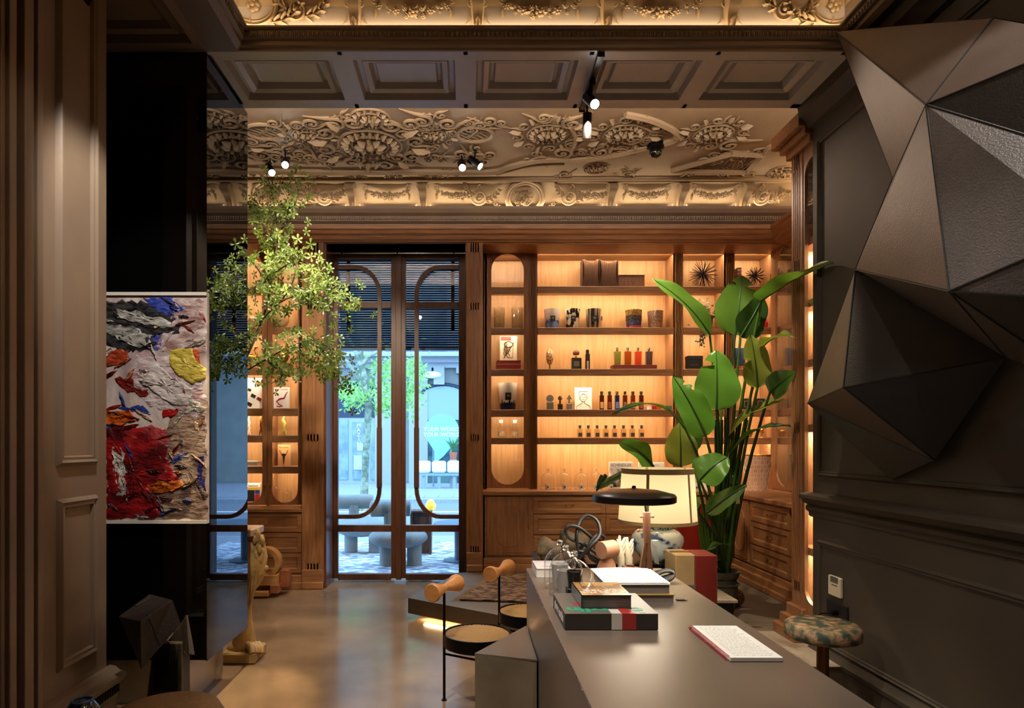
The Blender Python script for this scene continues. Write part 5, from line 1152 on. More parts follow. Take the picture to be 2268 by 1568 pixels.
for k in range(1500):
    c_=R.choice(((862,840,52,48,0),(862,840,52,48,.5),(908,850,32,62,.3),(905,880,26,45,.3),(780,880,32,26,-.3),(800,872,45,20,0),(872,810,60,22,.8),(765,872,14,18,0),(848,895,16,24,0),(925,820,22,30,0)))
    p_=tp(c_[0]+R.gauss(0,.5)*c_[2],c_[1]+R.gauss(0,.5)*c_[3],c_[4]+R.gauss(0,.35)); s__=R.uniform(.07,.14); n=Vector((R.uniform(-1,1),-1,R.uniform(-.4,1.2))).normalized(); u=n.orthogonal().normalized(); u=Matrix.Rotation(R.uniform(0,6.28),3,n)@u; v=n.cross(u)
    m.add([p_,p_+u*s__*.5+v*s__*.22,p_+u*s__*1.2,p_+u*s__*.5-v*s__*.22],[(0,1,2,3)])
tag(m.build('foliage',lg,tr),kind='stuff')
# shutter
L=(-.75,7.62,3.0); sh=thing('roller_shutter','dark blue slatted roller shutter half lowered outside the entrance','shutter',L); sm=pm('navy_slat','#152238',.35)
base=None
for i in range(38):
    z=2.60+i*.027-3.0
    if base is None: base=MB().add([(-1.0,-.006,-.0),(1.0,-.006,0),(1.0,-.012,.012),(-1.0,-.012,.012),(-1.0,0,.025),(1.0,0,.025),(1.0,.006,.012),(-1.0,.006,.012)],[(0,1,2,3),(3,2,5,4),(4,5,6,7),(7,6,1,0),(0,3,4,7),(1,6,5,2)]).build('slat',sm,sh); base.location=(0,0,z)
    else: c=base.copy(); COL.objects.link(c); c.parent=sh; c.location=(0,0,z)
MB().box(-1.0,1.0,-.12,.04,.62,.8).build('head_box',sm,sh); MB().box(-1.0,1.0,-.015,.015,-.43,-.40).build('bottom_bar',pm('pale_blue_bar','#6d8fb0',.35),sh)
for a in (X(772,7.6),X(1003,7.6)): MB().box(a+.75-.02,a+.75+.02,-.03,-.015,-.2,.6).build('strap',blackm,sh)
# terrace rug, boucle chairs
L=(-.7,8.7,0.0); rg=thing('outdoor_rug','blue-grey and white shaggy rug outside the glass door','rug',L)
m=MB(); m.grid(lambda u,v:(-1.6+3.0*u,-1.25+2.3*v,.012+.006*R.random()),60,44); m.build('pile',pm('shag','#7a869a',.9,col2='#d5dbe4',scale=6,stretch=(1,2.5,1),contrast=(.46,.54),detail=8,bump=.6),rg,solid=.008)
m=MB()
for i in range(60): m.box(-1.6+i*.05,-1.59+i*.05,-1.31,-1.25,.0,.008)
tag(m.build('fringe',white,rg),kind='stuff')
bou=pm('grey_boucle','#8f9796',.95,col2='#7d8584',scale=120,bump=.8)
def bchair(cx_,D,s,label,dx=-.0):
    t=thing('boucle_chair',label,'chair',(X(cx_,D),D,0.022),group='boucle chairs outside')
    MB().sph((0,0,.33),(.36,.34,.13),24,12).build('seat',bou,t,smooth=80)
    for a in (-.13,.2): MB().lathe([(.09,0),(.09,.26)],(a,-.05,0),18).build('leg',bou,t,smooth=40)
    MB().lathe([(.07,.4),(.07,.62)],(-.12,.12,0),16).build('neck',bou,t,smooth=40)
    o=MB().tube([(-.36,.12,.66),(-.345,.12,.66),(.12,.2,.66),(.135,.2,.66)],[.07,.1,.1,.07],20).build('backrest',bou,t,smooth=50); return t
bchair(882,7.95,1,'grey boucle chair with round seat and roll back right outside the door')
bchair(800,8.9,1,'grey boucle chair with round seat and roll back at the left, farther outside')
D=8.75; t=thing('side_table','small walnut box side table outside carrying the egg lamp','table',(X(935,D),D,.022)); z=Z(1131,D); MB().bbox(-.16,.14,-.12,.12,z-.035,z-.012,.004).build('table_top',pm('walnut','#4a3026',.5,col2='#6b4a3a',scale=8,stretch=(3,3,.6)),t)
for a in (-.15,.10): MB().box(a,a+.03,-.11,.11,0,z-.035).build('side_panel',MATS['walnut'],t)
MB().box(-.12,.10,.0,.02,0,z-.035).build('back_board',MATS['walnut'],t)
t=thing('egg_lamp','yellow and white egg-shaped lamp on the walnut side table','lamp',(X(954,D),D,z)); r=12*D/F
MB().lathe([(.0001,0),(r*.7,.01),(r*.98,r*.7),(r*.95,r*1.1),(r*.6,r*1.9),(.0001,r*2.15)],n=24,cap=False).build('shell',pm('egg_glow','#e0c84c',.4,emit=.35),t,smooth=70)
MB().lathe([(r*.5,-.0),(r*.5,.008),(.0001,.008)],n=18,cap=False).build('foot',white,t)
D=8.2; z=Z(1160,D); t=thing('round_table','round grey-blue metal table at the right outside the door','table',(X(1035,D),D,.022)); MB().lathe([(.40,z-.05),(.42,z-.03),(.42,z-.01),(.0001,z-.01)],n=40,cap=False).build('table_top',pm('bluegrey_metal','#56687c',.4),t,smooth=40); MB().lathe([(.06,0),(.06,z-.05)],(-.1,0,0),14).build('leg',MATS['bluegrey_metal'],t); MB().lathe([(.2,0),(.2,.012),(.0001,.012)],(-.1,0,0),24,cap=False).build('foot',MATS['bluegrey_metal'],t)
# ---------------------------------------------------------------- steel counter table
L=(.75,2.55,0); TM=T(L); ZT_=.75
tb=thing('steel_table','long waxed-steel counter table running towards the camera','table',L)
MB(TM).bbox(.35,1.155,1.15,3.91,.738,ZT_,.002).build('table_top',steel,tb)
MB(TM).box(.352,.36,1.15,3.905,0,.738).build('side_panel',steel,tb); MB(TM).box(.36,1.10,3.895,3.905,0,.738).build('end_panel',steel,tb); MB(TM).box(1.05,1.058,1.15,3.895,0,.738).build('inner_panel',steel,tb)
m=MB(TM)
for k in range(26): y=1.3+k*.1+R.uniform(-.02,.02); m.sph((.351,y,.744),(.003,R.uniform(.008,.02),.004),6,4)
tag(m.build('weld_bead',pm('weld','#b9a894',.25,1.0),tb),kind='stuff')
L=(.25,3.6,0); TM=T(L); t=thing('steel_block','low dark steel wedge block against the long table','block',L)
MB(TM).prism([(.037,3.353),(.343,3.257),(.343,3.857)],0,.412,'z').build('block_body',pm('rust_steel','#6f6250',.5,.2,col2='#857660',scale=3,detail=10,contrast=(.35,.6)),t); MB(TM).prism([(.035,3.355),(.345,3.254),(.345,3.862)],.412,.42,'z').build('top_plate',steel,t)
# ---------------------------------------------------------------- caned chairs
cane=pm('cane_weave','#b48a4e',.5,col2='#6d4f2c',scale=60,kind='voronoi',contrast=(.15,.35),bump=.6)
cwood=pm('turned_beech','#c4854a',.38,col2='#b0723c',scale=5,stretch=(1,5,5))
def cchair(x_,y_,label,rz=0):
    t=thing('caned_chair',label,'chair',(x_,y_,0),rz,group='caned chairs with turned wood back rolls')
    z=.386; r=.2
    MB().lathe([(r*.93,z-.008),(r*.95,z),(r,z),(r,z-.07),(r*.97,z-.075),(r*.93,z-.07),(r*.93,z-.008)],n=48,cap=False).build('seat_ring',blackm,t,smooth=40)
    m=MB()
    for s_ in (0,1):
        for k in range(-13,14):
            o=k*.0142; q=math.sqrt(max(0,(r*.93)**2-o*o))
            if s_==0: m.box(-q,q,o-.0032,o+.0032,z-.010,z-.006)
            else: m.box(o-.0032,o+.0032,-q,q,z-.012,z-.008)
    for k in range(-12,13):
        o=k*.0142; q=math.sqrt(max(0,(r*.93)**2-o*o)); c_=.7071; m.tube([((-q)*c_-o*c_,(-q)*c_+o*c_,z-.006),((q)*c_-o*c_,(q)*c_+o*c_,z-.006)],.0016,4)
    tag(m.build('cane_seat',pm('cane','#b08a58',.5),t),kind='stuff'); MB().lathe([(.0001,z-.03),(r*.92,z-.03)],n=32,cap=False).build('cane_backing',pm('cane_dark','#6a4a2c',.7),t)
    MB().cyl((-r+.007,-.03,0),(-r+.007,-.03,.625),.008,n=10).build('back_post',blackm,t); MB().lathe([(.016,0),(.016,.006),(.0001,.006)],(-r+.007,-.03,0),12,cap=False).build('foot_pad',blackm,t)
    for a in (-.9,.9): MB().cyl((r*math.cos(a),r*math.sin(a),0),(r*math.cos(a),r*math.sin(a),z-.03),.008,n=10).build('leg',blackm,t)
    MB().cyl((-r+.01,-.03,.27),(r*.62,-.156,.25),.007,n=8).build('stretcher',blackm,t)
    d=Vector((.45,.89,0.0)).normalized(); c=Vector((-r+.012,-.03,.655)); pr=[(-.155,.047),(-.15,.052),(-.135,.053),(-.07,.034),(-.01,.0225),(.01,.0225),(.07,.034),(.135,.053),(.15,.052),(.155,.047)]
    m=MB(); m.tube([c+d*a for a,b in pr],[b for a,b in pr],28); m.build('back_roll',cwood,t,smooth=35); return t
cchair(.056,3.84,'caned round-seat chair with turned wood back roll, nearer the camera'); cchair(.40,4.35,'caned round-seat chair with turned wood back roll, behind the long table')
# rug on the step
ZR=ZP
L=(.55,5.9,ZR); TM=T(L); t=thing('woven_rug','worn beige and brown fringed rug on the raised step','rug',L)
A,B,C_,D_=Vector((-.07,5.47)),Vector((.95,5.33)),Vector((1.25,6.45)),Vector((.30,6.5))
def bp_(u,v): q=(A*(1-u)+B*u)*(1-v)+(D_*(1-u)+C_*u)*v; return (q.x,q.y,ZR+.010+.003*R.random())
MB(TM).grid(bp_,40,40).build('pile',pm('rug_weave','#9a7a5e',.95,col2='#4a3428',scale=14,stretch=(1,2.2,1),contrast=(.42,.56),detail=9,bump=.8,bscale=90),t,solid=.012)
m=MB(TM)
for i in range(60): q=A.lerp(D_,i/60); m.tube([(q.x,q.y,ZR+.008),(q.x-.07,q.y+R.uniform(-.01,.01),ZR+.003)],.002,4)
tag(m.build('fringe',pm('fringe_beige','#a89076',.9),t),kind='stuff')
# ---------------------------------------------------------------- things on the long table
def on(px,py,z): q=G(px,py,z); return q
t=thing('large_book','big grey boxed book with green, red and white lettering on the table','book',(.574,2.79,ZT_)); w_=.186; d_=.178
MB().bbox(-w_,w_,-d_,d_,.002,.066,.001).build('slipcase',pm('charcoal_card','#37302c',.45),t); MB().box(-w_,w_,-d_,d_,.066,.067).build('top_cover',pm('grey_cover2','#6a625a',.4),t); MB().box(-w_+.003,w_-.003,-d_+.003,d_-.003,0,.002).build('base_cover',bk,t)
tw=pm('cover_white','#cfcac2',.5); tg=pm('cover_green','#2f9a74',.5); trd=pm('cover_red','#a8302a',.5)
MB().box(.0,.042,-d_-.0006,-d_+.002,.003,.0675).box(.0,.04,-d_,-d_+.07,.0665,.0675).build('white_stripe',tw,t); MB().box(.042,.098,-d_-.0006,-d_+.002,.003,.0675).box(.04,.092,-d_,-d_+.055,.0665,.0676).build('red_stripe',trd,t)
MB().lathe([(.034,.0672),(.0001,.0675)],(-.095,-.02,0),28,cap=False).build('red_dot',trd,t)
for ch,xx_,mt_ in (('n',-.145,tg),('i',-.11,tg),('d',-.07,tg),('r',-.022,tg),('a',.06,trd),('c',.12,tg)): text('cover_letter',ch,mt_,t,MX((xx_,-.115,.0678),0,0,PI),.105,.0003,bold=.004)
text('cover_line','pierre cardin',white,t,MX((.11,-.158,.0678),0,0,PI),.012,.0002)
text('spine_lettering','pierre cardin',white,t,MX((-w_-.0006,0,.034),PI/2,0,-PI/2),.05,.0003,bold=.002)
t=thing('photo_book','thick glossy book with amber photo cover on top of the grey boxed book','book',(.57,2.815,ZT_+.0675)); w_=.104; d_=.125
MB().bbox(-w_,w_,-d_,d_,0,.003,.0005).bbox(-w_,w_,-d_,d_,.052,.055,.0005).box(-w_,-w_+.004,-d_,d_,0,.055).build('cover',pm('dark_glossy','#231c1c',.15,coat=.6),t); MB().box(-w_+.004,w_-.002,-d_+.003,d_-.003,.003,.052).build('pages',pm('page_edges','#6a5c54',.7,col2='#4f4440',scale=60,stretch=(.2,1,8)),t)
MB().box(-w_+.004,w_-.002,-d_+.001,d_-.001,.055,.0556).build('cover_photo',pm('amber_photo','#8a5a2c',.12,col2='#d8b070',scale=9,coat=.7,contrast=(.4,.6)),t); MB().box(-w_+.03,-w_+.034,.0,d_,.0556,.0565).box(-w_+.08,-w_+.084,.0,d_,.0556,.0565).box(-w_+.12,-w_+.124,.0,d_,.0556,.0565).box(-w_+.03,w_-.01,.02,.024,.0556,.0565).build('photo_frame_lines',pm('dark_brown','#3a2414',.3),t)
text('cover_title','HOMES FOR\nOUR TIME',white,t,MX((.0,-.055,.0562),0,0,PI),.036,.0002,bold=.001)
t=thing('book','thick book under the paper, lower of the two on the right','book',(.815,3.235,ZT_)); MB().bbox(-.155,.155,-.17,.19,.034,.038,.001).build('cover',pm('mustard_cover','#b08a3c',.4),t); MB().box(-.15,.150,-.165,.185,.0,.034).build('pages',pm('page_grey','#8a8078',.7,col2='#766c64',scale=60,stretch=(.2,1,8)),t)
t=thing('book','thick book covered by white papers, upper of the two on the right','book',(.805,3.25,ZT_+.038)); MB().bbox(-.15,.15,-.175,.185,.042,.046,.001).build('cover',pm('light_cover','#b9b2aa',.5),t); MB().box(-.145,.143,-.17,.18,.0,.042).build('pages',MATS['page_grey'],t)
t=thing('paper_sheets','loose white papers with faint printed lines on the right book stack','paper',(.80,3.26,ZT_+.084)); m=MB(); m.grid(lambda u,v:(-.155+.30*u,-.17+.35*v,.003+.006*math.sin(u*3)*v),8,8); m.build('sheet',white,t,solid=.001); MB().grid(lambda u,v:(-.14+.30*u,-.16+.34*v,.0005),3,3).build('sheet',white,t,solid=.0008)
m=MB()
for k in range(16): m.box(-.12,.10,-.13+k*.018,-.128+k*.018,.0095,.0099)
m.build('printed_line',ink,t)
t=thing('book','pale book with red spine lettering at the far left corner of the table','book',(.475,3.755,ZT_)); MB().bbox(-.095,.1,-.115,.13,0,.003,.0005).bbox(-.095,.1,-.115,.13,.045,.049,.0005).box(-.095,-.092,-.115,.13,0,.049).build('cover',pm('pale_cover','#c9c2c4',.45),t); MB().box(-.092,.096,-.112,.127,.003,.045).build('pages',white,t); MB().box(-.06,.06,-.06,-.055,.049,.0495).box(-.06,.06,-.04,-.035,.049,.0495).build('title_line',trd,t)
# cloches
for k,(cx_,D,lb_) in enumerate(((1272,3.065,'nearest of the three glass cloches on the table'),(1253,3.235,'middle of the three glass cloches on the table'),(1240,3.405,'farthest of the three glass cloches on the table'))):
    cloche('glass cloche with a round knob, '+lb_,(X(cx_,D),D,ZT_),.082,.205,'cloches on the long table',knob=.017)
p=(X(1272,3.065),3.065,ZT_); t=thing('candle','black boxed candle with a black glass inside the nearest cloche','candle',p); MB().bbox(-.036,.036,-.03,.03,0,.07,.003).build('box_body',bk,t); MB().lathe([(.028,.07),(.036,.15),(.033,.15),(.0001,.08)],n=20,cap=False).build('vessel_body',pm('smoke_grey','#2c2826',.15,coat=.6),t,smooth=50)
for cx_,D in ((1253,3.235),(1240,3.405)):
    t=thing('candle','grey glass candle inside the %s cloche'%('middle' if D<3.3 else 'farthest'),'candle',(X(cx_,D),D,ZT_)); MB().lathe([(.035,0),(.045,.12),(.042,.12),(.0001,.03)],n=20,cap=False).build('vessel_body',pm('grey_glass','#b9b2ac',.2,coat=.5),t,smooth=50); MB().lathe([(.0001,.09),(.04,.09)],n=16,cap=False).build('wax',cream,t)
# notebook
t=thing('spiral_notebook','open-top spiral notebook with handwriting and red coil on the table','notebook',(.987,2.43,ZT_)); w_=.09; d_=.195
MB().bbox(-w_,w_,-d_,d_,.002,.016,.001).build('pages',white,t); MB().box(-w_,w_,-d_,d_,0,.002).build('back_cover',bk,t)
m=MB()
for k in range(34):
    y=-d_+.01+k*(2*d_-.02)/33; m.tube([(-w_-.004+.009*math.cos(a),y,.009+.010*math.sin(a)) for a in [2*PI*i/8 for i in range(8)]],.0011,5,closed=True)
tag(m.build('coil',pm('red_wire','#c0303a',.3,.3),t),kind='stuff')
m=MB()
for k in range(22):
    y=d_-.02-k*.0165; x_=-w_+.02
    while x_<w_-.02-R.random()*.03:
        l_=R.uniform(.005,.018); m.box(x_,x_+l_,y+R.uniform(-.001,.001),y+.0016,.016,.0164); x_+=l_+.004
tag(m.build('handwriting',pm('pencil','#8f8a88',.7),t),kind='stuff')
t=thing('pen','slim dark pen lying along the far edge of the notebook','pen',(.985,2.636,ZT_+.0001)); MB().cyl((-.09,0,.004),(.06,0,.004),.0035,n=8).build('barrel',bk,t); MB().cyl((.06,0,.004),(.085,0,.004),.004,.001,n=8).cyl((-.095,0,.004),(-.09,0,.004),.003,n=8).build('tip',gold,t)
t=thing('usb_stick','small dark grey stick lying on the table right of the books','gadget',tuple(on(1507,1330,ZT_))); MB().bbox(-.02,.02,-.009,.009,0,.007,.0015).build('stick_body',pm('dark_grey','#2c2c30',.4),t); MB().bbox(.02,.03,-.006,.006,.001,.006,.0005).build('plug',chrome,t)
# disc desk lamp
D=3.62; p=(X(1432,D),D,ZT_); t=thing('desk_lamp','desk lamp with wide dark disc shade on a forked walnut post','lamp',p)
wal=pm('walnut_post','#4f3220',.4,col2='#6d4830',scale=8,stretch=(4,4,.5))
zt=Z(1134,D)-ZT_; 
MB().hexa([(-.045,-.02,.0),(-.02,-.02,0),(-.02,.02,0),(-.045,.02,0),(-.015,-.015,zt*.55),(.005,-.015,zt*.55),(.005,.015,zt*.55),(-.015,.015,zt*.55)]).hexa([(.005,-.02,.0),(.035,-.02,0),(.035,.02,0),(.005,.02,0),(-.01,-.015,zt*.55),(.018,-.015,zt*.55),(.018,.015,zt*.55),(-.01,.015,zt*.55)]).hexa([(-.016,-.015,zt*.5),(.02,-.015,zt*.5),(.02,.015,zt*.5),(-.016,.015,zt*.5),(-.018,-.012,zt),(.018,-.012,zt),(.018,.012,zt),(-.018,.012,zt)]).build('post',wal,t,bevel=.002)
MB().cyl((-.03,0,zt*.93),(.035,0,zt*.93),.005,n=8).sph((-.03,0,zt*.93),.008,8,6).sph((.035,0,zt*.93),.008,8,6).cyl((-.04,0,zt*.72),(.03,0,zt*.72),.004,n=8).sph((-.045,0,zt*.72),.009,8,6).build('knob',wal,t,smooth=50)
dx_c=X(1404,D)-p[0]; zd=Z(1112,D)-ZT_; r=.226
MB().cyl((0,0,zt*.95),(-.012,0,zd+.02),.006,n=8).build('stem',chrome,t)
MB().lathe([(r*.97,zd),(r,zd+.004),(r,zd+.036),(r*.96,zd+.046),(r*.6,zd+.066),(r*.1,zd+.076),(.0001,zd+.077)],(dx_c,0,0),56,cap=False).build('shade',pm('bronze_black','#1c1512',.3,.4),t,smooth=40)
MB().lathe([(.0001,zd+.004),(r*.93,zd+.004),(r*.97,zd)],(dx_c,0,0),48,cap=False).build('diffuser',pm('lamp_glow',(1,.9,.72),.5,emit=1.2),t)
MB().lathe([(.012,zd+.076),(.01,zd+.09),(.0001,zd+.092)],(dx_c,0,0),12,cap=False).build('finial',blackm,t)
l=area('desk_lamp_light',(p[0]+dx_c,D,ZT_+zd-.004),(0,0,0),.36,.36,1.7,(1,.88,.68)); l.data.shape='DISK'
MB().add([(.02,-.03,zt*.55),(.045,-.035,zt*.5),(.06,-.035,zt*.22),(.035,-.03,zt*.25)],[(0,1,2,3)]).build('price_tag',pm('grey_tag','#8a8682',.6),t,solid=.001)
# console behind the table
L=(.98,4.36,0); TM=T(L); t=thing('black_console','black console behind the long table carrying the jar lamp and rocks','table',L); ZK=.72
MB(TM).bbox(.46,1.52,4.2,4.70,ZK-.03,ZK,.003).build('table_top',blackm,t)
for a,b in ((.66,4.22),(1.46,4.22),(.66,4.64),(1.46,4.64)): MB(TM).box(a,a+.04,b,b+.04,ZP if a>1.2 else 0.0,ZK-.03).build('leg',blackm,t)
# jar lamp
D=4.38; p=(X(1456,D),D,ZK); t=thing('jar_lamp','blue and white porcelain jar lamp with cream drum shade','lamp',p); s=D/F
pc=pm('blue_white_porcelain','#c9cfc8',.12,coat=.8,col2='#24406c',scale=7,stretch=(1,1,1.6),contrast=(.52,.6),detail=10)
zt=Z(1163,D)-ZK; 
MB().lathe([(.10,0),(.115,.01),(.15,.06),(57*s,zt*.58),(55*s,zt*.7),(45*s,zt*.84),(34*s,zt*.9),(34*s,zt),(.0001,zt)],n=48,cap=False).build('jar',pc,t,smooth=60)
MB().lathe([(34.5*s,zt*.91),(34.5*s,zt*.98)],n=48,cap=False).build('neck_band',pm('blue_band','#2c5078',.15,col2='#a9bcc4',scale=60,kind='voronoi',coat=.6),t)
MB().lathe([(36*s,zt),(36*s,zt+.012),(.0001,zt+.012)],n=40,cap=False).build('lid',gold,t,smooth=40)
MB().cyl((0,0,zt),(0,0,zt+.28),.006,n=8).build('stem',gold,t)
zb,zt2=Z(1157,D)-ZK,Z(1037,D)-ZK
shd=pm('cream_shade','#d8ceb0',.8); nt=shd.node_tree; tl=nt.nodes.new('ShaderNodeBsdfTranslucent'); tl.inputs[0].default_value=(.85,.76,.55,1); mx=nt.nodes.new('ShaderNodeMixShader'); mx.inputs[0].default_value=.5; nt.links.new(nt.nodes['Principled BSDF'].outputs[0],mx.inputs[1]); nt.links.new(tl.outputs[0],mx.inputs[2]); nt.links.new(mx.outputs[0],nt.nodes['Material Output'].inputs[0])
MB().lathe([(85*s,zb),(77*s,zt2)],n=56,cap=False).build('shade',shd,t,smooth=60)
band=pm('tan_ribbon','#8f7648',.7); m=MB(); m.lathe([(85.6*s,zb),(85.2*s,zb+.022)],n=56,cap=False).lathe([(78*s,zt2-.035),(77.6*s,zt2)],n=56,cap=False)
for a in (-.9,-2.1,.4,1.6,2.9): m.hexa([(85.4*s*math.cos(a-.035),85.4*s*math.sin(a-.035),zb),(85.4*s*math.cos(a+.035),85.4*s*math.sin(a+.035),zb),(84.6*s*math.cos(a+.035),84.6*s*math.sin(a+.035),zb),(84.6*s*math.cos(a-.035),84.6*s*math.sin(a-.035),zb),(77.5*s*math.cos(a-.04),77.5*s*math.sin(a-.04),zt2),(77.5*s*math.cos(a+.04),77.5*s*math.sin(a+.04),zt2),(76.6*s*math.cos(a+.04),76.6*s*math.sin(a+.04),zt2),(76.6*s*math.cos(a-.04),76.6*s*math.sin(a-.04),zt2)])
m.build('ribbon_trim',band,t)
MB().sph((0,0,zt+.15),.03,12,8).build('bulb',pm('bulb','#fff0d0',.5,emit=5),t); pt('jar_lamp_light',(p[0],D,ZK+zt+.2),1.8,(1,.82,.55),.04)
# rocks
rk=pm('pale_rock','#8a7458',.8,col2='#5a4a38',scale=9,bump=.8,bscale=30,detail=9)
def rock(c,r,label):
    t=thing('rock',label,'rock',c); m=MB(); m.sph((0,0,r[2]),r,18,12)
    from mathutils import noise
    for i,q in enumerate(m.v):
        n_=noise.noise(Vector(q)*14+Vector(c)*3)*.5+noise.noise(Vector(q)*40)*.12; k=1+n_; m.v[i]=(q[0]*k,q[1]*k,max(0,(q[2]-r[2])*k+r[2]))
    m.build('stone',rk,t,smooth=50)
D=4.3; rock((X(1213,D),D,ZK),(.085,.08,.075),'rough pale rock behind the cloches, left of two'); rock((X(1270,4.4),4.4,ZK),(.11,.09,.095),'rough pale rock behind the black loops, right of two')
# black loops
D=3.78; L=(X(1300,D),D,ZT_); t=thing('loop_sculpture','black looping tube sculpture behind the cloches','sculpture',L)
def zp(a,b,d): q=W(1170+a/5.227,1120+b/5.227,D+d)-Vector(L); return (q.x,q.y,max(.011,q.z))
def smooth(P,n=5):
    out=[]; P=[Vector(q) for q in P]
    for i in range(len(P)-1):
        p0,p1,p2,p3=P[max(i-1,0)],P[i],P[i+1],P[min(i+2,len(P)-1)]
        for k in range(n):
            u=k/n; out.append(.5*((2*p1)+(p2-p0)*u+(2*p0-5*p1+4*p2-p3)*u*u+(-p0+3*p1-3*p2+p3)*u**3))
    out.append(P[-1]); return out
lm=pm('black_rubber','#120e0b',.5)
for P_ in ([(600,700,0),(575,520,0),(560,330,0),(600,180,.03),(690,110,.04),(800,180,.03),(830,330,0),(740,450,-.03),(640,560,-.02),(560,640,0),(520,700,0)],[(440,700,.05),(600,500,.04),(620,440,.02),(480,380,.0),(430,300,-.02),(480,230,-.02),(600,260,0),(750,380,.03),(850,450,.04),(880,370,.05),(800,340,.02),(700,470,0),(720,600,0),(860,680,.0)],[(640,440,.06),(720,500,.06),(820,580,.04),(840,650,.02),(700,560,0),(560,520,0)]):
    MB().tube(smooth([zp(*q) for q in P_]),.0105,10).build('tube_loop',lm,t,smooth=60)
# wooden figure, antlers, block
D=3.74; L=(X(1346,D),D,ZT_); t=thing('wooden_figure','small terracotta-coloured turned wooden figure with cylinder head','figurine',L); fw=pm('terracotta_wood','#a8785c',.5,col2='#986a50',scale=6)
zc_=Z(1217,D)-ZT_; MB().cyl((-.045,-.03,zc_),(.04,.02,zc_+.003),.05,.05,28).build('head',fw,t,smooth=35,bevel=.002); MB().lathe([(.052,0),(.045,.05),(.028,zc_-.045),(.028,zc_-.03)],n=24).build('torso',fw,t,smooth=40); MB().hexa([(-.07,-.03,0),(-.05,-.03,0),(-.05,.03,0),(-.07,.03,0),(-.035,-.02,.09),(-.015,-.02,.09),(-.015,.02,.09),(-.035,.02,.09)]).build('arm',fw,t)
for k,(cx_,h_,lb_) in enumerate(((1376,.21,'white antler-like coral piece standing left of the jar lamp, left of two'),(1393,.20,'white antler-like coral piece beside the wooden block, right of two'))):
    D=3.80; t=thing('coral_ornament',lb_,'ornament',(X(cx_,D),D,ZT_),group='white antler corals'); m=MB(); m.tube([(0,0,0),(.0,0,h_*.4),(-.012,0,h_*.7),(-.01,0,h_)],[.02,.022,.016,.006],8)
    for q in range(5): a=R.uniform(-.5,.5); m.tube([(0,0,h_*(.4+.08*q)),(.02*(-1)**q,0,h_*(.6+.08*q)),(.026*(-1)**q,0,h_*(.75+.05*q))],[.012,.008,.003],6)
    m.build('branch',pm('coral_white','#b9b09a',.6,bump=.4,bscale=60),t,smooth=60); MB().lathe([(.025,0),(.02,.02)],n=14).build('base',pm('green_base','#3b3c22',.6),t)
D=3.70; t=thing('wood_block','small walnut block with a slanted top beside the lamp post','block',(X(1396,D),D,ZT_)); MB().hexa([(-.05,-.03,0),(.05,-.03,0),(.05,.03,0),(-.05,.03,0),(-.04,-.025,.052),(.055,-.025,.042),(.055,.03,.042),(-.04,.03,.052)]).build('block_body',wal,t,bevel=.002); MB().box(-.02,.02,-.01,.01,.046,.06).build('peg',wal,t)
# cable bundle
D=3.5; L=(X(1462,D),D,ZT_); t=thing('cable_bundle','coiled black power cable at the right edge of the table','cable',L); m=MB()
for k in range(6): m.tube([(.048*math.cos(a+.25*k)*(1+.05*k)+.02,.025*math.sin(a)+.012*k-.03,.036+.024*math.sin(a+.6+.3*k)+.002*k) for a in [2*PI*i/20 for i in range(20)]],.004,6,closed=True)
m.build('coil',lm,t,smooth=60); MB().tube(smooth([(-.04,0,.05),(-.10,.02,.045),(-.14,.06,.008),(-.16,.1,.006)]),.005,6).build('lead',lm,t,smooth=60); MB().bbox(-.10,-.05,-.02,.02,.001,.04,.004).build('plug',bk,t)
# low marble table with red box right of the long table
L=(1.48,4.4,ZP); TM=T(L); t=thing('low_marble_table','low black marble block table beside the plant pot','table',L); bm_=pm('black_marble','#171413',.15,col2='#3a332e',scale=4,coat=.4,contrast=(.5,.7)); MB(TM).bbox(1.535,1.80,4.36,4.70,.43,.45,.002).build('table_top',marble,t); MB(TM).box(1.55,1.78,4.39,4.68,ZP,.43).build('block_body',bm_,t)
L=(1.38,4.08,ZP); t=thing('red_box','tall dark red and tan wrapped box at the right of the table','box',L); zt=.815-ZP
MB().bbox(-.0,.135,-.11,.11,0,zt,.004).build('box_body',pm('oxblood','#6e1d14',.5),t); MB().bbox(-.12,-.0,-.11,.11,0,zt+.004,.006).build('wrapper',pm('kraft_tan','#a08458',.6,col2='#8a6e46',scale=6),t); MB().box(-.125,.002,-.112,.112,zt*.6,zt*.72).build('grey_tape',pm('grey_tape','#5a5048',.5),t); MB().box(-.118,.0,-.02,.02,zt+.003,zt+.009).build('gold_strip',gold,t)
# round stool at the right
D=3.58; L=(X(1822,D),D,0); t=thing('round_stool','round stool with leaf-patterned velvet seat and brass post by the right wall','stool',L); r=.192; z=.515
vel=pm('leaf_velvet','#2e3a2c',.7,col2='#a07c58',scale=24,stretch=(1,1,1),contrast=(.42,.66),detail=9,bump=.5,bscale=60)
MB().lathe([(r*.9,z-.085),(r*.99,z-.075),(r,z-.045),(r*.985,z-.015),(r*.9,z-.002),(.0001,z+.002)],n=48).build('seat',vel,t,smooth=60)
MB().lathe([(.031,.01),(.031,z-.085)],n=24).build('post',pm('aged_brass','#7a5a30',.35,1.0,col2='#5d4424',scale=4),t,smooth=50); MB().lathe([(.15,0),(.15,.01),(.04,.016)],n=32).build('base_plate',MATS['aged_brass'],t,smooth=30)
pp=[(-.05,-.02,z-.09),(-.09,-.05,.33),(-.25,-.1,.22),(-.33,-.12,.19)]; 
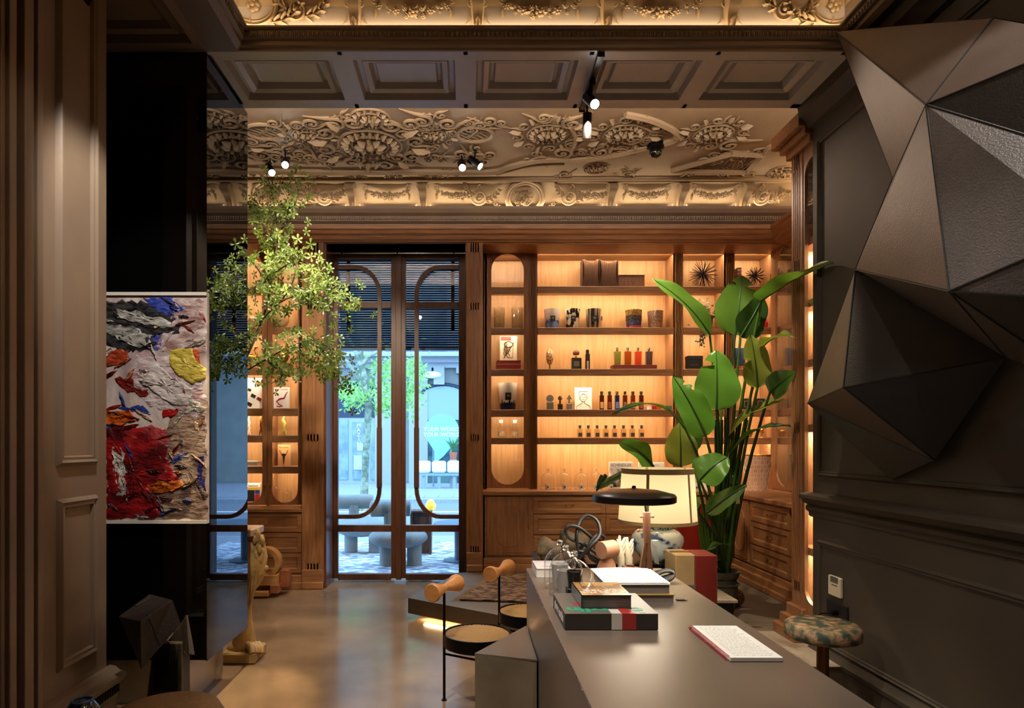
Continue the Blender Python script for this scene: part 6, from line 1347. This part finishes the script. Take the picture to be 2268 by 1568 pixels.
# thermostat and socket
L=(XR,3.95,.70); t=thing('thermostat','white wall thermostat with grey display on the right wall','thermostat',L); TM=T(L)
MB(TM).bbox(XR-.022,XR,3.885,4.015,Z(1325,3.90),Z(1273,4.0)-.0,.005).build('casing',pm('off_white_plastic','#cfc4ae',.45),t); MB(TM).box(XR-.0235,XR-.02,3.905,3.985,.655,.69).build('display',pm('grey_lcd','#5d5d5c',.3),t)
for k in range(3): MB(TM).box(XR-.0235,XR-.02,3.915+.02*k,3.930+.02*k,.637,.642).build('button',bk,t)
L=(XR,3.93,.46); t=thing('socket_plate','black double socket plate with plug leads behind the stool','socket',L); TM=T(L); MB(TM).bbox(XR-.012,XR,3.83,4.05,.43,.535,.003).build('plate',bk,t); MB(TM).cyl((XR-.012,3.93,.48),(XR-.05,3.93,.475),.016,n=12).tube([(XR-.05,3.93,.475),(XR-.09,3.95,.47),(XR-.12,4.0,.43),(XR-.1,4.05,.3)],.004,6).build('plug_lead',blackm,t,smooth=50)
# ---------------------------------------------------------------- faceted wall sculpture
def V(px,py,x_): D=F*x_/(px-CX); return Vector((x_,D,Z(py,D)))
v1=V(1852,70,1.98); v2=V(2051,232,1.72); v3=V(1978,394,2.12); v4=V(1895,597,1.95); v5=V(2103,645,1.66); v6=V(1868,858,1.80); v7=V(1789,893,1.98); v8=V(1975,1062,2.19); v9=V(2070,1020,2.17); v10=V(2228,792,2.19)
v11=V(2200,40,2.0); v12=V(2420,80,1.9); v13=V(2420,345,1.85); v14=V(2420,510,1.75); v15=V(2420,665,1.8); v16=V(2420,860,2.19); v17=V(2420,930,2.2)
Ls=Vector((XR,2.9,2.4)); t=thing('faceted_sculpture','large black faceted leather wall sculpture on the right wall','sculpture',Ls); TM=T(Ls)
lea=pm('black_leather','#4a3f3a',.42,bump=.25,bscale=160,col2='#524640',scale=5); lea_shade=pm('black_leather_shaded','#161211',.5,bump=.25,bscale=160)  # second tone: the same leather darkened for faces turned from the light
lea_lit=pm('black_leather_lit','#5c5553',.45,bump=.4,bscale=140,col2='#655d5a',scale=6)  # same leather lightened for the faces that catch the light
faces=[([v1,v3,v2],lea),([v1,v2,v11],lea),([v2,v12,v11],lea),([v2,v13,v12],lea_shade),([v2,v5,v14,v13],lea_lit),([v2,v3,v4,v5],lea),([v5,v15,v14],lea_lit),([v5,v16,v15],lea_shade),([v5,v10,v16],lea),([v4,v10,v5],lea),([v4,v6,v10],lea_shade),([v6,v9,v10],lea_shade),([v4,v7,v6],lea),([v7,v9,v6],lea),([v7,v8,v9],lea_shade)]
for P_,mt_ in faces:
    m=MB(TM); c=sum(P_,Vector())/len(P_); n=(P_[1]-P_[0]).cross(P_[2]-P_[0]).normalized()
    if n.x>0: n=-n
    Q=[p+(c-p)*.006 for p in P_]; k=len(Q)
    m.add(Q+[q-n*.012 for q in Q],[tuple(range(k)),tuple(range(2*k-1,k-1,-1))]+[(i,(i+1)%k,k+(i+1)%k,k+i) for i in range(k)]); m.build('panel',mt_,t)
for a,b in ((v1,v2),(v2,v11),(v2,v12),(v2,v13),(v2,v5),(v4,v5),(v5,v14),(v5,v15),(v5,v16),(v4,v6),(v6,v7),(v6,v9),(v7,v9),(v5,v10),(v6,v10),(v3,v4),(v2,v3)):
    MB(TM).tube([a,b],.0045,6).build('seam',lea_shade,t)
# returns to the wall
def wp(v): return Vector((XR-.002,v.y+.05,v.z))
for a,b in ((v1,v3),(v3,v4),(v4,v7),(v7,v8),(v11,v1)):
    MB(TM).add([a,b,wp(b),wp(a)],[(0,1,2,3)]).build('return_panel',lea_shade,t,solid=.004)
# ---------------------------------------------------------------- track lights, camera, speakers
def spotlamp(p,d,label,on_=True,group='track spotlights',r=.032,l_=.15,stem=.08):
    t=thing('track_spotlight',label,'spotlight',p,group=group); d=Vector(d).normalized(); c=Vector((0,0,-stem))
    MB().box(-.018,.018,-.05,.05,-.02,0).cyl((0,0,-.02),(0,0,-stem+.01),.007,n=8).build('mount',blackm,t)
    MB().tube([c-d*l_*.5,c+d*l_*.5],[r,r],20).build('housing',blackm,t,smooth=40)
    MB().tube([c+d*(l_*.5),c+d*(l_*.5+.002)],[r*.82,r*.82],20).build('lens',pm('lens_on',(1,.97,.9),.3,emit=25) if on_ else blackm,t)
    return t
L=(X(1305,3.95),3.95,ZS-.001); t=thing('ceiling_track','black ceiling light track between the coffers','track',(.738,3.93,ZS-.001)); MB().box(-.016,.016,-.30,.29,-.022,0).build('rail',blackm,t); MB().box(-.02,.02,-.31,-.30,-.026,0).box(-.02,.02,.29,.30,-.026,0).build('end_cap',blackm,t)
spotlamp((.738,3.92,ZS-.023),(.12,-.55,-.5),'glowing black spotlight on the beam track, aimed at the camera',stem=.09)
spotlamp((.738,4.05,ZS-.023),(.02,.25,-1),'unlit black spotlight hanging straight down from the beam track',False,stem=.18,r=.028)
for a,D,lb_,dd in ((632,5.9,'glowing spotlight on the front room ceiling at the left',(.25,-1,-.8)),(598,6.05,'second glowing spotlight on the left of the ceiling behind leaves',(.6,-.8,-.9)),(1023,5.95,'glowing spotlight on the ceiling above the door, left of two',(.1,-1,-.9)),(1052,5.9,'spotlight above the door turned to the right, right of two',(.9,-.4,-.8))): spotlamp((X(a,D),D,ZC),dd,lb_,r=.036,l_=.13,stem=.11)
L=(X(1452,5.75),5.75,ZC); t=thing('dome_camera','black dome security camera on the ornate ceiling','camera',L); MB().lathe([(.075,0),(.075,-.05),(.06,-.06)],n=28).build('base',blackm,t,smooth=40); MB().sph((0,0,-.085),(.055,.055,.05),18,10).build('dome',pm('gloss_black','#0a0a0b',.08,coat=.6),t,smooth=60); MB().cyl((0,-.04,-.1),(0,-.06,-.115),.015,n=12).build('lens',chrome,t)
L=(-2.05,3.1,ZS+.05); spotlamp((-1.72,2.95,ZS),(-.6,.5,-.5),'large black spotlight at the upper left by the panelled wall',False,r=.05,l_=.3,stem=.06)
# ---------------------------------------------------------------- wooden beams stack, foreground stool, blue vase
dk=pm('charred_beam','#1c120d',.65,col2='#2a1c14',scale=7,stretch=(2,2,2),bump=.6,bscale=20,detail=10); dk2=pm('weathered_beam','#2c231c',.7,col2='#453729',scale=9,stretch=(5,5,.5),bump=.6,detail=10)
def hx(P_,name,mt_,par,TMl): q=[Vector(p) for p in P_]; return MB(TMl).hexa(q).build(name,mt_,par,bevel=.004)
D=3.15
L=(-1.4,3.25,0); t=thing('timber_block','dark sawn timber block balanced on its edge on the stacked beams','sculpture',L,group=None); TM=T(L)
a=W(262,1365,3.05); b=W(311,1376,2.95); c=W(382,1328,3.2); d=W(331,1315,3.3)
dn=Vector((.03,.0,-.30)); e_=W(312,1484,3.0)
lo=[a+Vector((.085,.02,-.22)),e_,W(401,1372,3.2)+Vector((-.0,0,-.02)),W(372,1395,3.35)]
hx([lo[0],lo[1],lo[2],lo[3],a,b,c,d],'beam',dk,t,TM)
m=MB(TM); m.tube([b+(c-b)*.25+Vector((-.01,-.004,.004)),b+(c-b)*.3+Vector((.01,-.004,-.05)),b+(c-b)*.45+Vector((.02,-.004,-.16))],.003,5); m.tube([a+(d-a)*.4+Vector((.02,0,.002)),a+(d-a)*.75+Vector((.04,0,.002))],[.006,.01],5); m.build('crack',bk,t)
L=(-1.40,3.38,0); t=thing('timber_post','upright weathered timber post under the tilted block','sculpture',L); TM=T(L)
hx([W(318,1600,3.3)*1,W(402,1600,3.3),W(422,1600,3.46),W(340,1600,3.46),W(340,1425,3.3),W(402,1425,3.3),W(420,1400,3.46),W(345,1400,3.46)],'beam',dk2,t,TM)
m=MB(TM); 
for k in range(9): x_=X(342+6.5*k,3.295); m.box(x_,x_+.0022,3.288,3.3,.25,.46)
m.build('groove',bk,t)
for o in bpy.data.objects:
    pass
L=(-1.36,3.45,.4); t=thing('timber_wedge','slanted weathered timber wedge leaning at the right of the tilted block','sculpture',L); TM=T(L)
q=[W(368,1424,3.33),W(420,1452,3.33),W(432,1450,3.45),W(380,1420,3.45),W(402,1378,3.33),W(413,1361,3.33),W(416,1362,3.45),W(405,1378,3.45)]; hx(q,'beam',dk2,t,TM); MB(TM).tube([q[1]+Vector((-.03,0,.02)),q[1]+Vector((-.01,0,0)),q[1]+Vector((.01,0,.01))],.003,5).build('crack',bk,t)
D=2.52; L=(X(370,D),D,0); z=Z(1566,D); t=thing('upholstered_stool','round tan upholstered stool in the near left corner','stool',L); MB().lathe([(.16,z-.13),(.205,z-.10),(.213,z-.05),(.19,z-.01),(.12,z+.012),(.0001,z+.018)],n=48).build('cushion',pm('tan_fabric','#8a6636',.75,col2='#7a582e',scale=60,bump=.5,bscale=200),t,smooth=60); MB().lathe([(.217,z-.10),(.222,z-.085),(.217,z-.07)],n=48,cap=False).build('piping',dk,t,smooth=60)
for a_ in (.5,2.1,3.7,5.3): MB().cyl((.14*math.cos(a_),.14*math.sin(a_),z-.13),(.17*math.cos(a_),.17*math.sin(a_),0),.018,.012,10).build('leg',dk,t)
D=2.3; L=(X(182,D),D,0); t=thing('blue_vase','dark blue glass vase just visible at the bottom left','vase',L); z=Z(1551,D); MB().lathe([(.06,0),(.08,.1),(.05,z-.12),(.055,z-.03),(.035,z),(.0001,z)],n=28,cap=False).build('body',pm('cobalt_glass','#0c1638',.08,coat=1),t,smooth=60); MB().tube([(.033*math.cos(2*PI*i/20),.033*math.sin(2*PI*i/20),z) for i in range(20)],.004,6,closed=True).build('rim',pm('blue_rim','#4a6aa0',.1),t)
# ---------------------------------------------------------------- lion monopod
st=pm('yellow_stone','#bf9a5c',.55,col2='#8a6a3a',scale=6,bump=.4,bscale=30,contrast=(.4,.7)); D=4.55
L=(X(545,D),D,0); t=thing('lion_monopod','carved yellow stone lion leg support with marble top behind the mirror pier','statue',L)
P2=lambda px,py,d=0:W(px,py,D+d)-Vector(L)
m=MB(); m.tube([P2(540,1440),P2(541,1400),P2(545,1372),P2(546,1340),P2(549,1310),P2(558,1280),P2(560,1250)],[.09,.07,.04,.035,.045,.075,.09],16); m.tube([P2(560,1270),P2(560,1235),P2(558,1200),P2(555,1180)],[.085,.10,.085,.06],14); m.build('leg_body',st,t,smooth=70)
m=MB(); 
for k in range(90):
    u=k/89; m.sph(P2(562+R.uniform(-14,20),1182+62*u+R.uniform(-4,4),R.uniform(-.08,-.0)),(.018,.017,.034),8,5)
m.sph(P2(588,1258),.022,10,6); m.build('mane',st,t,smooth=70)
m=MB()
for k in range(4): m.tube([P2(548+7*k,1262,-.07),P2(546+6*k,1300,-.06),P2(546+2*k,1345,-.03)],[.014,.012,.006],6)
m.build('feather',st,t,smooth=70)
m=MB(); 
for k in range(4): m.tube([P2(548+8*k,1425,-.05+.03*k),P2(558+6*k,1438,-.1+.03*k),P2(560+6*k,1448,-.12+.03*k)],[.022,.03,.02],8)
m.sph(P2(535,1435),(.10,.09,.06),14,8); m.build('paw',st,t,smooth=70)
zb=Z(1470,4.35); MB().bbox(X(503,D)-L[0],X(578,D)-L[0],-.13,.13,0,.075,.01).build('base',st,t)
MB().bbox(X(520,D)-L[0],X(571,D)-L[0],-.12,.14,Z(1184,D),Z(1168,D),.006).build('marble_top',pm('pink_marble','#c4a28a',.3,col2='#a98468',scale=5),t)
MB().box(X(530,D)-L[0],X(562,D)-L[0],.02,.12,Z(1250,D),Z(1184,D)).build('back_block',st,t)
# ---------------------------------------------------------------- wooden ring sculpture by the cabinet
bw=pm('pale_beech','#b98550',.5,col2='#a87440',scale=6,stretch=(1,1,4)); D=6.42; L=(X(600,D),D,0); t=thing('wood_ring_sculpture','pale wooden ring standing on stacked blocks before the left cabinet','sculpture',L); s=D/F
c=P3=lambda px,py:(X(px,D)-L[0],Z(py,D)); cx_,cz_=c(589,1245); ro_,ri=34*s,24*s
n=32; vs=[];fs=[]
for y in (-.06,.06):
    for i in range(n): a=2*PI*i/n; vs+=[(cx_+ro_*math.cos(a),y,cz_+ro_*math.sin(a)),(cx_+ri*math.cos(a),y,cz_+ri*math.sin(a))]
for i in range(n):
    j=(i+1)%n; a,b,c2,d=2*i,2*j,2*i+1,2*j+1; e_=2*n
    fs+=[(a,b,d,c2),(e_+a,e_+c2,e_+d,e_+b),(a,e_+a,e_+b,b),(c2,d,e_+d,e_+c2)]
MB().add(vs,fs).build('ring',bw,t,smooth=30)
for k,(a,b,y0,y1,d0,d1) in enumerate(((560,620,1270,1292,-.10,.08),(621,638,1263,1300,-.02,.12),(606,624,1291,1308,-.12,.02),(566,603,1304,1314,-.14,.0),(560,600,1292,1306,-.0,.12))):
    MB().bbox(X(a,D)-L[0],X(b,D)-L[0],d0,d1,max(0,Z(y1,D)),Z(y0,D),.003).build('block',pm('redwood','#9a5a34',.5,col2='#84482a',scale=6,stretch=(1,1,4)) if k in (1,2) else bw,t)
# ---------------------------------------------------------------- big plant
L=Vector((X(1593,5.05),5.05,ZP)); bp=thing('giant_bird_of_paradise','tall plant with large paddle leaves in a rough stone pot','plant',L)
m=MB(); zt=Z(1262,5.05)-ZP
pr=[(.09,0),(.115,.05),(.12,.12),(.135,.2),(.125,.28),(.13,zt-.06),(.145,zt-.03),(.15,zt),(.13,zt),(.12,zt-.04),(.0001,zt-.04)]
potm=pm('rough_stone_pot','#5e5442',.85,col2='#3c3529',scale=12,bump=.9,bscale=40,detail=9)
MB().lathe(pr,n=40,cap=False).build('pot',potm,bp,smooth=50); MB().lathe([(.0001,zt-.03),(.122,zt-.035)],n=24,cap=False).build('soil',pm('soil','#1c140e',.9,bump=.8,bscale=50),bp)
m=MB(); m.tube([(.138*math.cos(2*PI*i/30),.138*math.sin(2*PI*i/30),zt-.10) for i in range(30)],.008,6,closed=True).build('rope_band',potm,bp)
def leafmat(n_,c1_,c2_):
    m_=pm(n_,c1_,.38,col2=c2_,scale=3,stretch=(1,1,1),bump=.2,bscale=40,coat=.15); nt=m_.node_tree
    tl=nt.nodes.new('ShaderNodeBsdfTranslucent'); c=hexc(c2_); tl.inputs[0].default_value=(c[0]*1.6,c[1]*1.6,c[2]*1.0,1); mx=nt.nodes.new('ShaderNodeMixShader'); mx.inputs[0].default_value=.28
    nt.links.new(nt.nodes['Principled BSDF'].outputs[0],mx.inputs[1]); nt.links.new(tl.outputs[0],mx.inputs[2]); nt.links.new(mx.outputs[0],nt.nodes['Material Output'].inputs[0]); return m_
LG=leafmat('leaf_green','#44631f','#527327'); LB=leafmat('leaf_bright','#558a2a','#659634'); LY=leafmat('leaf_olive','#6f7a2c','#7b8432'); LD=leafmat('leaf_dark','#2a441a','#33501f'); LM=leafmat('leaf_midrib','#26401a','#2c4a1c')
def bigleaf(base,tip,wpx,mat,nrm=(0,-1,.1),fold=.25,sag=.1,D0=5.0,D1=None,notch=(),shape=.62,stemto=None,stem=True,crook=.0):
    D1=D1 or D0; b=W(*base,D0)-L; tp_=W(*tip,D1)-L; ax=tp_-b; ln=ax.length; n=Vector(nrm); n=(n-ax.normalized()*n.dot(ax.normalized())).normalized(); sd=ax.normalized().cross(n); wd=wpx*D0/F
    def mid(u): return b+ax*u+n*(sag*ln*math.sin(u*PI))+Vector((0,0,-1))*(sag*.6*ln*u*u)+Vector((0,0,1))*(sag*.6*ln*u)
    NU,NV=26,5
    def pw(u): return max(.0,math.sin(PI*min(1,u**shape)))**.62*(1 if u<.85 else 1)
    ph=R.uniform(0,6)
    vs=[];fs=[];idx={}
    for i in range(NU+1):
        u=i/NU; w_=wd*pw(min(max(u,.002),.998))
        for j in range(-NV,NV+1):
            v=j/NV; q=w_*v
            for (nu,ns,nd) in notch:
                if ns*v>0 and abs(u-nu)<.02: q*=1-nd*abs(v)
            idx[i,j]=len(vs); vs.append(mid(u)+sd*q+n*(abs(v)*w_*fold+.012*math.sin(u*11+ph+v*2)*abs(v)))
    for i in range(NU):
        for j in range(-NV,NV): fs.append((idx[i,j],idx[i+1,j],idx[i+1,j+1],idx[i,j+1]))
    o=MB().add(vs,fs).build('leaf',mat,bp,smooth=80)
    MB().tube([mid(i/10)-n*.003*0+n*.004 for i in range(11)],[.008*(1-.8*i/10) for i in range(11)],6).build('midrib',LM,o,smooth=60)
    if stem:
        s0=Vector((R.uniform(-.06,.06),R.uniform(-.05,.05),zt-.05)); sx=stemto or None
        c1_=s0+Vector((R.uniform(-.02,.02),0,(b.z-s0.z)*.5)); P_=[s0]
        for k in range(1,9):
            u=k/9; P_.append(s0*(1-u)**2+ (s0*.55+b*.45+Vector((-(b.x-s0.x)*.25,0,(b.z-s0.z)*.12)))*2*u*(1-u)+b*u*u)
        P_.append(b); P_.append(mid(.04))
        MB().tube(P_,[.017-.009*k/10 for k in range(len(P_))],8).build('stem',LD if R.random()<.6 else LG,bp,smooth=60)
bigleaf((1572,742),(1443,617),30,LG,(.35,-1,.55),.35,.06,4.95,4.8,notch=())
bigleaf((1628,742),(1642,611),54,LG,(0,-1,.05),.12,.03,4.9,4.95,notch=((.8,1,.7),(.86,-1,.5)))
bigleaf((1640,745),(1690,655),36,LD,(.3,-1,.0),.2,.04,4.8,4.8)
bigleaf((1686,668),(1846,582),26,LG,(-.2,-.6,1),.8,.02,4.72,3.93,shape=.45)
bigleaf((1587,907),(1586,776),51,LB,(0,-1,.05),.1,.03,4.75,4.8,notch=((.75,-1,.8),))
bigleaf((1678,858),(1662,740),34,LY,(.1,-1,0),.2,.03,4.6,4.6,notch=((.5,-1,.6),))
bigleaf((1688,770),(1762,748),22,LY,(0,-.6,1),.4,.12,4.6,4.35)
bigleaf((1706,868),(1762,826),30,LD,(.1,-1,.4),.2,.05,4.55,4.3)
bigleaf((1563,966),(1490,832),38,LB,(.1,-1,.1),.15,.05,4.7,4.75,notch=((.82,1,.7),(.7,1,.5)))
bigleaf((1518,950),(1356,917),13,LG,(0,-.4,1),.3,.16,4.9,4.6)
bigleaf((1508,1032),(1505,935),36,LY,(-.1,-1,0),.15,.04,5.2,5.2)
bigleaf((1447,1034),(1372,980),34,LB,(.0,-1,.75),.12,.08,4.9,4.75)
bigleaf((1550,1064),(1612,1012),40,LB,(0,-.8,.8),.15,.10,4.7,4.7)
bigleaf((1528,1000),(1530,860),30,LD,(.2,-1,0),.1,.03,5.25,5.3)
bigleaf((1616,965),(1738,886),24,LY,(.2,-.7,.8),.4,.08,4.85,4.5)
bigleaf((1618,1008),(1752,944),15,LD,(0,-.4,1),.4,.14,4.75,4.4,notch=((.75,1,.9),(.82,-1,.8)))
bigleaf((1565,1136),(1655,1074),20,LG,(-.1,-.9,.5),.3,.06,4.6,4.5)
bigleaf((1600,1062),(1640,1020),26,LD,(0,-1,.2),.2,.04,4.95,4.95)
bigleaf((1558,1230),(1618,1206),9,LB,(0,-.3,1),.4,.15,4.8,4.75)
bigleaf((1600,870),(1562,835),26,LD,(0,-1,.2),.2,.04,5.2,5.2)
bigleaf((1340,1052),(1320,1088),8,LD,(0,-.8,.5),.2,.1,4.7,4.6,stem=False)
bigleaf((1385,1050),(1322,1086),9,LG,(0,-.8,.5),.2,.1,4.7,4.6,stem=False)
bigleaf((1540,1130),(1535,1085),10,LB,(0,-1,.2),.2,.05,4.75,4.75)
for k in range(9): 
    a=(1560+k*5,1240); b_=(1538+k*9+R.uniform(-4,4),1150-R.uniform(0,30)); P_=[W(*a,4.95)-L,W((a[0]+b_[0])/2,(a[1]+b_[1])/2,4.85)-L,W(*b_,4.8)-L]; MB().tube(smooth(P_),[.012,.012,.011,.010,.009,.008,.007,.006,.005,.004,.003],6).build('shoot',LB if k<5 else LG,bp,smooth=60)
for k in range(6):
    x0_=1585+k*8; MB().tube(smooth([W(x0_-4,1235,5.0)-L,W(x0_+2,1080,4.95)-L,W(x0_+k*6,930,4.9)-L]),[.02,.019,.018,.017,.016,.015,.014,.013,.012,.011,.010],8).build('stem',LD,bp,smooth=60)
tagp=MB(Matrix.Translation(-L)); q=W(1634,1100,4.6); tagp.box(q.x-.012,q.x+.014,4.6,4.602,q.z-.05,q.z+.03).build('price_tag',pm('tan_tag','#a89878',.6),bp)
L=(X(1628,5.3),5.3,ZP); t=thing('woven_ball','brown woven ball on the floor behind the plant pot','ornament',L); m=MB(); m.sph((0,0,.07),.065,16,10).build('core',pm('brown_weave','#5a3a20',.8,bump=.8,col2='#8a5c34',scale=40),t,smooth=60); m=MB()
for k in range(8): a=PI*k/8; m.tube([(.068*math.cos(u)*math.cos(a),.068*math.cos(u)*math.sin(a),.07+.068*math.sin(u)) for u in [2*PI*i/24 for i in range(24)]],.005,5,closed=True)
m.build('strand',MATS['brown_weave'],t)
L=(X(1545,6.3),6.3,ZP); t=thing('red_drum','tall red lacquer stand behind the jar lamp','stand',L); MB().lathe([(.2,0),(.2,.72)],n=30).build('drum_body',pm('red_lacquer','#8a1c12',.3,coat=.4),t,smooth=40); MB().lathe([(.215,.72),(.215,.75)],n=30).build('drum_top',MATS['red_lacquer'],t)
# ---------------------------------------------------------------- cut branch at the left
D=4.95; L=Vector((X(440,D),D,0)); bt=thing('leafy_branch','tall cut branch with small green leaf whorls beside the mirror pier','plant',L)
MB().lathe([(.10,0),(.16,.15),(.17,.4),(.10,.7),(.07,.8),(.085,.85),(.075,.85),(.06,.8),(.0001,.78)],n=32,cap=False).build('vase',pm('dark_vase','#22201e',.3,coat=.3),bt,smooth=60)
bkm=pm('twig_bark','#2e241a',.8); B2=lambda px,py,d=0:W(px,py,D+d)-L
brs=[[(440,1195,0),(470,1000,0),(520,850,0),(560,760,0),(590,680,.05),(605,600,.05),(615,520,.1),(605,440,.1),(590,385,.1)],
[(530,830,0),(600,790,-.05),(650,765,-.1),(700,755,-.1),(745,790,-.1),(750,850,-.1)],[(575,715,0),(620,670,-.1),(680,650,-.1),(730,660,-.1),(790,665,-.1)],[(600,610,.05),(650,580,0),(690,590,0),(720,640,0),(745,740,0)],[(598,640,.05),(560,580,.1),(520,540,.1),(480,530,.1)],[(612,540,.1),(570,480,.1),(540,440,.1),(490,440,.15)],[(615,520,.1),(640,480,.1),(660,430,.05),(650,390,.05)],[(560,760,0),(520,700,.1),(480,690,.1)],[(650,765,-.1),(690,800,-.1),(720,800,-.1)],[(545,790,0),(500,720,.1),(470,745,.1)],[(620,670,-.1),(650,620,-.15),(660,545,-.15)],[(600,790,-.05),(625,830,-.08),(600,850,-.05)]]
pts=[]
for i,b in enumerate(brs):
    P_=smooth([B2(*q) for q in b],4); n=len(P_); r0=.014 if i==0 else .007
    MB().tube(P_,[r0*(1-.8*k/n) for k in range(n)],6).build('branch',bkm,bt,smooth=60)
    for k,q in enumerate(P_):
        if i==0 and k<16: continue
        pts.append(q)
lvm=[leafmat('sprig_a','#4d6228','#64793a'),leafmat('sprig_b','#6a7c3c','#8a9a54'),leafmat('sprig_c','#38491f','#4a5c2c')]
def whorl(mb,c,s,n):
    n=Vector(n).normalized(); u=n.orthogonal().normalized(); v=n.cross(u); a0=R.uniform(0,6.28)
    for k in range(5):
        a=a0+2*PI*k/5+R.uniform(-.2,.2); d=u*math.cos(a)+v*math.sin(a); e_=n.cross(d); l_=s*R.uniform(.8,1.15)
        c=Vector(c); mb.add([c,c+d*l_*.45+e_*l_*.17+n*l_*.1,c+d*l_*.8+e_*l_*.24+n*l_*.06,c+d*l_*1.05+n*0,c+d*l_*.8-e_*l_*.24+n*l_*.06,c+d*l_*.45-e_*l_*.17+n*l_*.1,c+d*l_*.55],[(0,1,6),(1,2,6),(2,3,6),(3,4,6),(4,5,6),(5,0,6)])
ps=[]
for i in range(9):
    mb=MB(); whorl(mb,(0,0,0),.042,(R.uniform(-.5,.5),-1,R.uniform(-.3,.9))); o=mb.build('leaf_whorl',lvm[i%3],bt); ps.append(o); o.location=R.choice(pts)+Vector((R.gauss(0,.03),R.gauss(0,.05),R.gauss(0,.03)))
for k in range(280):
    c=R.choice(ps).copy(); COL.objects.link(c); c.parent=bt; c.location=R.choice(pts)+Vector((R.gauss(0,.055),R.gauss(0,.08),R.gauss(0,.055))); c.scale=(1,1,1); c.scale=[R.uniform(.8,1.15)]*3; c.rotation_euler=(R.uniform(-.5,.5),R.uniform(-3,3),R.uniform(-.5,.5))
m=MB()
for k in range(420): whorl(m,R.choice(pts)+Vector((R.gauss(0,.07),R.gauss(0,.1),R.gauss(0,.07))),.036,(R.uniform(-.8,.8),-1,R.uniform(-.5,1)))
tag(m.build('leaf_cluster',lvm[0],bt),kind='stuff')
